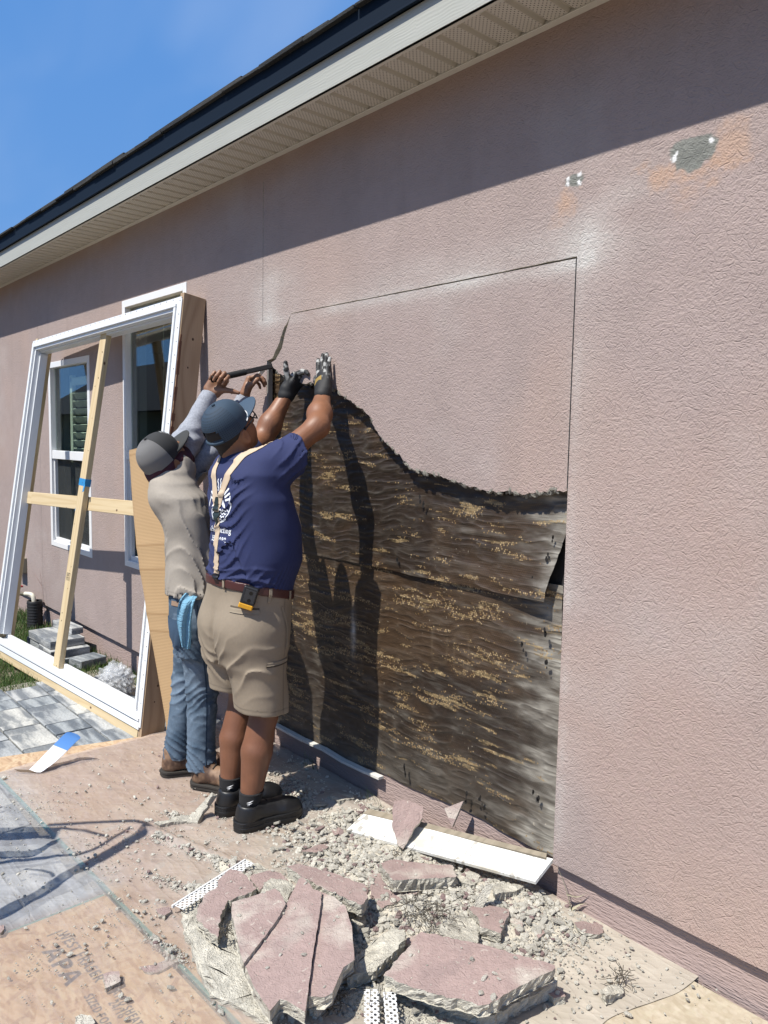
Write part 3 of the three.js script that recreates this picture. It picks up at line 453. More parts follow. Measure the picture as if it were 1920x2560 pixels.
// ---------- crated white frame leaning on the wall ----------
{
  const fr = thing('crated_door_frame', 'white door frame in a lumber crate leaning against the house wall', 'door frame');
  const BR = V(-3.83, -0.012, 0.47), BL = V(-6.15, -0.02, 0.60), TR = V(-3.957, 2.406, 0.14), TL = V(-6.29, 2.35, 0.205), W = 2.32, H = 2.43;
  const nrm = TR.clone().sub(BR).cross(BL.clone().sub(BR)).normalize(); if (nrm.z < 0) nrm.negate();
  const Pt = (a, b, n = 0) => { const s = a / W, t = b / H; return BR.clone().lerp(BL, s).lerp(TR.clone().lerp(TL, s), t).addScaledVector(nrm, n); };
  // bar of the crate: from (a0,b0) to (a1,b1) centre line at depth n, w in the plane, d through it
  const bar = (a0, b0, a1, b1, n, w, d, bev) => beam(Pt(a0, b0, n), Pt(a1, b1, n), w, d, nrm, bev);
  tag(mesh(bar(0.019, 0.0, 0.019, 2.42, -0.071, 0.038, 0.138, 0.003), spruceMat, 'lumber', fr), 'brown upright board with a bark edge');
  { const l = []; for (let i = 0; i < 26; i++) { const b0 = 1.25 + i * 0.036, w = rr(0.008, 0.022); l.push(beam(Pt(-0.001, b0, -0.006 + rr(-0.004, 0.002)), Pt(-0.001, b0 + 0.04, -0.008), 0.006, w, nrm, 0.002)); } mesh(merge(l), mat(0.16, 0.075, 0.045, 0.9), 'bark_edge', fr); }
  mesh(bar(0.04, 0.028, 2.30, 0.028, -0.058, 0.054, 0.116), pineMat, 'lumber', fr);
  mesh(bar(2.30, 0.0, 2.30, 2.42, -0.075, 0.036, 0.12), pineMat, 'lumber', fr);
  mesh(bar(0.045, 2.405, 2.27, 2.405, -0.10, 0.034, 0.075), pineMat, 'lumber', fr);
  tag(mesh(bar(1.245, 0.10, 1.09, 2.335, -0.050, 0.089, 0.038, 0.004), pineMat, 'lumber', fr), 'pale pine stud standing in the middle of the frame');
  tag(mesh(bar(0.05, 1.225, 2.28, 1.195, -0.092, 0.089, 0.036, 0.004), pineMat, 'lumber', fr), 'pale pine brace running across the frame');
  // stepped vinyl profile, each side one part
  const side = (name, pts) => mesh(merge(pts), vinylMat, name, fr);
  side('jamb', [bar(0.034, 0.07, 0.034, 2.385, 0.003, 0.060, 0.006), bar(0.068, 0.16, 0.068, 2.32, -0.045, 0.030, 0.092), bar(0.088, 0.16, 0.088, 2.30, -0.060, 0.012, 0.056), bar(0.060, 0.16, 0.060, 2.34, 0.010, 0.020, 0.014)]);
  side('jamb', [bar(2.285, 0.07, 2.285, 2.385, 0.003, 0.060, 0.006), bar(2.250, 0.16, 2.250, 2.32, -0.045, 0.030, 0.092), bar(2.228, 0.16, 2.228, 2.30, -0.060, 0.014, 0.056), bar(2.262, 0.16, 2.262, 2.34, 0.010, 0.020, 0.014)]);
  side('head', [bar(0.01, 2.375, 2.31, 2.375, 0.003, 0.045, 0.006), bar(0.06, 2.340, 2.26, 2.340, -0.045, 0.034, 0.094), bar(0.09, 2.317, 2.235, 2.317, -0.062, 0.012, 0.058), bar(0.05, 2.352, 2.27, 2.352, 0.010, 0.018, 0.014)]);
  side('sill', [bar(0.02, 0.075, 2.31, 0.075, 0.004, 0.036, 0.008), bar(0.03, 0.092, 2.30, 0.092, -0.045, 0.066, 0.086), bar(0.05, 0.128, 2.27, 0.128, -0.018, 0.010, 0.018), bar(0.05, 0.140, 2.27, 0.140, -0.078, 0.032, 0.022), bar(0.02, 0.112, 2.31, 0.112, 0.006, 0.016, 0.018)]);
  { const l = []; for (let i = 0; i < 30; i++) { for (const [a, b] of [[0.02 + 0 * i, 0.2 + i * 0.075], [0.1 + i * 0.075, 2.388]]) { const s = new THREE.CylinderGeometry(0.0035, 0.0035, 0.002, 6); s.rotateX(Math.PI / 2); const p = Pt(a, b, 0.007); s.translate(p.x, p.y, p.z); l.push(s); } } tag(mesh(merge(l), mat(0.25, 0.25, 0.25, 0.5), 'screw_holes', fr), undefined, undefined, undefined, 'stuff'); }
  { const l = []; for (let i = 0; i < 16; i++) { const b = 0.1 + rnd() * 2.2, p = Pt(-0.0005, b, -0.03 - rnd() * 0.09), s = new THREE.SphereGeometry(rr(0.003, 0.007), 8, 5); s.scale(0.2, 1.3, 1); s.translate(p.x, p.y, p.z); l.push(s); } for (let i = 0; i < 14; i++) { const t = rnd(), p = Pt(lerp(1.245, 1.09, t) + rr(-0.03, 0.03), lerp(0.1, 2.33, t), -0.0305), s = new THREE.SphereGeometry(rr(0.003, 0.005), 8, 5); s.scale(1, 1.4, 0.2); s.translate(p.x, p.y, p.z); l.push(s); } tag(mesh(merge(l), mat(0.07, 0.035, 0.02, 0.8), 'knots', fr), undefined, undefined, undefined, 'stuff'); }
  // blue masking tape around the middle stud
  const a1 = (b) => lerp(1.245, 1.09, (b - 0.1) / 2.235);
  mesh(merge([bar(a1(1.345) + 0.0023, 1.345 - 0.022, a1(1.345) - 0.0023, 1.345 + 0.026, -0.050, 0.092, 0.041, 0.001), beam(Pt(a1(1.32) - 0.047, 1.33, -0.03), Pt(a1(1.32) - 0.058, 1.285, -0.02), 0.02, 0.002, nrm, 0.0005), beam(Pt(a1(1.2) + 0.05, 1.235, -0.055), Pt(a1(1.2) + 0.075, 1.15, -0.05), 0.05, 0.002, nrm, 0.0005)]), mat(0.025, 0.25, 0.55, 0.6), 'masking_tape', fr);
  // grade stamp on the middle stud
  const cv = document.createElement('canvas'); cv.width = cv.height = 128; const g = cv.getContext('2d'); g.clearRect(0, 0, 128, 128); g.fillStyle = '#15181c'; g.strokeStyle = '#15181c'; g.lineWidth = 7; g.strokeRect(14, 10, 100, 108); g.font = 'bold 40px sans-serif'; g.fillText('SPF', 22, 52); g.font = 'bold 28px sans-serif'; g.fillText('KD-HT', 18, 84); g.fillText('STUD', 24, 110);
  const st = new THREE.CanvasTexture(cv); st.colorSpace = THREE.SRGBColorSpace;
  { const q = new THREE.PlaneGeometry(0.062, 0.062), y = TR.clone().sub(BR).normalize(), x = y.clone().cross(nrm).normalize(); q.applyMatrix4(new THREE.Matrix4().makeBasis(x, y, x.clone().cross(y)).setPosition(Pt(a1(0.72), 0.72, -0.0298))); mesh(q, mat(1, 1, 1, 0.8, { map: st, transparent: true }), 'grade_stamp', fr); }
}
// ---------- cardboard ----------
{
  const cb = thing('cardboard_sheet', 'creased brown cardboard sheet leaning on the white frame behind the man in jeans', 'cardboard');
  const TLc = V(-4.26, 1.53, 0.315), BLc = V(-3.53, 0.012, 0.42), TRc = V(-3.97, 1.58, 0.25), BRc = V(-3.36, 0.012, 0.33), nu = 12, nv = 70, P = [], U = [], I = [];
  const creases = [0.02, 0.34, 0.42, 0.565, 0.62, 0.93];
  const surf = (u, v, o) => { const p = TLc.clone().lerp(TRc, u).lerp(BLc.clone().lerp(BRc, u), v); let k = 0; for (const c of creases) k += 0.010 * Math.exp(-Math.abs(v - c) / 0.02); p.z += 0.012 + 0.006 * Math.sin(v * 7) + k * 0.5 + o + 0.035 * Math.sin(v * Math.PI); return p; };
  const g0 = (o, flip) => { const b = P.length / 3; for (let j = 0; j <= nv; j++) for (let i = 0; i <= nu; i++) { const p = surf(i / nu, j / nv, o); P.push(p.x, p.y, p.z); U.push(i / nu * 0.3, j / nv * 1.7); } for (let j = 0; j < nv; j++) for (let i = 0; i < nu; i++) { const a = b + j * (nu + 1) + i; flip ? I.push(a, a + 1, a + nu + 2, a, a + nu + 2, a + nu + 1) : I.push(a, a + nu + 2, a + 1, a, a + nu + 1, a + nu + 2); } return b; };
  const f = g0(0, false), bk = g0(-0.005, true), n1 = nu + 1; for (let j = 0; j < nv; j++) { for (const c of [0, nu]) { const a = f + j * n1 + c, b = bk + j * n1 + c; I.push(a, b, b + n1, a, b + n1, a + n1); } } for (let i = 0; i < nu; i++) for (const r of [0, nv]) { const a = f + r * n1 + i, b = bk + r * n1 + i; I.push(a, b, b + 1, a, b + 1, a + 1); }
  const g = new THREE.BufferGeometry(); g.setAttribute('position', new THREE.Float32BufferAttribute(P, 3)); g.setAttribute('uv', new THREE.Float32BufferAttribute(U, 2)); g.setIndex(I); g.computeVertexNormals();
  const cbm = colorTex(128, 1024, 0.3, 1.7, (x, y) => { let c = [0.45, 0.295, 0.150].map((v) => v * (0.95 + 0.04 * Math.sin(y * 780) + 0.07 * (fb(x * 9, y * 9, 171, 3) - 0.5))); let k = 0; for (const q of creases) k += Math.exp(-Math.pow((y / 1.7 - q) / 0.004, 2)); return mix3(c, [0.30, 0.18, 0.08], clamp(k) * 0.7); });
  const cbb = dataTex(64, 1024, 0.3, 1.7, (x, y) => 0.5 + 0.4 * Math.sin(y * 780));
  mesh(g, mat(1, 1, 1, 0.85, { map: cbm, bumpMap: cbb, bumpScale: 0.0009 }), 'sheet', cb);
}
// ---------- tap, riser, meter box ----------
{
  const t = thing('garden_tap', 'garden tap with red wheel on white elbow beside the house wall', 'tap');
  const pv = mat(0.72, 0.68, 0.56, 0.5), br = mat(0.42, 0.36, 0.26, 0.35, { metalness: 0.7 });
  mesh(tube([V(-6.86, 0.10, 0.075), V(-6.86, 0.195, 0.075), V(-6.875, 0.235, 0.08), V(-6.90, 0.245, 0.09), V(-6.96, 0.243, 0.115)], 0.019, 24, 10), pv, 'elbow_pipe', t);
  mesh(merge([tube([V(-6.95, 0.243, 0.112), V(-7.03, 0.238, 0.145)], 0.016, 4, 8), tube([V(-7.02, 0.238, 0.14), V(-7.06, 0.22, 0.155), V(-7.075, 0.19, 0.16)], 0.015, 8, 8), at(new THREE.CylinderGeometry(0.008, 0.012, 0.06, 8), -7.035, 0.27, 0.148)]), br, 'valve_body', t);
  const w = new THREE.TorusGeometry(0.034, 0.007, 8, 20); w.rotateX(Math.PI / 2 - 0.25); const sp = [0, 1, 2].map((k) => { const b = new THREE.BoxGeometry(0.066, 0.006, 0.007); b.rotateY(k * 1.047); b.rotateX(-0.25); return b; }); mesh(at(merge([w, ...sp]), -7.035, 0.305, 0.148), mat(0.42, 0.03, 0.03, 0.5), 'wheel', t);
  const hz = thing('garden_hose', 'dark blue hose running down from the red wheeled tap', 'hose');
  mesh(tube([V(-7.078, 0.185, 0.161), V(-7.10, 0.14, 0.165), V(-7.18, 0.07, 0.18), V(-7.30, 0.0, 0.22), V(-7.6, -0.03, 0.32)], 0.013, 30, 8), mat(0.015, 0.035, 0.13, 0.4), 'tube', hz);
  const r = thing('drain_riser', 'black corrugated pipe stub standing at the wall under the tap', 'pipe');
  const pts = []; for (let i = 0; i <= 30; i++) pts.push(new THREE.Vector2(0.062 + 0.003 * Math.sin(i * 2.1), -0.05 + i * 0.0083)); pts.push(new THREE.Vector2(0.052, 0.199), new THREE.Vector2(0.05, 0.05)); mesh(at(new THREE.LatheGeometry(pts, 28), -6.84, 0, 0.075), mat(0.018, 0.018, 0.02, 0.6), 'pipe', r);
  const m = thing('utility_box', 'small beige utility box fixed on the wall at the far left', 'utility box');
  mesh(at(box(0.15, 0.135, 0.07, 0.006, 2), -7.352, 0.437, 0.035), mat(0.33, 0.30, 0.215, 0.6), 'body', m); mesh(at(box(0.142, 0.12, 0.018, 0.008, 2), -7.352, 0.44, 0.079), mat(0.46, 0.43, 0.30, 0.6), 'cover', m);
}
// ---------- spare pavers stacked by the wall ----------
{
  const G = 'spare pavers stacked by the wall';
  const put = (w, h, d, x, y, z, ry, k, label) => { const o = tag(mesh(box(w, h, d, 0.006, 2), paverMats[k], 'stacked_paver'), label, 'paver', G); o.position.set(x, y, z); o.rotation.y = ry; };
  put(0.27, 0.062, 0.27, -5.99, -0.02, 0.225, 0.02, 3, 'bottom left paver of the small stack by the wall');
  put(0.27, 0.062, 0.27, -5.70, -0.02, 0.20, -0.03, 1, 'bottom right paver of the small stack by the wall');
  put(0.27, 0.060, 0.26, -6.01, 0.043, 0.215, 0.05, 1, 'middle left paver of the small stack by the wall');
  put(0.28, 0.060, 0.28, -5.72, 0.043, 0.215, -0.02, 0, 'middle right paver of the small stack by the wall');
  put(0.45, 0.058, 0.25, -5.86, 0.104, 0.225, 0.03, 0, 'wide uppermost paver of the stack by the wall');
  put(0.36, 0.05, 0.09, -5.92, 0.159, 0.12, 0.06, 0, 'narrow pale paver lying on the back of the stack');
  put(0.16, 0.06, 0.2, -5.46, 0.0, 0.14, 0.2, 1, 'single paver to the right of the stack near wall');
}
// ---------- crumpled plastic wrap ----------
{
  const pw = thing('crumpled_plastic_wrap', 'ball of crumpled clear plastic wrap behind the white sill', 'plastic wrap');
  const m = mat(0.80, 0.82, 0.84, 0.12, { transparent: true, opacity: 0.27, side: THREE.DoubleSide });
  for (let k = 0; k < 4; k++) {
    const g = mergeVertices(new THREE.IcosahedronGeometry(1, 16).deleteAttribute('normal').deleteAttribute('uv')), p = g.attributes.position;
    for (let i = 0; i < p.count; i++) { const x = p.getX(i), y = p.getY(i), z = p.getZ(i); const c = Math.abs(2 * n3(x * 3.2 + k * 9, y * 3.2, z * 3.2) - 1), d = Math.abs(2 * n3(x * 7 + k * 5, y * 7, z * 7) - 1), e = Math.abs(2 * n3(x * 15, y * 15 + k, z * 15) - 1), r = 0.62 + 0.42 * c + 0.22 * d + 0.05 * e - 0.10 * k; p.setXYZ(i, x * r * 0.15, Math.max(-0.075, y * r * 0.115), z * r * 0.12); }
    g.computeVertexNormals(); mesh(at(g, -4.68, 0.07, 0.25), m, 'wrap', pw);
  }
}
// ---------- curved sample strip: white with a blue end ----------
{
  const s = thing('vinyl_strip', 'curved white strip with a blue end lying on the strand board edge', 'strip');
  const c = [V(-3.755, 0.030, 1.085), V(-3.715, 0.022, 1.052), V(-3.715, 0.040, 1.010), V(-3.722, 0.075, 0.955), V(-3.722, 0.115, 0.905), V(-3.712, 0.150, 0.868), V(-3.70, 0.165, 0.852)];
  const curve = new THREE.CatmullRomCurve3(c), strip = (t0, t1, round) => { const P = [], I = [], n = 40; for (let i = 0; i <= n; i++) { const t = lerp(t0, t1, i / n), p = curve.getPoint(t); let w = 0.036; if (round) { const e = clamp((i / n - 0.7) / 0.3); w *= Math.sqrt(1 - e * e * 0.97); } const sd = V(0.55, -0.32 * sstep(0.25, 0.6, t), -0.6).normalize(); for (const [k, o] of [[-1, 0], [1, 0], [1, -0.002], [-1, -0.002]]) P.push(p.x + sd.x * w * k, p.y + sd.y * w * k + o, p.z + sd.z * w * k); } for (let i = 0; i < n; i++) for (let k = 0; k < 4; k++) { const a = i * 4 + k, b = i * 4 + (k + 1) % 4; I.push(a, b, b + 4, a, b + 4, a + 4); } const g = new THREE.BufferGeometry(); g.setAttribute('position', new THREE.Float32BufferAttribute(P, 3)); g.setIndex(I); const q = g.toNonIndexed(); q.computeVertexNormals(); return q; };
  mesh(strip(0.0, 0.17), mat(0.13, 0.085, 0.05, 0.8), 'brown_end', s); mesh(strip(0.17, 0.62), mat(0.80, 0.80, 0.82, 0.6), 'white_part', s); mesh(strip(0.62, 1, true), mat(0.11, 0.30, 0.70, 0.5), 'blue_end', s);
}
// ---------- folding chair just outside the picture: its shadow falls on the plastic ----------
{
  const ch = thing('folding_chair', 'folding camp chair standing left of the view, seen only by its shadow', 'chair');
  const m = mat(0.06, 0.06, 0.065, 0.5), fab = mat(0.03, 0.04, 0.06, 0.9);
  const sh = (x, z, h) => V(x - 0.019 * h, h, z + h / 1.57);       // a point whose shadow falls at (x, z)
  const rod = (pts, r = 0.012) => mesh(tube(pts, r, 40, 8), m, 'tube_frame', ch);
  rod([sh(-3.17, 1.15, 0.88), sh(-3.03, 0.935, 0.97), sh(-2.985, 0.872, 1.0), sh(-2.93, 0.842, 1.01), sh(-2.87, 0.835, 1.0)]);
  rod([sh(-3.02, 1.45, 0.60), sh(-2.90, 1.22, 0.74), sh(-2.86, 1.10, 0.82), sh(-2.90, 0.98, 0.90), sh(-2.93, 0.90, 0.96)], 0.009);
  rod([sh(-3.12, 1.12, 0.86), sh(-3.02, 1.05, 0.87), sh(-2.93, 1.0, 0.88)], 0.008);
  rod([sh(-2.88, 1.32, 0.62), sh(-2.80, 1.26, 0.64), sh(-2.76, 1.255, 0.63)], 0.006);
  rod([sh(-2.64, 1.48, 0.56), V(-2.66, 0.30, 1.90), V(-2.70, 0.01, 2.0)]); rod([sh(-3.20, 1.25, 0.80), V(-3.25, 0.40, 1.95), V(-3.28, 0.01, 2.0)]);
  const band = (pts, w, side) => { const c = new THREE.CatmullRomCurve3(pts), P = [], I = []; for (let i = 0; i <= 40; i++) { const p = c.getPoint(i / 40); for (const k of [-1, 1]) for (const o of [0, 0.004]) P.push(p.x + side.x * k * w, p.y + side.y * k * w + o, p.z + side.z * k * w); } for (let i = 0; i < 40; i++) { const a = i * 4; I.push(a, a + 2, a + 6, a, a + 6, a + 4, a + 1, a + 7, a + 3, a + 1, a + 5, a + 7, a, a + 5, a + 1, a, a + 4, a + 5, a + 2, a + 3, a + 7, a + 2, a + 7, a + 6); } const g = new THREE.BufferGeometry(); g.setAttribute('position', new THREE.Float32BufferAttribute(P, 3)); g.setIndex(I); g.computeVertexNormals(); return mesh(g, fab, 'sling', ch); };
  band([sh(-2.60, 1.60, 0.50), sh(-2.655, 1.42, 0.60), sh(-2.755, 1.17, 0.78), sh(-2.82, 0.98, 0.92), sh(-2.87, 0.85, 1.0)], 0.036, V(0.93, 0, 0.35));
  band([sh(-3.30, 1.45, 0.62), sh(-3.20, 1.32, 0.68), sh(-3.12, 1.20, 0.74), sh(-3.07, 1.14, 0.78)], 0.055, V(0.8, 0, 0.5));
  band([sh(-3.14, 1.46, 0.55), sh(-3.03, 1.36, 0.60), sh(-2.97, 1.25, 0.66), sh(-3.0, 1.16, 0.74)], 0.03, V(0.8, 0, 0.5));
}
// ---------- the neighbour's house across the yard, seen mirrored in the panes ----------
{
  const nb = thing('neighbour_house', 'neighbouring house with dark shingled roof across the yard, mirrored in the window panes', 'house');
  mesh(boxUV(at(new THREE.BoxGeometry(22, 2.6, 7), -25, 1.25, 13)), mat(0.10, 0.12, 0.085, 0.9), 'wall', nb);
  const rf = new THREE.ExtrudeGeometry(shapeOf([[-4.2, 0], [4.2, 0], [0.4, 2.3], [-0.4, 2.3]]), { depth: 22.8, bevelEnabled: false }); rf.rotateY(Math.PI / 2); rf.translate(-36.4, 2.5, 13); mesh(boxUV(rf), mat(0.022, 0.024, 0.028, 0.95, { bumpMap: sandRelief, bumpScale: 0.01 }), 'roof', nb);
}
const DEBRIS = [
['grey',[[-2.266,1.019],[-2.317,0.911],[-2.373,0.794],[-2.412,0.679],[-2.301,0.661],[-2.192,0.633],[-1.904,0.797],[-1.708,0.965],[-1.647,1.063],[-1.659,1.074],[-1.729,1.095],[-1.811,1.124],[-1.853,1.138],[-1.938,1.119],[-2.048,1.090],[-2.178,1.058]],[-1.992,0.030,0.968,0.00,0.00],0.028,'large grey mortar slab lying under the cracked pink stucco slabs'],
['pink',[[-2.289,0.865],[-2.317,0.803],[-2.279,0.784],[-2.192,0.791],[-2.147,0.801],[-2.139,0.823],[-2.152,0.871],[-2.147,0.902],[-2.157,0.906],[-2.100,0.966],[-2.006,1.029],[-2.092,1.032],[-2.141,1.029],[-2.192,0.994],[-2.242,0.941],[-2.249,0.893]],[-2.175,0.075,0.905,0.03,-0.04],0.026,'pink stucco piece at the left of the pile, between perforated strip and cracked slab'],
['pink',[[-2.254,0.752],[-2.248,0.683],[-2.210,0.659],[-2.154,0.666],[-2.185,0.736],[-2.149,0.788],[-2.242,0.771]],[-2.205,0.060,0.723,0.00,0.10],0.025,'small pink stucco piece at the back of the pile, behind the broken white edge'],
['grey',[[-2.063,0.843],[-2.151,0.770],[-2.173,0.726],[-2.143,0.680],[-2.101,0.675],[-1.998,0.784],[-2.069,0.756],[-2.097,0.758]],[-2.098,0.085,0.750,0.00,0.25],0.030,'pale rough mortar lump wedged behind the cracked pink slab'],
['heart',[[-2.066,0.944],[-2.041,0.878],[-2.020,0.810],[-1.991,0.811],[-1.925,0.833],[-1.889,0.879],[-1.844,0.956],[-1.785,1.070],[-1.825,1.056],[-1.869,1.037],[-1.948,1.002],[-2.021,0.972]],[-1.931,0.135,0.941,0.06,-0.10],0.030,''],
['heart',[[-1.937,0.822],[-2.020,0.717],[-2.021,0.702],[-1.966,0.709],[-1.935,0.720],[-1.901,0.711],[-1.847,0.754],[-1.734,0.856],[-1.630,0.950],[-1.560,1.011],[-1.515,1.052],[-1.540,1.054],[-1.584,1.060],[-1.603,1.070],[-1.588,1.111],[-1.646,1.101],[-1.711,1.088],[-1.796,1.062],[-1.855,0.946],[-1.900,0.870]],[-1.749,0.135,0.932,0.06,-0.10],0.030,''],
['heart',[[-1.916,0.698],[-1.870,0.687],[-1.800,0.692],[-1.704,0.743],[-1.640,0.791],[-1.585,0.831],[-1.585,0.870],[-1.557,0.913],[-1.530,0.951],[-1.533,0.975],[-1.568,1.002],[-1.643,0.938],[-1.748,0.842],[-1.860,0.742]],[-1.672,0.135,0.841,0.06,-0.10],0.030,''],
['pink',[[-2.145,0.679],[-2.136,0.636],[-2.085,0.610],[-1.983,0.568],[-1.883,0.541],[-1.816,0.585],[-1.785,0.639],[-1.936,0.672],[-2.008,0.678],[-2.068,0.683]],[-1.981,0.120,0.629,0.05,0.10],0.034,'long pink stucco slab behind the cracked slab, pale broken edge toward the camera'],
['grey',[[-1.679,0.749],[-1.697,0.669],[-1.700,0.582],[-1.657,0.566],[-1.619,0.599],[-1.603,0.681],[-1.592,0.753],[-1.628,0.821]],[-1.646,0.070,0.680,0.10,-0.10],0.030,'dark grey mortar slab, face down, between the two large pink slabs'],
['grey',[[-1.604,0.566],[-1.418,0.416],[-1.232,0.356],[-1.222,0.373],[-1.258,0.604],[-1.273,0.622],[-1.417,0.701],[-1.551,0.743]],[-1.368,0.060,0.550,0.00,0.00],0.034,'grey slab directly under the large right-hand pink slab'],
['pink',[[-1.583,0.569],[-1.482,0.517],[-1.377,0.468],[-1.293,0.439],[-1.207,0.409],[-1.198,0.431],[-1.219,0.533],[-1.235,0.658],[-1.251,0.682],[-1.272,0.684],[-1.319,0.713],[-1.378,0.741],[-1.447,0.763],[-1.514,0.783],[-1.544,0.695]],[-1.351,0.125,0.608,0.05,-0.03],0.030,'large flat pink stucco slab at the right front, resting on a grey slab'],
['pink',[[-1.973,0.396],[-1.968,0.335],[-1.909,0.282],[-1.850,0.230],[-1.819,0.180],[-1.752,0.234],[-1.800,0.339],[-1.855,0.440],[-1.917,0.418]],[-1.871,0.095,0.318,0.02,0.10],0.038,'pink slab littered with crumbs in front of the white trim board'],
['pink',[[-2.001,0.433],[-2.009,0.368],[-1.900,0.395],[-1.812,0.346],[-1.820,0.447],[-1.827,0.519],[-1.902,0.493]],[-1.894,0.050,0.430,0.00,0.00],0.025,'pink slab half buried below the crumb covered slab, wire tangle at its edge'],
['pink',[[-1.620,0.316],[-1.623,0.288],[-1.579,0.228],[-1.538,0.207],[-1.521,0.224],[-1.455,0.346],[-1.519,0.370],[-1.563,0.333]],[-1.551,0.070,0.290,0.05,0.10],0.030,'square pink stucco piece right of the wire tangle'],
['grey',[[-1.603,0.467],[-1.629,0.413],[-1.633,0.340],[-1.618,0.292],[-1.538,0.354],[-1.466,0.439],[-1.505,0.485],[-1.543,0.528]],[-1.565,0.075,0.417,0.00,0.30],0.030,'pale grey mortar plate leaning behind the large right-hand slab'],
['pink',[[-1.535,0.221],[-1.534,0.192],[-1.483,0.203],[-1.455,0.237],[-1.497,0.245]],[-1.500,0.050,0.220,0.10,0.10],0.025,'small pink stucco piece right beside the square one'],
['pink',[[-1.448,0.190],[-1.438,0.154],[-1.406,0.183],[-1.398,0.229]],[-1.422,0.035,0.189,0.10,0.10],0.025,'little pink stucco cube lying in the pale crumbs near the house wall'],
['grey',[[-1.671,0.129],[-1.654,0.062],[-1.608,0.029],[-1.591,0.100],[-1.607,0.196]],[-1.626,0.060,0.104,0.00,0.20],0.040,'pale mortar block under the right half of the white trim board'],
['grey',[[-1.626,0.211],[-1.635,0.154],[-1.628,0.108],[-1.599,0.119],[-1.568,0.173],[-1.601,0.216]],[-1.609,0.040,0.164,0.00,0.20],0.030,'rounded pale mortar lump between the square pink piece and the trim board'],
['grey',[[-1.806,0.178],[-1.802,0.104],[-1.753,0.104],[-1.712,0.181],[-1.747,0.211]],[-1.764,0.050,0.156,0.00,0.20],0.035,'jagged mortar lump below the middle of the white trim board'],
['pink',[[-1.380,0.061],[-1.371,0.017],[-1.346,0.004],[-1.350,-0.055],[-1.291,0.026],[-1.295,0.057],[-1.323,0.088],[-1.355,0.082]],[-1.339,0.030,0.036,0.00,0.20],0.020,'curved pink shard resting against the foundation right of the trim board'],
['grey',[[-1.140,0.279],[-1.136,0.232],[-1.121,0.191],[-1.096,0.224],[-1.103,0.262],[-1.109,0.298]],[-1.118,0.040,0.248,0.00,0.15],0.022,'grey shard with a tuft of chicken wire, alone on the right'],
['pink',[[-1.247,0.402],[-1.232,0.375],[-1.208,0.365],[-1.189,0.377],[-1.206,0.409]],[-1.216,0.040,0.386,0.00,0.00],0.030,'small broken piece sticking out under the right tip of the large slab'],
['grey',[[-1.603,0.912],[-1.612,0.843],[-1.595,0.782],[-1.539,0.720],[-1.492,0.672],[-1.442,0.640],[-1.335,0.617],[-1.273,0.585],[-1.224,0.654],[-1.370,0.873],[-1.506,1.005]],[-1.451,0.020,0.757,0.00,0.00],0.020,'broad flat mortar slab at the bottom edge, under the perforated corner strip'],
['grey',[[-2.883,0.830],[-2.879,0.763],[-2.860,0.696],[-2.835,0.691],[-2.806,0.700],[-2.835,0.762],[-2.845,0.825]],[-2.849,0.030,0.753,0.00,0.00],0.025,''],
['pink',[[-2.123,1.339],[-2.121,1.317],[-2.105,1.298],[-2.062,1.312],[-2.059,1.333],[-2.060,1.355]],[-2.088,0.035,1.326,0.00,0.00],0.033,'squarish pink stucco chip alone on the printed board'],
['pink',[[-2.107,1.236],[-2.086,1.199],[-2.085,1.160],[-2.072,1.130],[-2.056,1.133],[-2.049,1.177],[-2.048,1.207],[-2.074,1.233]],[-2.072,0.020,1.185,0.00,0.00],0.018,'long thin pink stucco sliver on the teal board edge'],
['pink',[[-2.327,1.082],[-2.325,1.061],[-2.319,1.036],[-2.286,1.045],[-2.276,1.073],[-2.295,1.086]],[-2.305,0.030,1.064,0.00,0.10],0.028,'pink stucco chip at the end of the perforated strip'],
['grey',[[-2.010,1.460],[-2.013,1.442],[-1.994,1.424],[-1.950,1.428],[-1.952,1.452],[-1.979,1.467]],[-1.983,0.030,1.445,0.00,0.00],0.030,'pale mortar lump at the bottom edge near the printed letters'],
['pink',[[-2.571,1.509],[-2.564,1.490],[-2.536,1.495],[-2.520,1.509],[-2.526,1.521]],[-2.543,0.030,1.505,0.10,0.00],0.030,'pink chip cut by the left edge below the chair shadow'],
['pink',[[-2.284,0.511],[-2.326,0.412],[-2.316,0.348],[-2.273,0.409],[-2.253,0.473]],[-2.290,0.035,0.432,0.10,0.20],0.020,'flat pink shard in the crumbs between the black shoe and the trim board'],
['grey',[[-2.412,0.574],[-2.434,0.536],[-2.415,0.531],[-2.384,0.555],[-2.386,0.580]],[-2.406,0.030,0.555,0.00,0.20],0.030,'fist sized grey lump in front of the black shoe'],
['grey',[[-2.187,0.481],[-2.206,0.426],[-2.200,0.382],[-2.175,0.402],[-2.173,0.479]],[-2.188,0.030,0.434,0.00,0.10],0.025,'pale oblong mortar chip above the long pink slab'],
['grey',[[-2.589,0.163],[-2.605,0.095],[-2.559,0.046],[-2.505,0.081],[-2.503,0.164]],[-2.552,0.050,0.110,0.10,0.10],0.035,'grey slab fragment in the shade next to the foundation'],
['grey',[[-1.684,1.030],[-1.687,1.009],[-1.669,0.999],[-1.648,1.021],[-1.658,1.042]],[-1.669,0.050,1.020,0.00,0.00],0.050,'round grey mortar lump at the foot of the cracked slab, left'],
['grey',[[-1.667,0.998],[-1.640,0.983],[-1.618,0.991],[-1.621,1.011],[-1.637,1.021]],[-1.636,0.040,1.001,0.00,0.00],0.040,'round grey mortar lump at the foot of the cracked slab, middle'],
['grey',[[-1.633,0.953],[-1.605,0.920],[-1.584,0.931],[-1.586,0.959],[-1.610,0.970]],[-1.604,0.060,0.947,0.00,0.00],0.060,'grey mortar lump showing below the right part of the cracked slab'],
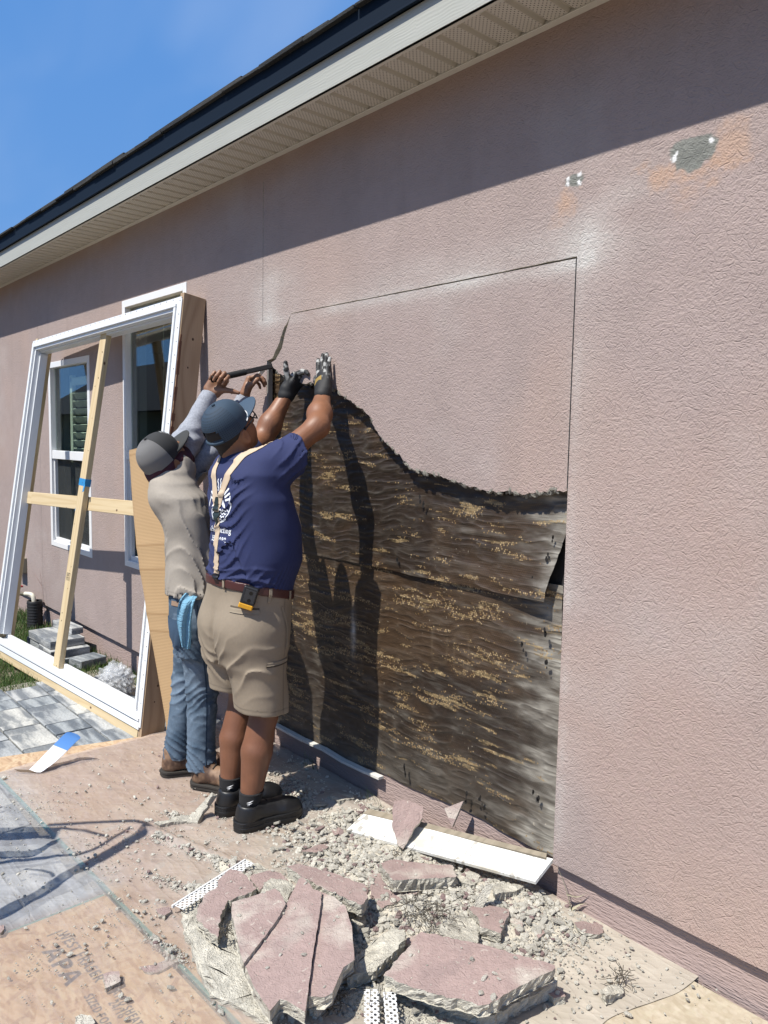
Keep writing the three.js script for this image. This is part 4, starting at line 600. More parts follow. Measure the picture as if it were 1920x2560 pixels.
['grey',[[-1.559,0.786],[-1.556,0.745],[-1.523,0.743],[-1.506,0.767],[-1.527,0.792]],[-1.534,0.045,0.767,0.00,0.00],0.030,'grey crumbling mortar lump by the left tip of the large right slab'],
['pink',[[-2.379,0.307],[-2.386,0.265],[-2.342,0.269],[-2.329,0.324]],[-2.359,0.030,0.292,0.00,0.10],0.020,'dusty pink flake in the crumbs left of the trim board'],
['grey',[[-1.843,0.636],[-1.846,0.572],[-1.806,0.597],[-1.794,0.647]],[-1.822,0.050,0.613,0.00,0.20],0.030,'light mortar chunk in the shade right of the cracked slab'],
['pink',[[-1.663,0.553],[-1.657,0.506],[-1.633,0.550],[-1.641,0.586]],[-1.648,0.045,0.549,0.00,0.00],0.020,'pink sliver behind the left corner of the large right slab'],
['grey',[[-1.578,0.133],[-1.570,0.093],[-1.539,0.104],[-1.531,0.134],[-1.556,0.149]],[-1.555,0.030,0.123,0.00,0.10],0.025,'pale wedge of mortar among crumbs by the trim board right end'],
['grey',[[-2.015,0.187],[-1.992,0.171],[-1.958,0.201],[-1.966,0.226],[-1.997,0.223]],[-1.985,0.040,0.202,0.00,0.10],0.035,'pale chunk against the left part of the trim board front edge'],
['grey',[[-1.486,0.235],[-1.465,0.224],[-1.399,0.272],[-1.394,0.292],[-1.430,0.283]],[-1.434,0.035,0.262,0.10,0.10],0.020,'narrow grey shard right of the square pink piece'],
];
// ---------- broken stucco ----------
const onSlab = [];
function slab(kind, poly, plane, th, parent, partName) {
  if (kind === 'pink' || partName) { const b = [0, 1].map((k) => [Math.min(...poly.map((p) => p[k])), Math.max(...poly.map((p) => p[k]))]), n = Math.round((b[0][1] - b[0][0]) * (b[1][1] - b[1][0]) * 650); for (let i = 0; i < n; i++) { const x = rr(...b[0]), z = rr(...b[1]); if (inPoly(poly, x, z)) onSlab.push([x, plane[1] + plane[3] * (x - plane[0]) + plane[4] * (z - plane[2]), z]); } }
  const [x0, h, z0, sx, sz] = plane, yOf = (x, z) => h + sx * (x - x0) + sz * (z - z0);
  const size = Math.max(...poly.map((p) => Math.hypot(p[0] - poly[0][0], p[1] - poly[0][1])));
  const o = jag(poly, Math.max(0.010, size * 0.035), partName ? 0.0012 : Math.min(0.004, size * 0.018));
  const cx = o.reduce((s, p) => s + p[0], 0) / o.length, cz = o.reduce((s, p) => s + p[1], 0) / o.length;
  const s = shapeOf(o.map(([x, z]) => [x, -z]));
  const g = new THREE.ShapeGeometry(s), P = [], U = [], u0 = rnd() * 2;
  const gi = g.index.array, gp = g.attributes.position;
  const pt = (x, z, dy) => { P.push(x, yOf(x, z) + dy, z); U.push(x + u0, -z + u0); };
  const cut = (tris, lim) => { let out = tris; for (let it = 0; it < 4; it++) { const nx = []; let more = false; for (const t of out) { let L = 0, k = 0; for (let e = 0; e < 3; e++) { const a = t[e], b = t[(e + 1) % 3], d = Math.hypot(a[0] - b[0], a[1] - b[1]); if (d > L) { L = d; k = e; } } if (L < lim) { nx.push(t); continue; } more = true; const a = t[k], b = t[(k + 1) % 3], c = t[(k + 2) % 3], m = [(a[0] + b[0]) / 2, (a[1] + b[1]) / 2]; nx.push([a, m, c], [m, b, c]); } out = nx; if (!more) break; } return out; };
  const tris = []; for (let i = 0; i < gi.length; i += 3) tris.push([0, 1, 2].map((k) => [gp.getX(gi[i + k]), -gp.getY(gi[i + k])]));
  const rough = kind === 'grey' ? 0.010 : 0.0012;
  const top = cut(tris, kind === 'grey' ? 0.03 : 0.2), bump = (x, z) => rough * (fb(x * 26, z * 26, 191, 3) - 0.5) * 2;
  for (const t of top) for (const q of t) pt(q[0], q[1], bump(q[0], q[1]));
  const face = new THREE.BufferGeometry(); face.setAttribute('position', new THREE.Float32BufferAttribute(P, 3)); face.setAttribute('uv', new THREE.Float32BufferAttribute(U, 2)); face.computeVertexNormals();
  // broken sides and underside
  const Q = [], UV = [], rows = 3, n = o.length, ring = [];
  for (let r = 0; r <= rows; r++) { const row = []; for (let i = 0; i < n; i++) { const [x, z] = o[i], v = r / rows, e = r ? rr(-0.004, 0.005) * (th / 0.03) - 0.006 * v : 0, L = Math.hypot(x - cx, z - cz) || 1, X = x + (x - cx) / L * e, Z = z + (z - cz) / L * e; row.push([X, yOf(X, Z) + (r ? 0 : bump(x, z)) - th * v + (r && r < rows ? rr(-0.002, 0.002) : 0), Z]); } ring.push(row); }
  for (let r = 0; r < rows; r++) for (let i = 0; i < n; i++) { const j = (i + 1) % n, a = ring[r][i], b = ring[r][j], c = ring[r + 1][j], d = ring[r + 1][i]; for (const q of [a, d, c, a, c, b]) { Q.push(...q); UV.push(q[0] + q[2], q[1] * 1.5 + q[2]); } }
  for (const t of tris) for (const q of [t[0], t[2], t[1]]) { const y = yOf(q[0], q[1]) - th; Q.push(q[0], y, q[1]); UV.push(q[0], q[1]); }
  const side = new THREE.BufferGeometry(); side.setAttribute('position', new THREE.Float32BufferAttribute(Q, 3)); side.setAttribute('uv', new THREE.Float32BufferAttribute(UV, 2)); side.computeVertexNormals();
  if (kind === 'grey') return mesh(merge([face, side]), mortarMat, partName || 'mortar', parent);
  const f = mesh(face, slabFace, partName || 'stucco_face', parent); mesh(side, mortarMat, partName ? 'broken_edge' : 'mortar', parent); return f;
}
const heart = thing('cracked_stucco_slab', 'largest pink stucco slab, cracked into three, lying on the pile', 'stucco slab');
const bead = thing('bent_corner_bead', 'bent strip of crumbly white mortar lying left of the black shoes', 'corner bead');
for (const [kind, poly, plane, th, label] of DEBRIS) {
  if (kind === 'heart') { slab('pink', poly, plane, th * 1.2, heart, 'stucco_piece'); continue; }
  if (!label) { slab('grey', poly, plane, th, bead, 'mortar'); continue; }
  const t = thing(kind === 'pink' ? 'stucco_piece' : 'mortar_piece', label, kind === 'pink' ? 'stucco piece' : 'mortar piece', kind === 'pink' ? 'broken pink stucco pieces on the ground' : 'broken grey mortar pieces on the ground');
  slab(kind, poly, plane, th * 1.15, t);
}
{ // raised arm of the bead
  const l = []; const pts = [V(-2.79, 0.02, 0.705), V(-2.83, 0.035, 0.66), V(-2.82, 0.07, 0.625), V(-2.80, 0.115, 0.60)]; for (let i = 0; i < 3; i++) { const b = beam(pts[i], pts[i + 1], 0.05 - i * 0.012, 0.022, V(0.3, 1, 0.4), 0.004); const p = b.attributes.position; for (let k = 0; k < p.count; k++) p.setXYZ(k, p.getX(k) + (n3(p.getX(k) * 90, p.getY(k) * 90, p.getZ(k) * 90) - 0.5) * 0.012, p.getY(k), p.getZ(k) + (n3(p.getZ(k) * 90, 3, p.getX(k) * 80) - 0.5) * 0.012); l.push(b); } mesh(merge(l), mortarMat, 'bent_arm', bead);
}
// stucco wedge leaning on the trim board, with its small neighbour
{
  const w = thing('stucco_wedge', 'pink stucco wedge leaning upright on the left part of the white trim board', 'stucco piece', 'broken pink stucco pieces on the ground');
  const s = shapeOf(jag([[0, 0.175], [0.04, 0.185], [0.115, 0.165], [0.118, 0.12], [0.085, 0.075], [0.05, 0], [0.03, 0.01], [0.0, 0.09]], 0.012, 0.003)), g = new THREE.ExtrudeGeometry(s, { depth: 0.026, bevelEnabled: false });
  g.translate(-0.05, 0, -0.013); g.rotateX(-0.75); g.rotateY(0.75); g.translate(-2.06, 0.045, 0.20); mesh(g, [slabFace, mortarMat], 'stucco_face', w);
  const w2 = thing('stucco_wedge', 'small dark pink shard behind the upright wedge at the foundation', 'stucco piece', 'broken pink stucco pieces on the ground');
  const g2 = new THREE.ExtrudeGeometry(shapeOf([[0, 0.03], [0.07, 0.07], [0.04, -0.03]]), { depth: 0.022, bevelEnabled: false }); g2.rotateX(-0.5); g2.rotateY(0.5); g2.translate(-1.99, 0.155, 0.05); mesh(g2, [slabFace, mortarMat], 'stucco_face', w2);
}
// white trim board fallen against the foundation, old wood strip behind it
{
  const q = (A, B, C, D, th, m, part, parent) => { const n = B.clone().sub(A).cross(D.clone().sub(A)).normalize(); if (n.y < 0) n.negate(); const c = [A, B, C, D], P = []; const lo = c.map((p) => p.clone().addScaledVector(n, -th)); const tri = (...v) => v.forEach((p) => P.push(p.x, p.y, p.z)); tri(c[0], c[1], c[2], c[0], c[2], c[3]); tri(lo[0], lo[2], lo[1], lo[0], lo[3], lo[2]); for (let i = 0; i < 4; i++) { const j = (i + 1) % 4; tri(c[i], lo[i], lo[j], c[i], lo[j], c[j]); } const g = new THREE.BufferGeometry(); g.setAttribute('position', new THREE.Float32BufferAttribute(P, 3)); const U = []; for (let i = 0; i < P.length; i += 3) U.push(P[i], P[i + 2]); g.setAttribute('uv', new THREE.Float32BufferAttribute(U, 2)); g.computeVertexNormals(); return mesh(g, m, part, parent); };
  const trimTex = colorTex(512, 128, 1.2, 0.3, (x, z) => { const d = fb(x * 9, z * 22, 201, 4), s = sstep(0.72, 0.78, n2(x * 90, z * 60, 203)) * sstep(0.5, 0.7, n2(x * 12, z * 12, 204)); return mix3(mix3([0.82, 0.82, 0.78], [0.62, 0.58, 0.49], sstep(0.52, 0.75, d)), [0.3, 0.27, 0.22], s * 0.7); });
  const t = thing('trim_board', 'long white trim board fallen along the foundation under the open wall', 'board');
  q(V(-2.352, 0.062, 0.155), V(-1.530, 0.160, -0.020), V(-1.552, 0.092, 0.048), V(-2.335, 0.032, 0.260), 0.012, mat(1, 1, 1, 0.5, { map: trimTex }), 'board', t);
  const o = thing('wood_strip', 'dusty grey wood strip between trim board and foundation', 'board');
  q(V(-2.36, 0.070, 0.120), V(-1.56, 0.166, -0.024), V(-1.55, 0.160, -0.006), V(-2.36, 0.060, 0.150), 0.016, oldWoodMat, 'strip', o);
}
// perforated corner strips
{
  const holes = colorTex(128, 256, 0.06, 0.12, (x, y) => { const P = 0.02, q = (ax, ay) => { const dx = x / P - ax, dy = y / P - ay; return Math.hypot(dx - Math.round(dx), dy - Math.round(dy)) * P; }; const k = q(0.5, 0.25) < 0.0046 || q(0, 0.75) < 0.0046 || q(0.5, 0.75) < 0.0018; return [0.80, 0.80, 0.78, k ? 0 : 1]; }, 0, 0, true, true);
  const hm = mat(1, 1, 1, 0.5, { map: holes, alphaTest: 0.5 }), pm = mat(0.78, 0.78, 0.76, 0.5);
  const flat = (p0, p1, w, lift, parent, name) => { const d = p1.clone().sub(p0), L = d.length(), y = d.normalize(), n = V(0, 1, 0).addScaledVector(V(lift, 0, 0), 1).normalize(), x = y.clone().cross(n).normalize(), z = x.clone().cross(y); const g = new THREE.BoxGeometry(w, L, 0.0016); boxUV(g, 0.03 - 0.7 * 0, 0); g.applyMatrix4(new THREE.Matrix4().makeBasis(x, y, z).setPosition(p0.clone().add(p1).multiplyScalar(0.5))); return mesh(g, hm, name, parent); };
  const a = thing('perforated_strip', 'white perforated corner strip at the left rear edge of the pile', 'corner strip', 'white perforated corner strips in the rubble');
  flat(V(-2.262, 0.048, 1.030), V(-2.352, 0.048, 0.700), 0.044, 0, a, 'perforated_leaf'); mesh(beam(V(-2.283, 0.046, 1.044), V(-2.378, 0.046, 0.705), 0.007, 0.010, V(0, 1, 0), 0.001), pm, 'rounded_nose', a);
  const b = thing('perforated_strip', 'white perforated corner strip at the bottom edge between the two large slabs', 'corner strip', 'white perforated corner strips in the rubble');
  flat(V(-1.545, 0.060, 0.800), V(-1.425, 0.055, 0.900), 0.042, 0, b, 'perforated_leaf'); flat(V(-1.497, 0.068, 0.775), V(-1.385, 0.062, 0.862), 0.036, 0, b, 'perforated_leaf');
  const l = []; for (const [x, z] of [[-1.52, 0.80], [-1.485, 0.82], [-1.48, 0.80], [-1.50, 0.845]]) l.push(tube([V(x, 0.05, z), V(x + rr(-0.01, 0.01), 0.10, z + rr(-0.01, 0.01))], 0.0009, 2, 5)); mesh(merge(l), mat(0.1, 0.1, 0.1, 0.4, { metalness: 0.5 }), 'nails', b);
}
// torn chicken wire and lath ends
function wireTuft(name, label, c, R, n, len) {
  const t = thing(name, label, 'wire', 'tufts of torn lath wire in the rubble'), l = [];
  for (let i = 0; i < n; i++) { let p = c.clone().add(V(rr(-R.x, R.x), rr(-R.y * 0.3, R.y), rr(-R.z, R.z))), d = V(rr(-1, 1), rr(-0.3, 0.7), rr(-1, 1)).normalize(); const pts = [p.clone()]; for (let k = 0; k < 4; k++) { d.add(V(rr(-0.8, 0.8), rr(-0.6, 0.5), rr(-0.8, 0.8))).normalize(); p = p.clone().addScaledVector(d, len * rr(0.5, 1)); p.y = Math.max(0.012, p.y); pts.push(p); } l.push(tube(pts, 0.0011, 8, 4)); }
  mesh(merge(l), mat(0.09, 0.075, 0.055, 0.6), 'wire_strands', t);
}
wireTuft('wire_tuft', 'dark tangle of lath wire in the middle of the rubble behind the two slabs', V(-1.68, 0.075, 0.46), V(0.10, 0.03, 0.05), 70, 0.022);
wireTuft('wire_tuft', 'curled chicken wire hanging from the lone grey shard on the right', V(-1.135, 0.03, 0.19), V(0.018, 0.02, 0.02), 22, 0.016);
wireTuft('wire_tuft', 'wire ends under the front edge of the large right slab', V(-1.40, 0.03, 0.82), V(0.12, 0.02, 0.03), 24, 0.013);
wireTuft('wire_tuft', 'wire ends and dry straw at the foot of the cracked slab', V(-1.60, 0.04, 0.90), V(0.03, 0.03, 0.03), 34, 0.016);
wireTuft('wire_tuft', 'wire net hanging below the wedge on the trim board', V(-2.02, 0.03, 0.23), V(0.04, 0.02, 0.03), 30, 0.018);
wireTuft('wire_tuft', 'rusty wire stubs beside the crack of the left pink slab', V(-2.02, 0.07, 0.99), V(0.02, 0.015, 0.03), 26, 0.012);
// a standing flake of mortar
{ const f = thing('mortar_flake', 'thin mortar flake standing on edge below the trim board', 'mortar piece', 'broken grey mortar pieces on the ground'); const g = new THREE.ExtrudeGeometry(shapeOf(jag([[0, 0], [0.012, 0.05], [0.045, 0.105], [0.075, 0.11], [0.05, 0.06], [0.02, 0.0]], 0.01, 0.002)), { depth: 0.012, bevelEnabled: false }); g.rotateX(-0.5); g.rotateY(0.7); g.translate(-1.62, 0.03, 0.30); mesh(g, mortarMat, 'mortar', f); }
// dry grass stalk and weeds at the wall foot
function weed(name, label, pts, w, m) { const t = thing(name, label, 'weed', 'weeds at the foot of the wall'); const l = []; for (const line of pts) { const c = new THREE.CatmullRomCurve3(line.map((p) => V(...p))), P = [], I = []; for (let i = 0; i <= 14; i++) { const p = c.getPoint(i / 14), k = w * (1 - i / 15); P.push(p.x - k, p.y, p.z - k * 0.6, p.x + k, p.y + 0.001, p.z + k * 0.6, p.x, p.y - k * 0.4, p.z + k * 0.4); } for (let i = 0; i < 14; i++) { const a = i * 3; for (let e = 0; e < 3; e++) { const b = (e + 1) % 3; I.push(a + e, a + b, a + b + 3, a + e, a + b + 3, a + e + 3); } } const g = new THREE.BufferGeometry(); g.setAttribute('position', new THREE.Float32BufferAttribute(P, 3)); g.setIndex(I); g.computeVertexNormals(); l.push(g); } mesh(merge(l), m, 'leaf', t); }
const dry = mat(0.46, 0.42, 0.30, 0.8), green = mat(0.10, 0.17, 0.05, 0.7);
weed('dry_stalk', 'dry bent grass stalk at the right end of the trim board', [[[-1.44, 0.0, -0.015], [-1.45, 0.06, -0.005], [-1.48, 0.12, -0.005], [-1.50, 0.155, 0.0]], [[-1.455, 0.07, -0.004], [-1.42, 0.075, -0.012], [-1.385, 0.105, -0.02]], [[-1.44, 0.02, -0.01], [-1.41, 0.05, -0.02], [-1.39, 0.06, -0.025]]], 0.006, dry);
weed('weed', 'green grass blades behind the upright wedge on the trim board', [[[-1.92, 0.03, 0.02], [-1.93, 0.09, 0.03], [-1.97, 0.16, 0.03]], [[-1.91, 0.03, 0.02], [-1.89, 0.08, 0.04], [-1.85, 0.10, 0.05]], [[-1.93, 0.03, 0.02], [-1.96, 0.08, 0.03], [-2.0, 0.11, 0.04]]], 0.006, green);
weed('weed', 'grass tuft at the foundation beside the man in shorts', [...Array(9)].map((_, i) => { const x = -2.92 + rr(-0.05, 0.05); return [[x, 0.0, 0.0], [x + rr(-0.02, 0.02), 0.06, 0.01], [x + rr(-0.05, 0.05), rr(0.08, 0.14), 0.02]]; }), 0.004, green);
weed('weed', 'small grass stems at the foundation left of the grey fragment', [...Array(10)].map((_, i) => { const x = -2.42 + rr(-0.16, 0.12); return [[x, 0.0, 0.0], [x + rr(-0.02, 0.02), 0.04, 0.01], [x + rr(-0.03, 0.03), rr(0.05, 0.10), 0.02]]; }), 0.003, green);
weed('weed', 'bare twiggy weed growing up the wall by the black pipe', [[[-6.72, 0.0, 0.03], [-6.76, 0.25, 0.03], [-6.82, 0.42, 0.03], [-6.84, 0.47, 0.03]], [[-6.79, 0.33, 0.03], [-6.86, 0.38, 0.04], [-6.95, 0.42, 0.04]]], 0.003, mat(0.25, 0.12, 0.08, 0.8));
// loose rubble
{
  const stones = [0, 1, 2].map((k) => { const g = new THREE.IcosahedronGeometry(1, k ? 0 : 1); const p = g.attributes.position; for (let i = 0; i < p.count; i++) { const x = p.getX(i), y = p.getY(i), z = p.getZ(i), e = 0.6 + 0.75 * n3(x * 1.7 + k * 7, y * 1.7, z * 1.7); p.setXYZ(i, x * e, y * e * 0.62, z * e * 0.85); } g.computeVertexNormals(); boxUV(g); return g; });
  const crumbs = []; const dens = (x, z) => {
    let d = 0.006 + 0.02 * sstep(0.55, 0.7, fb(x * 3, z * 3, 221, 3));
    d += 0.95 * Math.exp(-Math.pow((x + 1.95) / 0.42, 2) - Math.pow((z - 0.36) / 0.20, 2)) + 0.9 * Math.exp(-Math.pow((x + 1.58) / 0.22, 2) - Math.pow((z - 0.20) / 0.20, 2)) + 0.6 * Math.exp(-Math.pow((x + 2.35) / 0.3, 2) - Math.pow((z - 0.12) / 0.10, 2)) + 0.25 * Math.exp(-Math.pow((x + 1.4) / 0.22, 2) - Math.pow((z - 0.1) / 0.10, 2)) + 0.30 * Math.exp(-Math.pow((x + 1.6) / 0.35, 2) - Math.pow((z - 0.65) / 0.25, 2)) + 0.25 * Math.exp(-Math.pow((x + 2.75) / 0.25, 2) - Math.pow((z - 0.30) / 0.15, 2));
    d += 0.04 * Math.exp(-Math.pow((x + 1.15) / 0.15, 2) - Math.pow((z - 0.1) / 0.12, 2));
    // little windrows caught in the folds of the plastic
    for (const [ax, az, bx, bz] of [[-2.80, 0.86, -2.40, 0.74], [-2.55, 1.0, -2.28, 0.90], [-2.2, 1.15, -2.05, 1.12], [-2.45, 0.78, -2.2, 0.68], [-2.95, 0.74, -2.85, 0.70]]) { const dx = bx - ax, dz = bz - az, t = clamp(((x - ax) * dx + (z - az) * dz) / (dx * dx + dz * dz)); d += 0.42 * Math.exp(-Math.pow(Math.hypot(x - ax - dx * t, z - az - dz * t) / 0.022, 2)); }
    if (x < -3.6) d *= 0.2; d *= 1 - 0.75 * sstep(-1.42, -1.28, x); return d * (0.45 + 0.9 * fb(x * 12, z * 12, 225, 2));
  };
  const q = new THREE.Quaternion(), m = new THREE.Matrix4(), c = new THREE.Color();
  const lists = [[], [], []];
  for (let i = 0; i < 400000 && lists[0].length + lists[1].length + lists[2].length < 38000; i++) {
    const x = rr(-3.75, -0.75), z = rr(-0.02, 1.55), d = dens(x, z); if (rnd() > d) continue;
    const s = Math.pow(rnd(), 9) * 0.0125 * (d > 0.3 ? 1 : 0.7) + 0.0014 + 0.0022 * rnd(), pile = d > 0.35 ? rnd() * 0.03 * Math.min(1, d) : 0;
    q.setFromEuler(new THREE.Euler(rr(-0.6, 0.6), rr(0, 6.3), rr(-0.6, 0.6))); m.compose(V(x, 0.019 + s * 0.4 + pile, z), q, V(s * rr(0.8, 1.5), s, s)); lists[Math.floor(rnd() * 3)].push([m.clone(), rnd() < 0.07 ? [0.40, 0.285, 0.27] : ((k) => [0.86 * k, 0.815 * k, 0.70 * k])(rr(0.7, 1.12))]);
  }
  for (const [x, y, z] of onSlab) { const s = Math.pow(rnd(), 7) * 0.009 + 0.0013; q.setFromEuler(new THREE.Euler(rr(-0.6, 0.6), rr(0, 6.3), 0)); m.compose(V(x, y + s * 0.35, z), q, V(s * rr(0.9, 1.6), s, s)); lists[Math.floor(rnd() * 3)].push([m.clone(), ((k) => [0.84 * k, 0.79 * k, 0.68 * k])(rr(0.7, 1.1))]); }
  const gm = mat(1, 1, 1, 0.95, { bumpMap: sandRelief, bumpScale: 0.004 });
  lists.forEach((L, k) => { const im = new THREE.InstancedMesh(stones[k], gm, L.length); L.forEach(([mm, cc], i) => { im.setMatrixAt(i, mm); c.setRGB(...cc); im.setColorAt(i, c); }); im.name = nm('mortar_crumbs'); im.castShadow = im.receiveShadow = true; scene.add(im); tag(im, ['rounded pale mortar crumbs strewn over the plastic sheet', 'angular pale mortar crumbs strewn over the plastic sheet', 'flat pale mortar crumbs strewn over the plastic sheet'][k], 'rubble', null, 'stuff'); });
  // flat broken chips among the crumbs
  { const chips = [0, 1, 2].map((k) => { const n = 6 + k, p = []; for (let i = 0; i < n; i++) { const a = i / n * 6.283, r = rr(0.55, 1.1); p.push([Math.cos(a) * r, Math.sin(a) * r * 0.7]); } const g = new THREE.ExtrudeGeometry(shapeOf(p), { depth: 0.5, bevelEnabled: false }); g.rotateX(-Math.PI / 2); return boxUV(g.toNonIndexed ? g : g); }), ch = [[], [], []]; let left = 260;
    for (let i = 0; i < 30000 && left > 0; i++) { const x = rr(-2.8, -1.2), z = rr(0, 0.95), d = dens(x, z); if (d < 0.12 || rnd() > d) continue; const s = rr(0.007, 0.022); q.setFromEuler(new THREE.Euler(rr(-0.5, 0.5), rr(0, 6.3), rr(-0.5, 0.5))); m.compose(V(x, 0.03 + 0.02 * rnd() * d, z), q, V(s * rr(1, 1.5), s * 0.7, s)); ch[left % 3].push([m.clone(), rnd() < 0.35 ? [0.38, 0.275, 0.255] : ((k) => [0.76 * k, 0.72 * k, 0.62 * k])(rr(0.65, 1.1))]); left--; }
    ch.forEach((L, k) => { const im = new THREE.InstancedMesh(chips[k], gm, L.length); L.forEach(([mm, cc], i) => { im.setMatrixAt(i, mm); c.setRGB(...cc); im.setColorAt(i, c); }); im.name = nm('stucco_chips'); im.castShadow = im.receiveShadow = true; scene.add(im); tag(im, 'small flat chips of broken stucco mixed into the crumbs', 'rubble', null, 'stuff'); im.userData.group = 'stucco chips in the rubble'; }); }
  // dust heap under the rubble
  const nx = 90, nz = 50, P = [], I = [], U = [], hgt = (x, z) => { const d = dens(x, z); let b = 0.030 * sstep(0.12, 0.75, d) + 0.01 * fb(x * 15, z * 15, 227, 3) - 0.008; return b; };
  for (let j = 0; j <= nz; j++) for (let i = 0; i <= nx; i++) { const x = lerp(-3.0, -1.05, i / nx), z = lerp(-0.03, 1.0, j / nz); P.push(x, 0.013 + hgt(x, z), z); U.push(x, z); }
  for (let j = 0; j < nz; j++) for (let i = 0; i < nx; i++) { const a = j * (nx + 1) + i; I.push(a, a + nx + 2, a + 1, a, a + nx + 1, a + nx + 2); }
  const g = new THREE.BufferGeometry(); g.setAttribute('position', new THREE.Float32BufferAttribute(P, 3)); g.setAttribute('uv', new THREE.Float32BufferAttribute(U, 2)); g.setIndex(I); g.computeVertexNormals();
  tag(mesh(g, mat(0.58, 0.53, 0.435, 0.97, { bumpMap: sandRelief, bumpScale: 0.008 }), 'mortar_dust'), 'heap of pale mortar dust below the open wall', 'rubble', null, 'stuff');
}
// ---------- people: bodies and clothes meshed from distance fields ----------
const smin = (a, b, k) => { const h = Math.max(k - Math.abs(a - b), 0) / k; return Math.min(a, b) - h * h * k * 0.25; };
const smax = (a, b, k) => -smin(-a, -b, k);
function cap(a, b, ra, rb) { // tapered capsule
  const ax = a.x, ay = a.y, az = a.z, bx = b.x - ax, by = b.y - ay, bz = b.z - az, L = bx * bx + by * by + bz * bz;
  return (x, y, z) => { const px = x - ax, py = y - ay, pz = z - az; let t = (px * bx + py * by + pz * bz) / L; t = t < 0 ? 0 : t > 1 ? 1 : t; const dx = px - bx * t, dy = py - by * t, dz = pz - bz * t; return Math.sqrt(dx * dx + dy * dy + dz * dz) - (ra + (rb - ra) * t); };
}
function ell(c, r, m) { // ellipsoid, optionally turned by matrix m (world -> local)
  return (x, y, z) => { let dx = x - c.x, dy = y - c.y, dz = z - c.z; const q = Math.hypot(dx / r.x, dy / r.y, dz / r.z), g = Math.hypot(dx / (r.x * r.x), dy / (r.y * r.y), dz / (r.z * r.z)); return g < 1e-9 ? -Math.min(r.x, r.y, r.z) : q * (q - 1) / g; };
}
function loft(secs, yaw, pow = 2.3) { // stacked ovals: [y, cx, cz, half width, half depth, (front bulge)]
  const F = [-Math.sin(yaw), -Math.cos(yaw)], R = [Math.cos(yaw), -Math.sin(yaw)];
  return (x, y, z) => {
    let i = 0; while (i < secs.length - 2 && y > secs[i + 1][0]) i++;
    const A = secs[i], B = secs[i + 1]; let t = (y - A[0]) / (B[0] - A[0]); const e = t < 0 ? -t * (B[0] - A[0]) : t > 1 ? (t - 1) * (B[0] - A[0]) : 0; t = clamp(t); t = t * t * (3 - 2 * t) * 0.5 + t * 0.5;
    const dx = x - lerp(A[1], B[1], t), dz = z - lerp(A[2], B[2], t), a = lerp(A[3], B[3], t), b = lerp(A[4], B[4], t);
    const r = Math.abs(dx * R[0] + dz * R[1]) / a, f = Math.abs(dx * F[0] + dz * F[1]) / b, q = Math.pow(Math.pow(r, pow) + Math.pow(f, pow), 1 / pow);
    const d = (q - 1) * Math.min(a, b) * (0.55 + 0.45 * Math.min(1, q)); return e > 0 ? Math.hypot(Math.max(d, 0), e) + Math.min(d, 0) * 0 : d;
  };
}
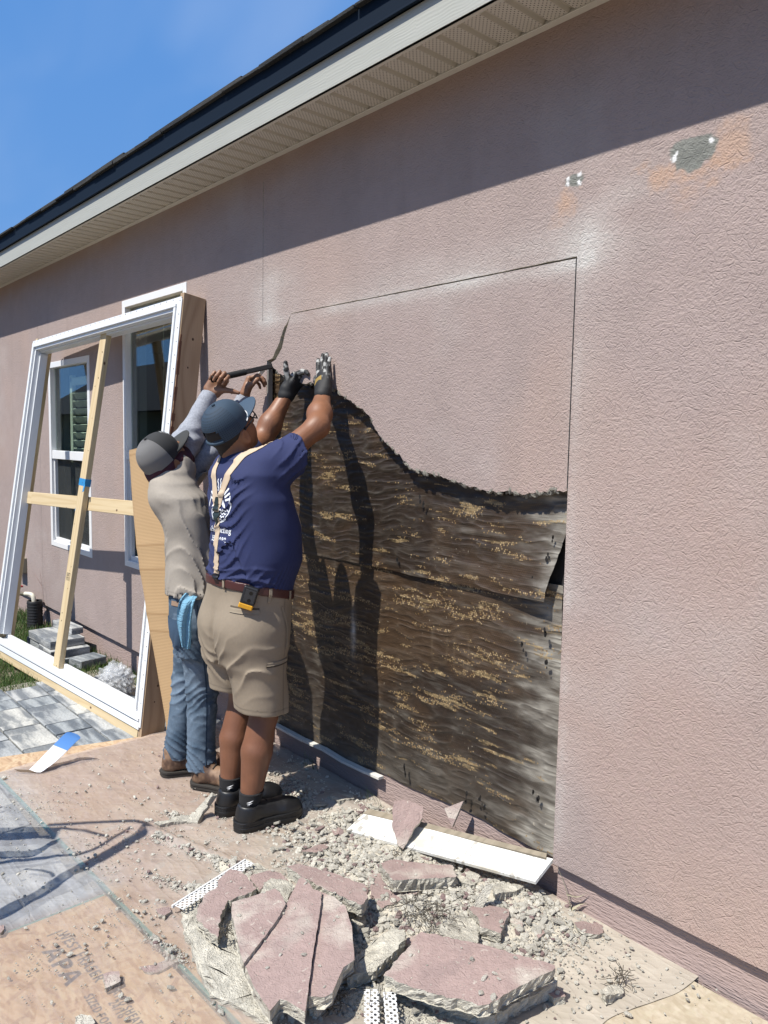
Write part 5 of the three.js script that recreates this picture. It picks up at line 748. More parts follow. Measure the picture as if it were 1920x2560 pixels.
function netMesh(f, mn, mx, cell, shade) {
  const n = [0, 1, 2].map((k) => Math.ceil((mx[k] - mn[k]) / cell) + 1), [nx, ny, nz] = n, S = new Float32Array(nx * ny * nz), B = 6, done = new Uint8Array(1);
  for (let bz = 0; bz < nz; bz += B) for (let by = 0; by < ny; by += B) for (let bx = 0; bx < nx; bx += B) {
    const h = B * 0.5, c = f(mn[0] + (bx + h) * cell, mn[1] + (by + h) * cell, mn[2] + (bz + h) * cell), far = Math.abs(c) > B * cell * 0.87 * 1.6 + 0.02;
    for (let k = bz; k < Math.min(nz, bz + B); k++) for (let j = by; j < Math.min(ny, by + B); j++) for (let i = bx; i < Math.min(nx, bx + B); i++) S[(k * ny + j) * nx + i] = far ? c : f(mn[0] + i * cell, mn[1] + j * cell, mn[2] + k * cell);
  }
  const id = new Int32Array(nx * ny * nz).fill(-1), P = [], I = [], o8 = []; for (let e = 0; e < 8; e++) o8.push((e & 1) + ((e >> 1) & 1) * nx + (e >> 2) * nx * ny);
  const ed = [[0, 1], [2, 3], [4, 5], [6, 7], [0, 2], [1, 3], [4, 6], [5, 7], [0, 4], [1, 5], [2, 6], [3, 7]];
  for (let k = 0; k < nz - 1; k++) for (let j = 0; j < ny - 1; j++) for (let i = 0; i < nx - 1; i++) {
    const b = (k * ny + j) * nx + i; let m = 0; for (let e = 0; e < 8; e++) if (S[b + o8[e]] < 0) m |= 1 << e; if (m === 0 || m === 255) continue;
    let x = 0, y = 0, z = 0, q = 0; for (const [u, v] of ed) { const a = S[b + o8[u]], c = S[b + o8[v]]; if ((a < 0) === (c < 0)) continue; const t = a / (a - c); x += (u & 1) + ((v & 1) - (u & 1)) * t; y += ((u >> 1) & 1) + (((v >> 1) & 1) - ((u >> 1) & 1)) * t; z += (u >> 2) + ((v >> 2) - (u >> 2)) * t; q++; }
    id[b] = P.length / 3; P.push(mn[0] + (i + x / q) * cell, mn[1] + (j + y / q) * cell, mn[2] + (k + z / q) * cell);
  }
  const sx = 1, sy = nx, sz = nx * ny, quad = (a, b, c, d, fl) => { if (a < 0 || b < 0 || c < 0 || d < 0) return; fl ? I.push(a, b, c, a, c, d) : I.push(a, c, b, a, d, c); };
  for (let k = 1; k < nz - 1; k++) for (let j = 1; j < ny - 1; j++) for (let i = 1; i < nx - 1; i++) {
    const b = (k * ny + j) * nx + i, s = S[b] < 0;
    if (s !== (S[b + sx] < 0)) quad(id[b - sy - sz], id[b - sz], id[b], id[b - sy], s);
    if (s !== (S[b + sy] < 0)) quad(id[b - sx - sz], id[b - sx], id[b], id[b - sz], s);
    if (s !== (S[b + sz] < 0)) quad(id[b - sx - sy], id[b - sy], id[b], id[b - sx], s);
  }
  const g = new THREE.BufferGeometry(); g.setAttribute('position', new THREE.Float32BufferAttribute(P, 3)); g.setIndex(I); g.computeVertexNormals();
  const U = new Float32Array(P.length / 3 * 2); for (let i = 0; i < U.length / 2; i++) { U[i * 2] = P[i * 3] + P[i * 3 + 2]; U[i * 2 + 1] = P[i * 3 + 1]; } g.setAttribute('uv', new THREE.BufferAttribute(U, 2));
  if (shade) paint(g, shade);
  return g;
}
function paint(g, fn) { const p = g.attributes.position, C = new Float32Array(p.count * 3); for (let i = 0; i < p.count; i++) { const c = fn(p.getX(i), p.getY(i), p.getZ(i)); C.set(c, i * 3); } g.setAttribute('color', new THREE.BufferAttribute(C, 3)); return g; }
function joinV(list) { return mergeGeometries(list.map((g) => { const n = g.toNonIndexed(); for (const k of Object.keys(n.attributes)) if (!['position', 'normal', 'uv', 'color'].includes(k)) n.deleteAttribute(k); return n; })); }
// a strip or patch that lies on the surface of field f: rows of points are marched from outside along dir until they touch
function drape(f, rows, dir, off, thick = 0.003) {
  const hit = (p, dir) => { let q = p.clone(); for (let i = 0; i < 80; i++) { const d = f(q.x, q.y, q.z); if (d < 0.0007) return q.addScaledVector(dir, -off); q.addScaledVector(dir, Math.max(0.001, d * 0.6)); if (q.distanceToSquared(p) > 0.36) break; } return null; };
  const dr = (j) => Array.isArray(dir) ? dir[j] : dir; const R = rows.map((r, j) => r.map((p) => hit(p, dr(j)))).filter((r) => r.every((p) => p)), m = R.length, n = R[0].length, P = [], U = [], I = [];
  for (const o of [0, thick]) for (let j = 0; j < m; j++) for (let i = 0; i < n; i++) { const p = R[j][i].clone().addScaledVector(dr(j), o); P.push(p.x, p.y, p.z); U.push(i / (n - 1), 1 - j / (m - 1)); }
  const N = m * n; for (let j = 0; j < m - 1; j++) for (let i = 0; i < n - 1; i++) { const a = j * n + i; I.push(a, a + n, a + 1, a + 1, a + n, a + n + 1, N + a, N + a + 1, N + a + n, N + a + 1, N + a + n + 1, N + a + n); }
  for (let j = 0; j < m - 1; j++) for (const c of [0, n - 1]) { const a = j * n + c; I.push(a, a + n, N + a, N + a, a + n, N + a + n); } for (let i = 0; i < n - 1; i++) for (const r of [0, m - 1]) { const a = r * n + i; I.push(a, N + a, a + 1, a + 1, N + a, N + a + 1); }
  const g = new THREE.BufferGeometry(); g.setAttribute('position', new THREE.Float32BufferAttribute(P, 3)); g.setAttribute('uv', new THREE.Float32BufferAttribute(U, 2)); g.setIndex(I); g.computeVertexNormals(); return g;
}
// rows across a path of points (width w along side vector)
function pathRows(pts, side, w, n = 40, cols = 4) { const c = new THREE.CatmullRomCurve3(pts), out = []; for (let i = 0; i <= n; i++) { const p = c.getPoint(i / n), r = []; for (let k = 0; k <= cols; k++) r.push(p.clone().addScaledVector(side, w * (k / cols - 0.5))); out.push(r); } return out; }
// a hand: wrist position, direction of the fingers, palm normal, which hand, and per-finger bend
function handField(W, Y, N, right, o) {
  const s = o.s ?? 1, fat = o.fat ?? 1, X = right ? Y.clone().cross(N) : N.clone().cross(Y); X.normalize(); N = X.clone().cross(Y); if (!right) N.negate(); N.normalize();
  const at3 = (a, b, c) => W.clone().addScaledVector(X, a * s).addScaledVector(Y, b * s).addScaledVector(N, c * s), parts = [];
  parts.push(cap(at3(0.024, 0.012, 0), at3(0.030, 0.088, 0), 0.020 * s * fat, 0.0125 * s * fat), cap(at3(0.006, 0.010, -0.002), at3(0.009, 0.092, -0.003), 0.021 * s * fat, 0.0135 * s * fat), cap(at3(-0.012, 0.010, -0.001), at3(-0.012, 0.088, -0.002), 0.020 * s * fat, 0.0130 * s * fat), cap(at3(-0.022, 0.012, 0), at3(-0.031, 0.078, 0.002), 0.018 * s * fat, 0.0115 * s * fat), cap(at3(0.020, 0.015, 0.006), at3(0.034, 0.045, 0.010), 0.019 * s * fat, 0.015 * s * fat));
  const palm = (x, y, z) => { let d = 9; for (const p of parts) d = smin(d, p(x, y, z), 0.014); return d; };
  const fingers = [], L = [[0.046, 0.027, 0.021], [0.050, 0.031, 0.023], [0.047, 0.029, 0.022], [0.036, 0.021, 0.019]], bx = [0.030, 0.009, -0.012, -0.031], by = [0.088, 0.092, 0.088, 0.078];
  for (let i = 0; i < 4; i++) {
    let p = at3(bx[i], by[i], 0), th = 0; const r = [0.0095, 0.0098, 0.0092, 0.0082][i] * s * fat, sp = (o.spread ?? 0.1) * [1, 0.25, -0.35, -1.1][i], segs = [];
    for (let k = 0; k < 3; k++) { th += (o.curl[i] ?? o.curl)[k]; const d = Y.clone().multiplyScalar(Math.cos(th)).addScaledVector(N, Math.sin(th)).addScaledVector(X, sp).normalize(), q = p.clone().addScaledVector(d, L[i][k] * s); segs.push(cap(p, q, r * (1 - 0.07 * k), r * (0.95 - 0.08 * k))); p = q; }
    fingers.push((x, y, z) => smin(smin(segs[0](x, y, z), segs[1](x, y, z), 0.004), segs[2](x, y, z), 0.004));
  }
  const [t1, t2, t3] = o.thumb.map((q) => at3(...q)), ta = cap(at3(0.026, 0.030, 0.008), t1, 0.016 * s * fat, 0.0125 * s * fat), tb = cap(t1, t2, 0.0125 * s * fat, 0.011 * s * fat), tc = cap(t2, t3, 0.011 * s * fat, 0.0085 * s * fat);
  return (x, y, z) => { let d = palm(x, y, z); for (const g of fingers) d = smin(d, g(x, y, z), 0.005); return smin(smin(smin(d, ta(x, y, z), 0.012), tb(x, y, z), 0.005), tc(x, y, z), 0.005); };
}
const boxOf = (list, m) => { const a = V(9, 9, 9), b = V(-9, -9, -9); list.forEach((p) => { a.min(p); b.max(p); }); return [[a.x - m, a.y - m, a.z - m], [b.x + m, b.y + m, b.z + m]]; };
// head in its own frame (looking along -z), radius values for an adult
const headLocal = (() => {
  const cr = ell(V(0, 0.035, 0.012), V(0.077, 0.092, 0.099)), face = ell(V(0, -0.035, -0.032), V(0.062, 0.085, 0.068)), jaw = cap(V(0.042, -0.062, -0.005), V(0, -0.104, -0.062), 0.024, 0.022), jaw2 = cap(V(-0.042, -0.062, -0.005), V(0, -0.104, -0.062), 0.024, 0.022), chk = ell(V(0, -0.045, -0.045), V(0.057, 0.05, 0.05));
  const nose = cap(V(0, 0.004, -0.098), V(0, -0.036, -0.118), 0.009, 0.013), brow = cap(V(-0.035, 0.022, -0.082), V(0.035, 0.022, -0.082), 0.012, 0.012), lip = cap(V(-0.017, -0.068, -0.094), V(0.017, -0.068, -0.094), 0.008, 0.008), lip2 = cap(V(-0.014, -0.080, -0.091), V(0.014, -0.080, -0.091), 0.008, 0.008);
  const ear = (s) => { const o = ell(V(0.079 * s, -0.022, 0.012), V(0.011, 0.033, 0.022)), h = ell(V(0.089 * s, -0.020, 0.010), V(0.007, 0.019, 0.011)), lobe = ell(V(0.077 * s, -0.050, 0.006), V(0.008, 0.011, 0.010)); return (x, y, z) => smin(smax(o(x, y, z), -h(x, y, z), 0.006), lobe(x, y, z), 0.006); }, e1 = ear(1), e2 = ear(-1);
  const eye1 = ell(V(0.031, 0.0, -0.101), V(0.014, 0.008, 0.012)), eye2 = ell(V(-0.031, 0.0, -0.101), V(0.014, 0.008, 0.012)), ball1 = ell(V(0.031, -0.001, -0.083), V(0.012, 0.011, 0.012)), ball2 = ell(V(-0.031, -0.001, -0.083), V(0.012, 0.011, 0.012));
  return (x, y, z) => { let d = smin(cr(x, y, z), face(x, y, z), 0.03); d = smin(d, smin(jaw(x, y, z), jaw2(x, y, z), 0.02), 0.025); d = smin(d, chk(x, y, z), 0.02); d = smin(d, brow(x, y, z), 0.015); d = smax(d, -Math.min(eye1(x, y, z), eye2(x, y, z)), 0.01); d = Math.min(d, ball1(x, y, z), ball2(x, y, z)); d = smin(d, nose(x, y, z), 0.012); d = smin(d, Math.min(lip(x, y, z), lip2(x, y, z)), 0.006); return smin(d, Math.min(e1(x, y, z), e2(x, y, z)), 0.006); };
})();
const headMatrix = (c, pitch, yaw, roll, s) => new THREE.Matrix4().compose(c, new THREE.Quaternion().setFromEuler(new THREE.Euler(pitch, yaw, roll, 'YXZ')), V(s, s, s));
const fieldIn = (f, M) => { const e = M.clone().invert().elements, s = M.getMaxScaleOnAxis(); return (x, y, z) => s * f(e[0] * x + e[4] * y + e[8] * z + e[12], e[1] * x + e[5] * y + e[9] * z + e[13], e[2] * x + e[6] * y + e[10] * z + e[14]); };
// cap in head frame: crown mesh and curved visor
function crownGeo(y0, part, hole = true) { // part: 'all' | 'front' | 'back'
  const P = [], I = [], nu = 64, nv = 18, rows = []; const R = V(0.087, 0.100, 0.106);
  for (let j = 0; j <= nv; j++) for (let i = 0; i <= nu; i++) { const a = i / nu * Math.PI * 2, v = j / nv, el = lerp(-0.30, Math.PI / 2, v), seam = 1 - 0.012 * Math.pow(Math.abs(Math.cos(3 * a)), 24) + 0.012 * Math.max(0, -Math.cos(a)) * Math.sin(v * 3); const ce = Math.pow(Math.max(0, Math.cos(Math.max(0, el))), 0.8); P.push(Math.sin(a) * R.x * ce * seam, y0 + (el < 0 ? el * 0.10 : Math.sin(el) * R.y * 0.95), Math.cos(a) * R.z * ce * seam + 0.010); }
  const keep = (i, j) => { const a = ((i + 0.5) / nu * Math.PI * 2), c = Math.cos(a), v = j / nv; if (hole && c > 0.80 && v < 0.30 && part !== 'front') { const w = (c - 0.80) / 0.2; if (v > 0.07 && v < 0.07 + 0.30 * Math.sqrt(w)) return false; } if (part === 'front') return c < -0.02; if (part === 'back') return c >= -0.02; return true; };
  for (let j = 0; j < nv; j++) for (let i = 0; i < nu; i++) { if (!keep(i, j)) continue; const a = j * (nu + 1) + i; I.push(a, a + 1, a + nu + 2, a, a + nu + 2, a + nu + 1); }
  const g = new THREE.BufferGeometry(); g.setAttribute('position', new THREE.Float32BufferAttribute(P, 3)); const U = []; for (let i = 0; i < P.length; i += 3) U.push(Math.atan2(P[i], P[i + 2]) * 0.1, P[i + 1]); g.setAttribute('uv', new THREE.Float32BufferAttribute(U, 2)); g.setIndex(I); g.computeVertexNormals(); return g;
}
function visorGeo(y0, len = 0.078, tilt = 0.18) {
  const P = [], I = [], nu = 28, nv = 10; const put = (o) => { for (let j = 0; j <= nv; j++) for (let i = 0; i <= nu; i++) { const a = lerp(-1.18, 1.18, i / nu), v = j / nv, bx = Math.sin(a) * 0.086, bz = -Math.cos(a) * 0.104 + 0.010, k = len * Math.pow(Math.cos(a * 1.22), 0.6) * v; const x = bx * (1 - 0.06 * v), z = bz - k, y = y0 - 0.020 - k * tilt - 0.20 * 0.5 * x * x / 0.09 * (0.5 + 0.5 * v) * 1.6 + o; P.push(x, y, z); } };
  put(0.003); put(-0.0015); const N = (nu + 1) * (nv + 1); for (let j = 0; j < nv; j++) for (let i = 0; i < nu; i++) { const a = j * (nu + 1) + i; I.push(a, a + 1, a + nu + 2, a, a + nu + 2, a + nu + 1, N + a, N + a + nu + 2, N + a + 1, N + a, N + a + nu + 1, N + a + nu + 2); } for (let i = 0; i < nu; i++) { const a = nv * (nu + 1) + i; I.push(a, a + 1, N + a + 1, a, N + a + 1, N + a); }
  const g = new THREE.BufferGeometry(); g.setAttribute('position', new THREE.Float32BufferAttribute(P, 3)); g.setAttribute('uv', new THREE.Float32BufferAttribute(new Float32Array(P.length / 3 * 2), 2)); g.setIndex(I); g.computeVertexNormals(); return g;
}
// shoe in its own frame: toe along -z, heel at z = 0
function shoeGeo(upperH, boot) {
  const heel = cap(V(0, 0.050, -0.046), V(0, upperH, -0.056), 0.043, 0.043), mid = cap(V(0, 0.068, -0.07), V(0.004, 0.050, -0.20), 0.044, 0.044), toe = ell(V(0.006, 0.044, -0.236), V(0.052, 0.044, 0.062)), ank = cap(V(0, upperH + 0.01, -0.062), V(0, upperH + 0.2, -0.07), 0.036, 0.036);
  const up = (x, y, z) => { let d = smin(smin(heel(x, y, z), mid(x, y, z), 0.03), toe(x, y, z), 0.03); d += (n3(x * 55, y * 70, z * 55) - 0.5) * (boot ? 0.006 : 0.0025) * sstep(-0.05, -0.2, z) + (boot ? 0.003 * Math.sin(z * 260 + x * 90) * sstep(-0.12, -0.19, z) * sstep(0.04, 0.08, y) : 0); d = smax(d, y - upperH - 0.018 - 0.10 * (z + 0.06) * (z < -0.06 ? 0.4 : 1), 0.012); d = smax(d, 0.022 - y, 0.004); return smax(d, -(ank(x, y, z)), 0.004); };
  const half = (z) => { const t = clamp(-z / 0.298), w = t < 0.3 ? lerp(0.040, 0.0405, t / 0.3) : t < 0.72 ? lerp(0.0405, 0.051, sstep(0.3, 0.72, t)) : 0.051; const c = t < 0.12 ? Math.sqrt(1 - Math.pow(1 - t / 0.12, 2)) : t > 0.74 ? Math.sqrt(Math.max(0, 1 - Math.pow((t - 0.74) / 0.26, 2))) : 1; return w * c; };
  const out = (k) => { const p = [], N = 26; for (let i = 0; i <= N; i++) { const t = 0.5 - 0.5 * Math.cos(i / N * Math.PI), z = -0.298 * t; p.push([half(z) + k * (i && i < N ? 1 : 0) + 0.006 * sstep(-0.12, -0.26, z), z + (i ? i === N ? -k : 0 : k)]); } for (let i = N - 1; i > 0; i--) { const t = 0.5 - 0.5 * Math.cos(i / N * Math.PI), z = -0.298 * t; p.push([-half(z) - k + 0.006 * sstep(-0.12, -0.26, z), z]); } return p; };
  const layer = (k, y, h) => { const g = new THREE.ExtrudeGeometry(shapeOf(out(k).map(([x, z]) => [x, -z])), { depth: h, bevelEnabled: true, bevelSize: 0.0025, bevelThickness: 0.0025, bevelSegments: 2 }); g.rotateX(-Math.PI / 2); g.translate(0, y, 0); return g; };
  const sole = boot ? merge([layer(0.002, 0.003, 0.012), layer(0.005, 0.019, 0.007)]) : merge([layer(0.001, 0.003, 0.009), layer(0.004, 0.0155, 0.007), layer(0.0025, 0.026, 0.008), layer(0.004, 0.038, 0.005)]);
  return [netMesh(up, [-0.075, 0, -0.32], [0.075, upperH + 0.05, 0.02], 0.004), sole];
}
const placeGeo = (g, p, yaw, roll = 0) => { const q = g.clone(); if (roll) q.rotateZ(roll); q.rotateY(yaw); q.translate(p.x, p.y, p.z); return q; };
const vc = (rough, o = {}) => mat(1, 1, 1, rough, { vertexColors: true, ...o });
const GROUND = 0.019;

// ===== man in the blue shirt =====
{
  const man = thing('person', 'man in blue T-shirt, suspenders, khaki shorts and navy cap pushing the stucco with gloved hands', 'person');
  const shR = V(-2.612, 1.495, 0.462), elR = V(-2.607, 1.661, 0.225), wrR = V(-2.780, 1.815, 0.068), shL = V(-2.925, 1.495, 0.445), elL = V(-3.07, 1.595, 0.205), wrL = V(-3.062, 1.822, 0.068);
  const hipR = V(-2.665, 0.86, 0.475), knR = V(-2.655, 0.46, 0.445), anR = V(-2.632, 0.09, 0.535), hipL = V(-2.835, 0.86, 0.475), knL = V(-2.835, 0.46, 0.44), anL = V(-2.808, 0.09, 0.525);
  const HM = headMatrix(V(-2.780, 1.636, 0.530), 0.70, 0.22, 0.02, 0.96), head = fieldIn(headLocal, HM), neck = cap(V(-2.755, 1.46, 0.50), V(-2.775, 1.59, 0.525), 0.066, 0.058);
  const core = [[0.72, -2.75, 0.48, 0.10, 0.08], [0.95, -2.75, 0.475, 0.16, 0.12], [1.2, -2.73, 0.46, 0.15, 0.13], [1.42, -2.74, 0.48, 0.14, 0.10], [1.50, -2.755, 0.49, 0.08, 0.06]], torso = loft(core, 0.0);
  const deltR = ell(V(-2.592, 1.51, 0.44), V(0.05, 0.05, 0.055)), arms = [cap(shR, elR, 0.050, 0.046), cap(elR, V(-2.665, 1.715, 0.172), 0.046, 0.050), cap(V(-2.665, 1.715, 0.172), wrR, 0.050, 0.031), cap(shL, elL, 0.050, 0.047), cap(elL, V(-3.068, 1.675, 0.158), 0.047, 0.050), cap(V(-3.068, 1.675, 0.158), wrL, 0.050, 0.032)];
  const legs = [cap(hipR, knR, 0.078, 0.056), cap(V(-2.655, 0.50, 0.445), V(-2.648, 0.32, 0.488), 0.055, 0.064), cap(V(-2.648, 0.32, 0.488), anR, 0.064, 0.036), cap(hipL, knL, 0.078, 0.056), cap(V(-2.835, 0.50, 0.44), V(-2.830, 0.32, 0.485), 0.055, 0.064), cap(V(-2.830, 0.32, 0.485), anL, 0.064, 0.036)];
  const body = (x, y, z) => { let a = 9, l = 9; for (const p of arms) a = smin(a, p(x, y, z), 0.03); if (y < 1) for (const p of legs) l = Math.min(smin(l, p(x, y, z), 0.012)); let d = smin(torso(x, y, z), a, 0.04); d = smin(d, l, 0.012); return smin(d, smin(neck(x, y, z), head(x, y, z), 0.03), 0.03); };
  const skin = (x, y, z) => { const v = 0.9 + 0.25 * (n3(x * 30, y * 30, z * 30) - 0.5) + 0.1 * (n3(x * 140, y * 140, z * 140) - 0.5), b = y > 1.5 ? [0.275, 0.118, 0.058] : [0.215, 0.090, 0.046]; return b.map((q) => q * v); };
  const bg = netMesh(body, [-3.20, 0.03, 0.02], [-2.45, 1.80, 0.70], 0.007, skin), hg = (() => { const g = netMesh(headLocal, [-0.11, -0.15, -0.15], [0.11, 0.14, 0.13], 0.0034); g.applyMatrix4(HM); return paint(g, skin); })();
  mesh(joinV([bg, hg]), vc(0.5), 'body', man);
  // hair below the cap
  { const sc = ell(V(0, 0.030, 0.014), V(0.0805, 0.092, 0.102)), nape = ell(V(0, -0.06, 0.05), V(0.062, 0.05, 0.055)), f = (x, y, z) => { let d = smin(sc(x, y, z), nape(x, y, z), 0.03) + (n3(x * 300, y * 300, z * 300) - 0.5) * 0.002; d = smax(d, y - 0.10, 0.004); d = smax(d, -0.098 - y, 0.01); return smax(d, -0.012 - z - 0.45 * (y + 0.02), 0.006); }; const g = netMesh(f, [-0.1, -0.12, -0.1], [0.1, 0.07, 0.13], 0.004); g.applyMatrix4(HM); mesh(g, mat(0.018, 0.013, 0.011, 0.8), 'hair', man); }
  // T-shirt
  const tSec = [[0.93, -2.745, 0.468, 0.204, 0.155], [1.0, -2.74, 0.463, 0.206, 0.160], [1.12, -2.72, 0.446, 0.206, 0.178], [1.24, -2.718, 0.448, 0.202, 0.172], [1.36, -2.73, 0.468, 0.202, 0.154], [1.46, -2.748, 0.482, 0.190, 0.132], [1.52, -2.755, 0.488, 0.125, 0.095], [1.555, -2.76, 0.492, 0.075, 0.072]];
  const tl = loft(tSec, 0.0, 2.2), slR = cap(V(-2.635, 1.475, 0.468), V(-2.598, 1.553, 0.33), 0.086, 0.084), slL = cap(V(-2.90, 1.475, 0.455), V(-3.00, 1.56, 0.31), 0.088, 0.080), axR = V(0.06, 0.16, -0.97).normalize(), axL = V(-0.5, 0.35, -0.79).normalize();
  const crease = (p) => { const t = p - Math.floor(p), a = Math.abs(2 * t - 1); return a * a * a; };
  const folds = (x, y, z) => {
    const s = (z - 0.48) * 0.9, n = fb3(x * 4, y * 4, z * 4, 2), q = fb3(x * 4 + 9, y * 4, z * 4, 2), q2 = fb3(x * 6, y * 6 + 4, z * 6, 2);
    const p = (y - 1.05) * 0.72 + s * 0.78 + (x + 2.75) * 0.1;                 // drawn up from the back of the waist to the raised arm
    let d = -0.0092 * crease(p * 27 + n * 4.5) * sstep(0.40, 0.56, q) * sstep(0.36, 0.48, z) * sstep(-2.555, -2.63, x) * sstep(1.50, 1.40, y);
    d -= 0.0060 * crease(p * 47 + n * 8) * sstep(0.46, 0.60, q2) * sstep(0.36, 0.48, z);
    d -= 0.010 * crease(y * 26 + n * 3 + x * 1.2) * sstep(1.13, 1.06, y) * sstep(0.44, 0.56, z);    // blousing over the belt
    d -= 0.008 * crease((y * 0.62 + z * 0.78 + x * 0.1) * 30 + n * 3) * sstep(1.40, 1.47, y) * sstep(0.50, 0.40, z) * sstep(-2.78, -2.70, x); // pulled sleeve
    d -= 0.012 * Math.exp(-Math.pow((x + 2.60 + (y - 1.15) * 0.42) / 0.012, 2)) * sstep(1.26, 1.16, y) * sstep(0.5, 0.56, z);
    return d + 0.009 * (fb3(x * 8, y * 6, z * 8, 2) - 0.5) + 0.004;
  };
  const shirt = (x, y, z) => { let d = smin(tl(x, y, z), slR(x, y, z), 0.055); d = smin(d, slL(x, y, z), 0.055); d += folds(x, y, z); const d0 = d;
    const cR = (x + 2.598) * axR.x + (y - 1.553) * axR.y + (z - 0.335) * axR.z, cL = (x + 3.0) * axL.x + (y - 1.55) * axL.y + (z - 0.32) * axL.z; const nearR = Math.hypot(x + 2.60, y - 1.56, z - 0.32) < 0.2, nearL = Math.hypot(x + 3.0, y - 1.56, z - 0.3) < 0.17;
    if (nearR) d = smax(d, cR, 0.004); if (nearL) d = smax(d, cL, 0.004); d = smax(d, 1.006 + (z - 0.47) * 0.22 - y, 0.006);
    if (nearR) d = smax(d, -Math.max(d0 + 0.009, -0.03 - cR), 0.003); if (nearL) d = smax(d, -Math.max(d0 + 0.009, -0.03 - cL), 0.003);
    return smax(d, -(Math.hypot((x + 2.775) / 1.0, (y - 1.58) / 0.62, (z - 0.52) / 1.0) - 0.086), 0.006); };
  const shirtTex = (x, y, z) => { const v = 0.93 + 0.14 * (n3(x * 240, y * 240, z * 240) - 0.5) + 0.14 * (fb3(x * 5, y * 5, z * 5, 2) - 0.5); return [0.020 * v, 0.030 * v, 0.110 * v]; };
  mesh(netMesh(shirt, [-3.14, 0.93, 0.18], [-2.46, 1.66, 0.74], 0.0048, shirtTex), vc(0.85), 'shirt', man);
  // back print: round emblem and two lines of lettering, draped on the shirt
  { const cv = document.createElement('canvas'); cv.width = cv.height = 512; const g = cv.getContext('2d'); g.clearRect(0, 0, 512, 512); g.strokeStyle = g.fillStyle = '#e9edf2'; g.lineCap = 'round'; g.lineWidth = 11; g.beginPath(); g.arc(256, 190, 150, -0.35, Math.PI + 0.35); g.stroke();
    for (let i = -5; i <= 5; i++) { const a = -Math.PI / 2 + i * 0.27; g.lineWidth = Math.abs(i) > 2 ? 17 : 10; g.beginPath(); if (Math.abs(i) > 2) { g.moveTo(256 + Math.cos(a) * 92, 190 + Math.sin(a) * 92); g.lineTo(256 + Math.cos(a) * 152, 190 + Math.sin(a) * 152); } else for (let k = 0; k <= 12; k++) { const r = 92 + k * 7, w = Math.sin(k * 1.1) * 5; g.lineTo(256 + Math.cos(a) * r - Math.sin(a) * w, 190 + Math.sin(a) * r + Math.cos(a) * w); } g.stroke(); }
    g.beginPath(); g.moveTo(150, 230); g.lineTo(225, 130); g.lineTo(262, 180); g.lineTo(290, 150); g.lineTo(362, 230); g.lineTo(318, 222); g.lineTo(282, 192); g.lineTo(262, 214); g.lineTo(226, 166); g.lineTo(190, 222); g.fill();
    g.lineWidth = 9; for (let r = 0; r < 4; r++) { g.beginPath(); const w = 125 - r * 22; for (let k = -w; k <= w; k += 4) g.lineTo(256 + k, 248 + r * 24 + Math.sin(k * 0.16) * 6); g.stroke(); }
    g.textAlign = 'center'; g.font = 'bold 54px sans-serif'; g.fillText('Contracting', 262, 418); g.font = 'bold 58px sans-serif'; g.fillText('555-9180', 250, 490);
    const t = new THREE.CanvasTexture(cv); t.colorSpace = THREE.SRGBColorSpace; const rows = []; for (let j = 0; j <= 40; j++) { const r = []; for (let i = 0; i <= 40; i++) r.push(V(-2.722 + (i / 40 - 0.5) * 0.26, 1.452 - j / 40 * 0.27, 0.80)); rows.push(r); }
    const q = drape(shirt, rows, V(0, 0, -1), 0.0016, 0.0006); mesh(q, mat(1, 1, 1, 0.8, { map: t, transparent: true }), 'shirt_print', man); }
  // suspenders
  { const web = mat(0.60, 0.47, 0.335, 0.75), S = V(1, 0, 0), dn = V(0, 0, -1);
    const xY = -2.733;
    // each point: [x, y, z near the surface, direction toward the body]
    const strap = (pts, w, s = S) => { const P = new THREE.CatmullRomCurve3(pts.map((q) => V(q[0], q[1], q[2]))), D = new THREE.CatmullRomCurve3(pts.map((q) => V(q[3], q[4], q[5]))), rows = [], dirs = []; for (let i = 0; i <= 50; i++) { const p = P.getPoint(i / 50), d = D.getPoint(i / 50).normalize(), r = []; dirs.push(d); for (let k = 0; k <= 4; k++) r.push(p.clone().addScaledVector(s, w * (k / 4 - 0.5)).addScaledVector(d, -0.16)); rows.push(r); } return drape(shirt, rows, dirs, 0.0045, 0.003); };
    for (const k of [1, -1]) mesh(strap([[xY + 0.008 * k, 1.335, 0.66, 0, 0, -1], [xY + 0.030 * k, 1.40, 0.64, 0, -0.1, -1], [xY + 0.055 * k, 1.47, 0.61, 0, -0.4, -1], [xY + 0.074 * k - 0.006, 1.53, 0.55, 0, -1, -0.7], [xY + 0.082 * k - 0.010, 1.555, 0.48, 0, -1, -0.1], [xY + 0.086 * k - 0.012, 1.53, 0.42, 0, -1, 0.5]], 0.036), web, 'suspender', man);
    mesh(strap([[xY + 0.002, 1.345, 0.66, 0, 0, -1], [xY + 0.0, 1.20, 0.65, 0, 0, -1], [xY + 0.0, 1.065, 0.66, 0, 0, -1]], 0.036), web, 'suspender', man);
    mesh(strap([[-2.690, 1.015, 0.30, 0, 0, 1], [-2.655, 1.10, 0.26, 0, 0, 1], [-2.640, 1.24, 0.27, 0, 0, 1], [-2.645, 1.40, 0.30, 0, 0, 1]], 0.036), web, 'suspender', man);
    const dia = []; for (let j = 0; j <= 20; j++) { const v = j / 20, w = 0.030 * (v < 0.62 ? 0.35 + 0.65 * v / 0.62 : Math.max(0.03, 1 - (v - 0.62) / 0.38)), r = []; for (let i = 0; i <= 6; i++) r.push(V(xY + (i / 6 - 0.5) * w * 1.5, 1.372 - v * 0.115, 0.8)); dia.push(r); }
    mesh(drape(shirt, dia, dn, 0.009, 0.004), mat(0.022, 0.035, 0.035, 0.45), 'leather_yoke', man);
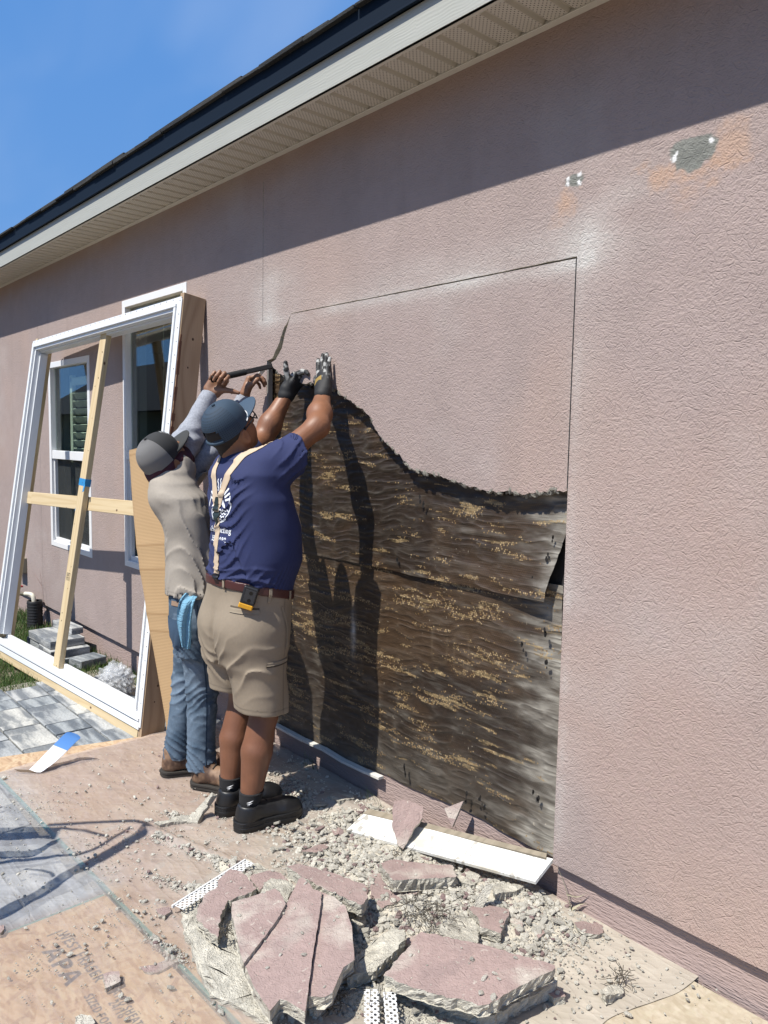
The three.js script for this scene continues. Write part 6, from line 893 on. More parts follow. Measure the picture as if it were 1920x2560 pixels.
    const clip = drape(shirt, pathRows([V(xY + 0.002, 1.062, 0.8), V(xY + 0.002, 1.018, 0.8)], S, 0.040, 6, 3), dn, 0.009, 0.008); mesh(clip, mat(0.02, 0.02, 0.025, 0.4), 'clip', man); }
  // shorts
  const sSec = [[0.70, -2.75, 0.490, 0.170, 0.125], [0.77, -2.745, 0.482, 0.194, 0.152], [0.84, -2.745, 0.480, 0.200, 0.160], [0.92, -2.745, 0.470, 0.203, 0.156], [0.985, -2.742, 0.466, 0.204, 0.157], [1.06, -2.74, 0.464, 0.204, 0.159]];
  const sl = loft(sSec, 0, 2.25), bR = ell(V(-2.665, 0.86, 0.530), V(0.085, 0.11, 0.088)), bL = ell(V(-2.830, 0.86, 0.530), V(0.085, 0.11, 0.088));
  const tube2 = (a, b, ra, rb) => cap(a, b, ra, rb), lgR = cap(V(-2.657, 0.82, 0.498), V(-2.645, 0.42, 0.455), 0.122, 0.106), lgL = cap(V(-2.838, 0.82, 0.498), V(-2.838, 0.42, 0.455), 0.122, 0.104);
  const sFold = (x, y, z) => { const n = fb3(x * 6, y * 6, z * 6, 2); let d = 0.005 * (fb3(x * 10, y * 6, z * 10, 2) - 0.5) * 2; { const t = (Math.abs(x + 2.75) * 0.75 - (y - 0.72) * 0.65) * 17 + n * 2.5, f = t - Math.floor(t), a = Math.abs(2 * f - 1); d -= 0.009 * a * a * a * Math.exp(-Math.pow((y - 0.70) / 0.10, 2)) * sstep(0.42, 0.52, z); } d += 0.004 * Math.sin((x * 1.0 + z * 0.8) * 48 + y * 20 + n * 5) * sstep(0.66, 0.52, y); d += 0.010 * Math.exp(-Math.pow((x + 2.75) / 0.012, 2)) * sstep(0.5, 0.56, z) * sstep(0.96, 0.80, y); return d; };
  const shorts = (x, y, z) => { let d = smin(sl(x, y, z), smin(bR(x, y, z), bL(x, y, z), 0.02), 0.06); let l = smin(lgR(x, y, z), lgL(x, y, z), 0.010); d = smin(d, l, 0.06); d += sFold(x, y, z); const d0 = d; const hem = (x > -2.745 ? 0.492 : 0.535) + 0.10 * (z - 0.45); d = smax(d, hem - y, 0.004); if (y < hem + 0.05) d = smax(d, -Math.max(d0 + 0.009, y - hem - 0.035), 0.003); return smax(d, y - 1.015 - (z - 0.47) * 0.22, 0.005); };
  mesh(netMesh(shorts, [-2.99, 0.43, 0.26], [-2.49, 1.07, 0.70], 0.005, (x, y, z) => { const v = 0.94 + 0.12 * (n3(x * 200, y * 200, z * 200) - 0.5) + 0.1 * (fb3(x * 4, y * 4, z * 4, 2) - 0.5), seam = 1 - 0.35 * Math.exp(-Math.pow((y - (x > -2.745 ? 0.515 : 0.558) - 0.10 * (z - 0.45)) / 0.0025, 2)) - 0.4 * Math.exp(-Math.pow((z - 0.425) / 0.003, 2)) * (x > -2.62 ? 1 : 0); return [0.315 * v * seam, 0.255 * v * seam, 0.185 * v * seam]; }), vc(0.8), 'shorts', man);
  { const dq = V(-0.72, 0, -0.69).normalize(), k = mat(0.30, 0.245, 0.175, 0.8), dk = mat(0.10, 0.075, 0.05, 0.9), dn = V(0, 0, -1), dr = V(-1, 0, 0);
    mesh(drape(shorts, pathRows([V(-2.630 + 0.144, 0.935, 0.63 + 0.138), V(-2.552 + 0.144, 0.928, 0.535 + 0.138)], V(0, 1, 0), 0.018, 16, 3), dq, 0.004, 0.003), k, 'back_pocket', man);
    mesh(drape(shorts, pathRows([V(-2.628 + 0.144, 0.947, 0.628 + 0.138), V(-2.554 + 0.144, 0.940, 0.537 + 0.138)], V(0, 1, 0), 0.007, 16, 2), dq, 0.0022, 0.002), dk, 'pocket_slit', man);
    mesh(drape(shorts, pathRows([V(-2.3, 0.718, 0.52), V(-2.3, 0.712, 0.36)], V(0, 1, 0), 0.014, 14, 3), dr, 0.0035, 0.003), k, 'cargo_pocket', man);
    mesh(drape(shorts, pathRows([V(-2.3, 0.707, 0.52), V(-2.3, 0.701, 0.36)], V(0, 1, 0), 0.004, 14, 2), dr, 0.002, 0.002), dk, 'pocket_zip', man);
    mesh(drape(shorts, pathRows([V(-2.3, 0.94, 0.44), V(-2.3, 0.83, 0.41), V(-2.3, 0.77, 0.415)], V(0, 0, 1), 0.010, 14, 2), dr, 0.0025, 0.002), k, 'side_pocket', man);
    for (const [x, z, d, sd] of [[-2.680, 0.8, dn, V(1, 0, 0)], [-2.3, 0.50, dr, V(0, 0, 1)], [-2.3, 0.40, dr, V(0, 0, 1)]]) mesh(drape((a, b, c) => Math.min(shorts(a, b, c), beltF(a, b, c)), pathRows([V(x, 1.030 + (z > 0.7 ? 0.035 : -0.01), z), V(x, 0.972 + (z > 0.7 ? 0.035 : -0.01), z)], sd, 0.011, 8, 2), d, 0.004, 0.003), k, 'belt_loop', man);
  }
  function beltF(x, y, z) { const d = sl(x, y, z) - 0.0045, b = Math.abs(y - 0.998 - (z - 0.47) * 0.22) - 0.019; return smax(d, b, 0.004); }
  mesh(netMesh((x, y, z) => smax(beltF(x, y, z), -(sl(x, y, z) + 0.012), 0.002), [-2.99, 0.92, 0.27], [-2.51, 1.08, 0.68], 0.0045), mat(0.075, 0.022, 0.020, 0.42), 'belt', man);
  // socks and shoes
  { const pts = [[0.045, 0.05], [0.0445, 0.10], [0.0455, 0.155], [0.047, 0.160], [0.0435, 0.160]].map(([a, b]) => new THREE.Vector2(a, b)); const sg = new THREE.LatheGeometry(pts, 28), sm = mat(0.012, 0.012, 0.013, 0.9), wm = mat(0.7, 0.7, 0.7, 0.7), [up, so] = shoeGeo(0.088, false), lm = mat(0.013, 0.013, 0.014, 0.42), om = mat(0.010, 0.010, 0.011, 0.5);
    const feet = [[anR, V(-2.627, GROUND, 0.602), -0.10], [anL, V(-2.800, GROUND, 0.592), -0.14]];
    for (const [a, p, yaw] of feet) {
      { const lc = a === anR ? cap(V(-2.648, 0.32, 0.488), anR, 0.064, 0.036) : cap(V(-2.830, 0.32, 0.485), anL, 0.064, 0.036); mesh(netMesh((x, y, z) => smax(smax(lc(x, y, z) - 0.0045 - 0.0015 * (y > 0.160 ? 1 : 0), y - 0.168, 0.003), 0.04 - y, 0.002), [a.x - 0.09, 0.03, a.z - 0.10], [a.x + 0.09, 0.19, a.z + 0.08], 0.005), sm, 'sock', man); }
      const mk = [[[-0.012, 0], [0.016, 0.010], [0.002, 0.001]], [[-0.012, -0.004], [0.0, -0.006], [0.012, -0.001]], [[-0.004, -0.010], [0.002, -0.005], [0.0, -0.010]], [[-0.009, -0.011], [-0.003, -0.006], [-0.005, -0.011]]].map((t) => { const g = new THREE.BufferGeometry(), P = []; const w = ([u, v]) => { const th = 0.95 + u / 0.05, r = 0.0515, k = 0.22; return [a.x - 0.004 + Math.sin(th) * r, 0.138 + v, a.z - 0.010 + Math.cos(th) * r]; }; for (const q of t) P.push(...w(q)); g.setAttribute('position', new THREE.Float32BufferAttribute(P, 3)); g.computeVertexNormals(); return g; }); mesh(merge(mk), wm, 'sock_emblem', man);
      const s = mesh(placeGeo(up, p, yaw), lm, 'shoe', man); mesh(placeGeo(so, p, yaw), om, 'sole', s);
      const l = []; for (let i = 0; i < 3; i++) { const z = -0.135 - i * 0.022, y = 0.098 - i * 0.010; l.push(tube([V(-0.022, y - 0.006, z), V(0, y + 0.003, z - 0.004), V(0.024, y - 0.006, z)], 0.0028, 8, 5)); } mesh(placeGeo(merge(l), p, yaw), om, 'laces', s);
    } }
  // gloves
  { const gm = vc(0.7), dust = (x, y, z) => { const k = sstep(0.52, 0.64, fb3(x * 55, y * 55, z * 55, 2)) * sstep(1.86, 1.92, y); return mix3([0.014, 0.014, 0.015], [0.45, 0.45, 0.43], k * 0.9); };
    const gR = handField(wrR, V(-0.30, 0.93, -0.20).normalize(), V(0.0, -0.2, -0.98).normalize(), true, { s: 1.0, fat: 1.22, spread: 0.16, curl: [[0.05, 0.06, 0.05], [0.08, 0.05, 0.05], [0.05, 0.05, 0.05], [0.0, 0.08, 0.05]], thumb: [[0.055, 0.055, 0.012], [0.068, 0.085, 0.014], [0.072, 0.105, 0.014]] });
    const cuffR = cap(wrR.clone().add(V(0.006, -0.010, 0.006)), wrR.clone().add(V(-0.008, 0.022, -0.006)), 0.038, 0.034);
    const gL = handField(wrL, V(0.05, 0.80, -0.60).normalize(), V(0.93, 0.08, -0.36).normalize(), false, { s: 1.0, fat: 1.22, spread: 0.05, curl: [[0.9, 0.7, 0.4], [0.95, 0.7, 0.4], [1.0, 0.7, 0.4], [1.0, 0.7, 0.4]], thumb: [[0.046, 0.050, 0.0], [0.078, 0.076, -0.010], [0.100, 0.100, -0.016]] });
    const cuffL = cap(wrL.clone().add(V(0, -0.010, 0.006)), wrL.clone().add(V(-0.003, 0.022, -0.006)), 0.039, 0.035);
    mesh(netMesh((x, y, z) => smin(gR(x, y, z), cuffR(x, y, z), 0.012), [-2.98, 1.77, -0.05], [-2.68, 2.04, 0.16], 0.0034, dust), gm, 'glove', man);
    mesh(netMesh((x, y, z) => smin(gL(x, y, z), cuffL(x, y, z), 0.012), [-3.20, 1.77, -0.10], [-2.90, 2.04, 0.16], 0.0034, dust), gm, 'glove', man);
    const cv = document.createElement('canvas'); cv.width = 128; cv.height = 64; const g = cv.getContext('2d'); g.clearRect(0, 0, 128, 64); g.fillStyle = '#b08a35'; for (let i = 0; i < 5; i++) g.fillRect(8 + i * 24, 12, 16, 38); g.fillRect(4, 26, 120, 7); const t = new THREE.CanvasTexture(cv); t.colorSpace = THREE.SRGBColorSpace;
    mesh(drape(gR, pathRows([V(-2.835, 1.858, 0.2), V(-2.785, 1.882, 0.2)], V(-0.4, 0.9, 0), 0.026, 8, 4).map((r) => r), V(0, 0, -1), 0.001, 0.0005), mat(0.36, 0.24, 0.06, 0.7), 'glove_badge', man); }
  // cap, cord, button, glasses
  const cg = new THREE.Group(); cg.name = 'cap'; man.add(cg); cg.applyMatrix4(HM);
  { const holes = colorTex(64, 64, 0.0085, 0.0085, (x, y) => mix3([0.006, 0.012, 0.02], [0.024, 0.050, 0.085], sstep(0.0014, 0.0020, Math.hypot(x - 0.00425, y - 0.00425)))), navy = mat(0.024, 0.052, 0.088, 0.8), pf = mat(1, 1, 1, 0.8, { map: holes });
    mesh(crownGeo(0.045, 'back'), pf, 'crown_back', cg); mesh(crownGeo(0.045, 'front'), navy, 'crown_front', cg); mesh(visorGeo(0.052, 0.092, -0.06), mat(0.030, 0.064, 0.108, 0.75), 'visor', cg);
    mesh(at(new THREE.SphereGeometry(0.008, 12, 8), 0, 0.142, 0.010), navy, 'button', cg);
    const l = []; for (let i = 0; i <= 16; i++) { const a = lerp(-1.15, 1.15, i / 16); l.push(V(Math.sin(a) * 0.0895, 0.0335 - 0.012 * a * a * 0.6, -Math.cos(a) * 0.1085 + 0.010)); } mesh(tube(l, 0.0028, 32, 6), mat(0.75, 0.76, 0.78, 0.6), 'cord', cg);
    const st = []; for (let i = 0; i <= 12; i++) { const a = lerp(-0.62, 0.62, i / 12); st.push(V(Math.sin(a) * 0.088, 0.022, Math.cos(a) * 0.107 + 0.010)); } const sg = tube(st, 0.008, 24, 6); sg.scale(1, 1, 1); mesh(sg, navy, 'strap', cg); }
  const gl = new THREE.Group(); gl.name = 'glasses'; man.add(gl); gl.applyMatrix4(HM);
  { const fm = mat(0.012, 0.012, 0.014, 0.35), rim = (s) => { const p = []; for (let i = 0; i < 20; i++) { const a = i / 20 * 6.283; p.push(V(s * 0.034 + 0.027 * Math.sign(Math.cos(a)) * Math.pow(Math.abs(Math.cos(a)), 0.7), -0.004 + 0.020 * Math.sin(a), -0.118 + 0.012 * Math.abs(Math.cos(a)) * (Math.cos(a) * s > 0 ? 1 : 0))); } return tube(p, 0.0030, 40, 6, true); };
    mesh(merge([rim(1), rim(-1), tube([V(-0.008, 0.003, -0.120), V(0, 0.006, -0.122), V(0.008, 0.003, -0.120)], 0.0025, 6, 5)]), fm, 'rims', gl);
    for (const s of [1, -1]) { mesh(tube([V(0.060 * s, 0.006, -0.108), V(0.076 * s, 0.004, -0.06), V(0.081 * s, 0.000, 0.0), V(0.080 * s, -0.016, 0.022)], 0.0032, 16, 6), fm, 'temple', gl); } }
  // tape measure clipped to the belt
  const tm = thing('tape_measure', 'black and yellow tape measure clipped on the belt of the khaki shorts', 'tape measure');
  { const g = new THREE.Group(); const a = mesh(box(0.058, 0.072, 0.030, 0.006, 2), mat(0.016, 0.017, 0.019, 0.45), 'case', tm); const dk = mat(0.004, 0.004, 0.004, 0.3); for (const y of [0.014, -0.016]) { const c = new THREE.CylinderGeometry(0.0075, 0.0075, 0.003, 16); c.rotateX(Math.PI / 2); mesh(at(c, 0.004, y, 0.0158), dk, 'button', tm); } mesh(at(box(0.042, 0.05, 0.004, 0.001), 0.003, 0, 0.0148), mat(0.035, 0.036, 0.04, 0.4), 'clip_plate', tm); mesh(at(box(0.056, 0.020, 0.033, 0.004, 2), -0.002, -0.044, 0), mat(0.72, 0.36, 0.02, 0.45), 'yellow_base', tm); tm.position.set(-2.560, 0.998, 0.578); tm.rotation.set(0.05, 0.86, -0.30, 'YXZ'); }
}
// ===== man in jeans =====
{
  const man = thing('person', 'man in beige shirt, jeans, grey trucker cap and maroon face cloth prying at the stucco', 'person');
  const YAW = -0.49, F = V(-Math.sin(YAW), 0, -Math.cos(YAW)), R = V(Math.cos(YAW), 0, -Math.sin(YAW));
  const shR = V(-3.185, 1.370, 0.615), elR = V(-3.335, 1.590, 0.445), wrR = V(-3.365, 1.822, 0.305), shL = V(-3.375, 1.385, 0.485), elL = V(-3.315, 1.59, 0.27), wrL = V(-3.355, 1.815, 0.125);
  const hipR = V(-3.085, 0.84, 0.53), knR = V(-3.120, 0.47, 0.480), anR = V(-3.085, 0.085, 0.500), hipL = V(-3.215, 0.84, 0.475), knL = V(-3.265, 0.47, 0.475), anL = V(-3.285, 0.085, 0.535);
  const HM = headMatrix(V(-3.250, 1.506, 0.592), 0.78, YAW + 0.62, 0.0, 0.97), head = fieldIn(headLocal, HM), neck = cap(V(-3.245, 1.36, 0.565), V(-3.275, 1.49, 0.605), 0.062, 0.056);
  const core = loft([[0.72, -3.15, 0.50, 0.08, 0.07], [0.95, -3.16, 0.505, 0.12, 0.085], [1.15, -3.18, 0.52, 0.12, 0.08], [1.33, -3.225, 0.565, 0.13, 0.08], [1.42, -3.24, 0.575, 0.07, 0.05]], YAW);
  const arms = [cap(shR, elR, 0.042, 0.036), cap(elR, wrR, 0.036, 0.027), cap(shL, elL, 0.042, 0.036), cap(elL, wrL, 0.036, 0.027)], legs = [cap(hipR, knR, 0.066, 0.048), cap(knR, anR, 0.048, 0.036), cap(hipL, knL, 0.066, 0.048), cap(knL, anL, 0.048, 0.036)];
  const body = (x, y, z) => { let a = 9; for (const p of arms) a = smin(a, p(x, y, z), 0.02); if (y < 1) for (const p of legs) a = smin(a, p(x, y, z), 0.012); return smin(smin(core(x, y, z), a, 0.03), smin(neck(x, y, z), head(x, y, z), 0.03), 0.03); };
  const skin = (x, y, z) => { const v = 0.9 + 0.3 * (n3(x * 40, y * 40, z * 40) - 0.5) + 0.12 * (n3(x * 160, y * 160, z * 160) - 0.5); return [0.33 * v, 0.165 * v, 0.092 * v]; };
  // right fist round the hammer handle, left hand steadying the chisel
  const fistF = handField(wrR, V(0.36, 0.82, -0.42).normalize(), V(0.74, -0.10, 0.62).normalize(), true, { s: 1.02, fat: 1.06, spread: 0.02, curl: [[1.05, 1.35, 0.8], [1.1, 1.4, 0.8], [1.15, 1.4, 0.8], [1.2, 1.4, 0.8]], thumb: [[0.052, 0.052, 0.024], [0.082, 0.066, 0.034], [0.110, 0.076, 0.036]] });
  const gripF = handField(wrL, V(0.06, 0.93, -0.30).normalize(), V(0.55, 0.1, -0.8).normalize(), false, { s: 0.98, fat: 1.06, spread: 0.03, curl: [[0.9, 0.9, 0.5], [0.95, 1.0, 0.5], [1.0, 1.0, 0.5], [1.05, 1.0, 0.5]], thumb: [[-0.01 + 0.055, 0.060, 0.024], [0.045, 0.09, 0.040], [0.03, 0.112, 0.045]] });
  const wristR = cap(wrR.clone().add(V(0, -0.05, 0.03)), wrR, 0.030, 0.025), wristL = cap(wrL.clone().add(V(0, -0.05, 0.03)), wrL, 0.030, 0.025);
  const bg = netMesh(body, [-3.48, 0.03, 0.06], [-2.98, 1.87, 0.80], 0.0075, skin), hg = (() => { const g = netMesh(headLocal, [-0.11, -0.15, -0.15], [0.11, 0.14, 0.13], 0.004); g.applyMatrix4(HM); return paint(g, skin); })();
  const f1 = netMesh((x, y, z) => smin(fistF(x, y, z), wristR(x, y, z), 0.015), [-3.46, 1.75, 0.16], [-3.18, 2.02, 0.40], 0.0032, skin), f2 = netMesh((x, y, z) => smin(gripF(x, y, z), wristL(x, y, z), 0.015), [-3.46, 1.75, -0.04], [-3.20, 2.02, 0.22], 0.0032, skin);
  mesh(joinV([bg, hg, f1, f2]), vc(0.5), 'body', man);
  // undershirt sleeves
  { const sR = [cap(shR.clone().lerp(elR, 0.25), elR, 0.060, 0.060), cap(elR, wrR, 0.059, 0.038)], sL = [cap(shL.clone().lerp(elL, 0.25), elL, 0.058, 0.056), cap(elL, wrL, 0.054, 0.036)];
    const wr = (x, y, z) => 0.005 * (fb3(x * 11, y * 9, z * 11, 2) - 0.5) * 2 + 0.0035 * Math.sin(y * 95 + x * 30 + 5 * fb3(x * 9, y * 9, z * 9, 2)) * Math.exp(-Math.pow((y - 1.62) / 0.09, 2));
    const one = (c, w, e) => (x, y, z) => { let d = smin(c[0](x, y, z), c[1](x, y, z), 0.045) + wr(x, y, z); const q = e.clone().sub(w).normalize(), t = (w.x - x) * q.x * -1 + (y - w.y) * q.y + (z - w.z) * q.z; d = smax(d, -t + 0.006, 0.004); return d + (Math.abs(t - 0.065) < 0.003 ? 0.0015 : 0); };
    const heather = (x, y, z) => { const v = 0.85 + 0.45 * (n3(x * 420, y * 420, z * 420) - 0.5) + 0.2 * (n3(x * 160, y * 160, z * 160) - 0.5); return [0.38 * v, 0.40 * v, 0.45 * v]; };
    mesh(netMesh(one(sR, wrR, elR), [-3.48, 1.28, 0.24], [-3.08, 1.86, 0.72], 0.006, heather), vc(0.9), 'undershirt_sleeve', man); mesh(netMesh(one(sL, wrL, elL), [-3.48, 1.28, 0.06], [-3.22, 1.86, 0.58], 0.007, heather), vc(0.9), 'undershirt_sleeve', man); }
  // loose beige T-shirt
  const tl = loft([[0.84, -3.150, 0.502, 0.178, 0.128], [0.94, -3.155, 0.505, 0.172, 0.124], [1.06, -3.160, 0.508, 0.164, 0.118], [1.16, -3.170, 0.512, 0.166, 0.118], [1.26, -3.186, 0.524, 0.178, 0.122], [1.34, -3.206, 0.542, 0.176, 0.120], [1.40, -3.230, 0.562, 0.13, 0.10], [1.44, -3.245, 0.578, 0.08, 0.075]], YAW, 2.2);
  const slR = cap(V(-3.195, 1.335, 0.600), V(-3.262, 1.495, 0.520), 0.090, 0.088), slL = cap(V(-3.36, 1.36, 0.495), V(-3.335, 1.50, 0.385), 0.086, 0.080), aR = elR.clone().sub(shR).normalize(), aL = elL.clone().sub(shL).normalize(), pR = V(-3.258, 1.480, 0.530), pL = V(-3.335, 1.495, 0.39);
  const crease = (p) => { const t = p - Math.floor(p), a = Math.abs(2 * t - 1); return a * a * a; };
  const folds = (x, y, z) => { const n = fb3(x * 5 + 3, y * 5, z * 5, 2), q = fb3(x * 4, y * 4 + 5, z * 4, 2), s = (x + 3.17) * 0.55 + (z - 0.5) * 0.85; let d = -0.0075 * crease((y * 0.20 - s * 1.15) * 22 + n * 4) * sstep(0.40, 0.56, q) * sstep(1.36, 1.2, y); d -= 0.008 * crease(s * 17 + n * 4) * sstep(1.10, 0.95, y); d -= 0.0035 * crease((y * 0.35 + s * 1.1) * 20 + n * 3) * sstep(1.26, 1.34, y) * sstep(0.42, 0.52, q); return d + 0.010 * (fb3(x * 7, y * 5, z * 7, 2) - 0.5) + 0.004; };
  const shirt = (x, y, z) => { let d = smin(smin(tl(x, y, z), slR(x, y, z), 0.05), slL(x, y, z), 0.05) + folds(x, y, z), d0 = d; const cR = (x - pR.x) * aR.x + (y - pR.y) * aR.y + (z - pR.z) * aR.z, cL = (x - pL.x) * aL.x + (y - pL.y) * aL.y + (z - pL.z) * aL.z; if (Math.abs(cR) < 0.16 && Math.hypot(x - pR.x - aR.x * cR, y - pR.y - aR.y * cR, z - pR.z - aR.z * cR) < 0.125) { d = smax(d, cR, 0.004); d = smax(d, -Math.max(d0 + 0.009, -0.03 - cR), 0.003); } if (Math.abs(cL) < 0.16 && Math.hypot(x - pL.x - aL.x * cL, y - pL.y - aL.y * cL, z - pL.z - aL.z * cL) < 0.125) { d = smax(d, cL, 0.004); d = smax(d, -Math.max(d0 + 0.009, -0.03 - cL), 0.003); }
    const hem = 0.908 + 0.006 * Math.sin(x * 40); d = smax(d, hem - y, 0.004); if (y < hem + 0.05) d = smax(d, -Math.max(d0 + 0.008, y - hem - 0.03), 0.003); return smax(d, -(Math.hypot(x + 3.262, (y - 1.46) / 0.6, z - 0.598) - 0.082), 0.006); };
  mesh(netMesh(shirt, [-3.50, 0.86, 0.27], [-2.94, 1.58, 0.75], 0.0058, (x, y, z) => { const v = 0.95 + 0.12 * (n3(x * 260, y * 260, z * 260) - 0.5), hem = 1 - 0.25 * Math.exp(-Math.pow((y - 0.932) / 0.002, 2)); return [0.40 * v * hem, 0.355 * v * hem, 0.30 * v * hem]; }), vc(0.9), 'shirt', man);
  // jeans
  const hipF = loft([[0.64, -3.150, 0.505, 0.135, 0.078], [0.75, -3.145, 0.503, 0.158, 0.116], [0.86, -3.145, 0.500, 0.158, 0.122], [0.93, -3.152, 0.503, 0.155, 0.118]], YAW, 2.2), but = ell(V(-3.14 - F.x * 0.04 + R.x * 0.065, 0.80, 0.498 - F.z * 0.04 + R.z * 0.065), V(0.075, 0.10, 0.072)), but2 = ell(V(-3.14 - F.x * 0.04 - R.x * 0.065, 0.80, 0.498 - F.z * 0.04 - R.z * 0.065), V(0.075, 0.10, 0.072));
  const lg = [[cap(V(-3.083, 0.78, 0.535), V(-3.118, 0.47, 0.485), 0.090, 0.070), cap(V(-3.118, 0.47, 0.485), V(-3.095, 0.0, 0.505), 0.070, 0.062)], [cap(V(-3.218, 0.78, 0.478), V(-3.268, 0.47, 0.478), 0.090, 0.070), cap(V(-3.268, 0.47, 0.478), V(-3.295, 0.0, 0.540), 0.070, 0.062)]];
  const jf = (x, y, z) => { const n = fb3(x * 7, y * 7, z * 7, 2), q = fb3(x * 6 + 2, y * 5, z * 6, 2), w = (x + 3.17) * 0.8 - (z - 0.5) * 0.6; let d = 0.009 * (fb3(x * 11, y * 9, z * 11, 2) - 0.5) + 0.003;
    d -= 0.010 * crease((y + 0.5 * w) * 26 + n * 3.2) * sstep(0.30, 0.14, y);                         // stacked at the ankle
    d -= 0.0075 * crease((y - 0.7 * w) * 24 + n * 3.5) * Math.exp(-Math.pow((y - 0.43) / 0.11, 2)) * sstep(0.36, 0.5, q + 0.1);
    d -= 0.0075 * crease((y * 0.7 + 1.0 * w) * 26 + n * 3) * Math.exp(-Math.pow((y - 0.66) / 0.09, 2)); return d; };
  const hem = (x) => 0.098;
  const jeans = (x, y, z) => { const r = smin(lg[0][0](x, y, z), lg[0][1](x, y, z), 0.03), l = smin(lg[1][0](x, y, z), lg[1][1](x, y, z), 0.03); let d = Math.min(r, l); const h = smin(smin(hipF(x, y, z), but(x, y, z), 0.04), but2(x, y, z), 0.04); d = smin(d, h, 0.045); d += jf(x, y, z); d = smax(d, hem(x) - y, 0.003); if (y < hem(x) + 0.04) d = smax(d, -(Math.min(r, l) + 0.012), 0.003); return smax(d, y - 0.935, 0.004); };
  const denim = (x, y, z) => { const n = fb3(x * 9, y * 7, z * 9, 3), w = n3(x * 300, y * 300, z * 300); const wk = fb3(x * 26, y * 60, z * 26, 2), fade = sstep(0.40, 0.66, n) * 0.55 + 0.5 * sstep(0.55, 0.72, wk) * sstep(0.2, 0.4, y) + 0.35 * sstep(0.75, 0.55, y) * sstep(0.30, 0.5, y) * n; let c = mix3([0.050, 0.086, 0.132], [0.18, 0.245, 0.32], clamp(fade)); const h = y - hem(x); const sm = Math.exp(-Math.pow((h - 0.016) / 0.003, 2)) * 0.5 + Math.exp(-Math.pow((y - 0.893) / 0.004, 2)) * 0.4 + (h < 0.010 ? -0.5 : 0); c = mix3(c, sm > 0 ? [0.03, 0.06, 0.11] : [0.28, 0.33, 0.38], clamp(Math.abs(sm))); return c.map((v) => v * (0.85 + 0.3 * w)); };
  mesh(netMesh(jeans, [-3.42, 0.04, 0.33], [-2.94, 0.95, 0.74], 0.0058, denim), vc(0.9), 'jeans', man);
  { const d = V(-R.x * 0.75 + F.x * 0.66, 0, -R.z * 0.75 + F.z * 0.66).normalize(), sd = V(-d.z, 0, d.x), c0 = V(-3.15, 0, 0.51).addScaledVector(d, -0.35), k = mat(0.045, 0.088, 0.15, 0.9);
    const row = (y, w, o) => { const r = []; for (let i = 0; i <= 8; i++) r.push(c0.clone().addScaledVector(sd, o + w * (i / 8 - 0.5)).setY(y)); return r; };
    mesh(drape(jeans, [row(0.815, 0.115, 0.0), row(0.79, 0.117, 0.0), row(0.76, 0.112, 0.0), row(0.73, 0.106, 0.0), row(0.70, 0.10, 0.0), row(0.68, 0.05, 0.0)], d, 0.004, 0.003), k, 'back_pocket', man);
    mesh(drape(jeans, [row(0.893, 0.075, 0.03), row(0.873, 0.075, 0.03)], d, 0.003, 0.002), mat(0.33, 0.22, 0.15, 0.8), 'leather_patch', man);
    // side seam down the outer leg
    const l = []; for (const [P0, P1, P2, out] of [[V(-3.02, 0.88, 0.56), V(-3.05, 0.47, 0.50), V(-3.035, 0.08, 0.515), V(-R.x, 0, -R.z)]]) l.push(drape(jeans, pathRows([P0, P1, P2].map((p) => p.clone().addScaledVector(out, -0.15)), V(F.x, 0, F.z), 0.005, 50, 2), out, 0.0018, 0.0015)); mesh(merge(l), mat(0.035, 0.07, 0.12, 0.9), 'side_seam', man); }
  // boots
  { const [up, so] = shoeGeo(0.112, true), lm = vc(0.65), ug = paint(up, (x, y, z) => { const n = fb3(x * 30, y * 30, z * 30, 3); return mix3([0.085, 0.045, 0.028], [0.27, 0.165, 0.10], sstep(0.36, 0.68, n + 0.25 * sstep(0.07, 0.0, y))); }), om = mat(0.035, 0.030, 0.025, 0.8);
    for (const [p, yaw] of [[V(-3.312, GROUND, 0.597), -0.42], [V(-3.130, GROUND, 0.530), -1.0]]) { const b = mesh(placeGeo(ug, p, yaw), lm, 'boot', man); mesh(placeGeo(so, p, yaw), om, 'sole', b); const l = []; for (let i = 0; i < 4; i++) l.push(tube([V(-0.024, 0.100 - i * 0.009, -0.118 - i * 0.02), V(0, 0.110 - i * 0.010, -0.120 - i * 0.02), V(0.026, 0.100 - i * 0.009, -0.118 - i * 0.02)], 0.003, 8, 5)); mesh(placeGeo(merge(l), p, yaw), om, 'laces', b); } }
  // face cloth and neck gaiter
  { const E = headLocal, a = cap(V(0, -0.075, 0.03), V(0, -0.13, 0.035), 0.072, 0.080), b = ell(V(0, -0.055, -0.030), V(0.078, 0.068, 0.090)), flap = cap(V(0.0, -0.05, 0.075), V(0.0, -0.165, 0.10), 0.055, 0.03), wrap = ell(V(0, -0.015, 0.020), V(0.0865, 0.075, 0.104));
    const f = (x, y, z) => { let d = smin(smin(smin(a(x, y, z), b(x, y, z), 0.04), flap(x, y, z), 0.03), wrap(x, y, z), 0.02); d += 0.004 * Math.sin((y * 0.8 + z * 0.6) * 120 + 6 * fb3(x * 12, y * 12, z * 12, 2)) + 0.006 * (fb3(x * 16, y * 16, z * 16, 2) - 0.5); return smax(d, y - 0.030 * sstep(-0.08, -0.02, z) + 0.012 * sstep(-0.03, -0.08, z), 0.006); };
    const g = netMesh(f, [-0.12, -0.22, -0.15], [0.12, 0.06, 0.17], 0.0045); g.applyMatrix4(HM); mesh(paint(g, (x, y, z) => { const n = fb3(x * 40, y * 40, z * 40, 2); return mix3([0.028, 0.006, 0.014], [0.085, 0.014, 0.030], n); }), vc(0.85), 'face_cloth', man);
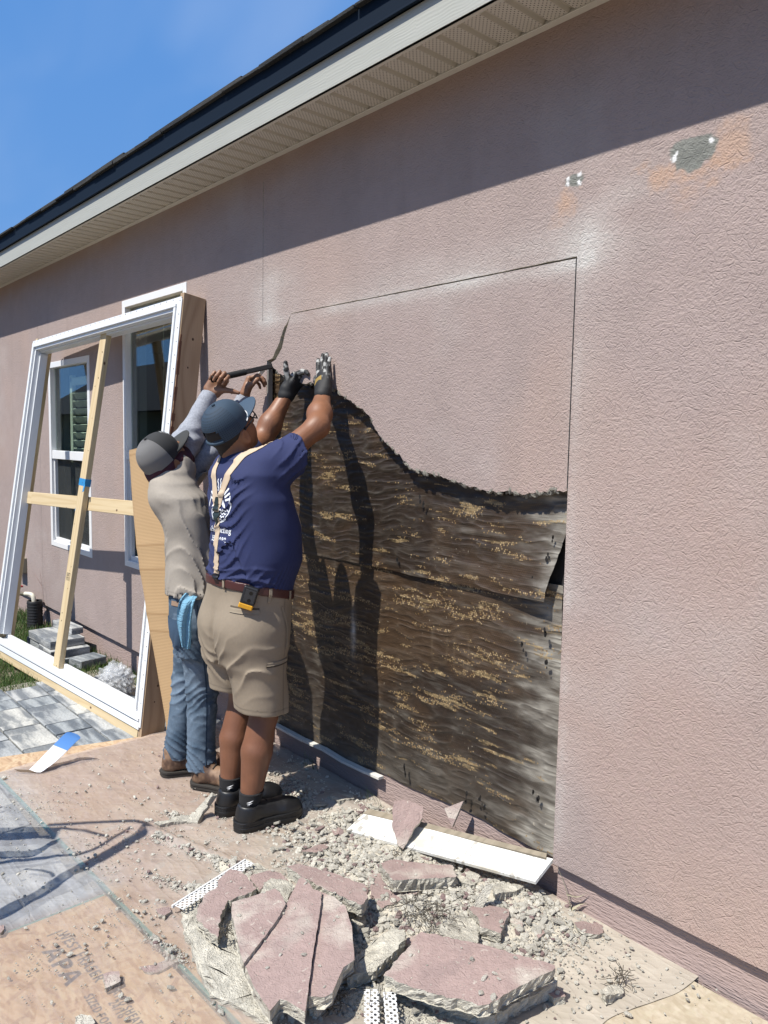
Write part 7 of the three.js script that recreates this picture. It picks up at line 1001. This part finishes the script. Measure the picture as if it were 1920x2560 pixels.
    const sash = cap(V(-3.21, 1.375, 0.66), V(-3.10, 1.24, 0.50), 0.02, 0.02); }
  const cg = new THREE.Group(); cg.name = 'cap'; man.add(cg); cg.applyMatrix4(HM);
  { const ribs = dataTex(64, 64, 0.004, 0.004, (x, y) => 0.5 + 0.25 * Math.sin(x * 1570) + 0.25 * Math.sin(y * 1570)), gm = mat(0.24, 0.235, 0.23, 0.9, { bumpMap: ribs, bumpScale: 0.002 }), bm = mat(0.030, 0.031, 0.032, 0.9);
    mesh(crownGeo(0.042, 'back', false), gm, 'crown_back', cg); mesh(crownGeo(0.042, 'front'), bm, 'crown_front', cg); mesh(visorGeo(0.045, 0.084, 0.12), mat(0.036, 0.037, 0.037, 0.85), 'visor', cg); mesh(at(new THREE.SphereGeometry(0.007, 10, 8), 0, 0.138, 0.010), bm, 'button', cg);
    const cv = document.createElement('canvas'); cv.width = 256; cv.height = 128; const g = cv.getContext('2d'); g.clearRect(0, 0, 256, 128); g.strokeStyle = '#d8d8d6'; g.lineWidth = 7; g.beginPath(); for (const [i, [x, y]] of [[30, 12], [226, 12], [246, 64], [226, 116], [30, 116], [10, 64]].entries()) i ? g.lineTo(x, y) : g.moveTo(x, y); g.closePath(); g.stroke(); g.fillStyle = '#b9b9b7'; g.beginPath(); g.moveTo(60, 92); g.lineTo(86, 34); g.lineTo(104, 60); g.lineTo(122, 34); g.lineTo(134, 92); g.lineTo(116, 92); g.lineTo(104, 76); g.lineTo(78, 92); g.fill(); for (const y of [36, 56, 76]) g.fillRect(150, y, 54, 9);
    const t = new THREE.CanvasTexture(cv); t.colorSpace = THREE.SRGBColorSpace; const P = [], U = [], I = [], n = 16; for (let j = 0; j <= 8; j++) for (let i = 0; i <= n; i++) { const a = lerp(-0.52, 0.52, i / n), el = lerp(0.35, 0.95, j / 8), ce = Math.pow(Math.cos(el), 0.8), k = 1.015; P.push(Math.sin(a) * 0.087 * ce * k, 0.042 + Math.sin(el) * 0.095 * k, -Math.cos(a) * 0.106 * ce * k * (1.012) + 0.010); U.push(i / n, j / 8); } for (let j = 0; j < 8; j++) for (let i = 0; i < n; i++) { const a = j * (n + 1) + i; I.push(a, a + 1, a + n + 2, a, a + n + 2, a + n + 1); }
    const pg = new THREE.BufferGeometry(); pg.setAttribute('position', new THREE.Float32BufferAttribute(P, 3)); pg.setAttribute('uv', new THREE.Float32BufferAttribute(U, 2)); pg.setIndex(I); pg.computeVertexNormals(); mesh(pg, mat(1, 1, 1, 0.8, { map: t, transparent: true }), 'cap_patch', cg); }
  // hammer in the raised fist, chisel in the other hand, rag in the pocket
  const hm = thing('pry_bar', 'black pry bar held in the raised fist of the man in jeans', 'pry bar');
  { const b = V(-3.288, 1.966, 0.012), c = V(-3.312, 1.893, 0.282), d = b.clone().sub(c).normalize(), L = b.distanceTo(c), at2 = (t) => c.clone().addScaledVector(d, t);
    mesh(tube([at2(-0.045), at2(0.03), at2(0.09), at2(0.135)], 0.0155, 20, 12), mat(0.013, 0.014, 0.015, 0.55), 'grip', hm); mesh(beam(at2(0.13), at2(L + 0.01), 0.024, 0.015, V(0.6, 0, 0.6), 0.004), mat(0.022, 0.023, 0.025, 0.4), 'shaft', hm); }
  const ch = thing('cold_chisel', 'short pale steel chisel held in the lower hand against the stucco edge', 'chisel');
  { mesh(beam(V(-3.335, 1.875, 0.105), V(-3.330, 1.950, 0.028), 0.018, 0.010, V(1, 0, 0.3), 0.002), mat(0.55, 0.54, 0.52, 0.35, { metalness: 0.6 }), 'blade', ch); mesh(beam(V(-3.337, 1.850, 0.135), V(-3.335, 1.875, 0.105), 0.020, 0.020, V(1, 0, 0.3), 0.003), mat(0.6, 0.58, 0.54, 0.4, { metalness: 0.4 }), 'shank', ch); }
  const rag = thing('cleaning_rag', 'light blue towelling rag hanging from the back pocket of the jeans', 'rag');
  { const P = [], I = [], nu = 12, nv = 40, c = [V(-3.010, 0.925, 0.590), V(-2.978, 0.90, 0.630), V(-2.985, 0.82, 0.640), V(-2.995, 0.75, 0.630), V(-3.005, 0.695, 0.620)], cu = new THREE.CatmullRomCurve3(c), put = (o) => { for (let j = 0; j <= nv; j++) { const v = j / nv, p = cu.getPoint(v), w = lerp(0.028, 0.017, v) * (0.7 + 0.5 * Math.sin(v * 2.2 + 0.4)); for (let i = 0; i <= nu; i++) { const u = i / nu - 0.5, z = 0.007 * Math.sin(u * 9 + v * 5) + 0.003 * (n2(u * 30, v * 60, 3) - 0.5); P.push(p.x + u * 2 * w * 0.45 + z * 0.9, p.y + 0.03 * Math.abs(u) - 0.02 * (u > 0 ? u : 0), p.z - u * 2 * w * 0.9 + z * 0.5 + o); } } };
    put(0.004); put(-0.004); const N = (nu + 1) * (nv + 1); for (let j = 0; j < nv; j++) for (let i = 0; i < nu; i++) { const a = j * (nu + 1) + i; I.push(a, a + nu + 2, a + 1, a, a + nu + 1, a + nu + 2, N + a, N + a + 1, N + a + nu + 2, N + a, N + a + nu + 2, N + a + nu + 1); } for (let j = 0; j < nv; j++) for (const k of [0, nu]) { const a = j * (nu + 1) + k; I.push(a, a + nu + 1, N + a, N + a, a + nu + 1, N + a + nu + 1); }
    const g = new THREE.BufferGeometry(); g.setAttribute('position', new THREE.Float32BufferAttribute(P, 3)); const U = []; for (let i = 0; i < P.length; i += 3) U.push(P[i] + P[i + 2], P[i + 1]); g.setAttribute('uv', new THREE.Float32BufferAttribute(U, 2)); g.setIndex(I); g.computeVertexNormals(); mesh(g, mat(0.20, 0.42, 0.58, 0.95, { bumpMap: sandRelief, bumpScale: 0.006 }), 'cloth', rag); }
}
renderer.render(scene, camera);
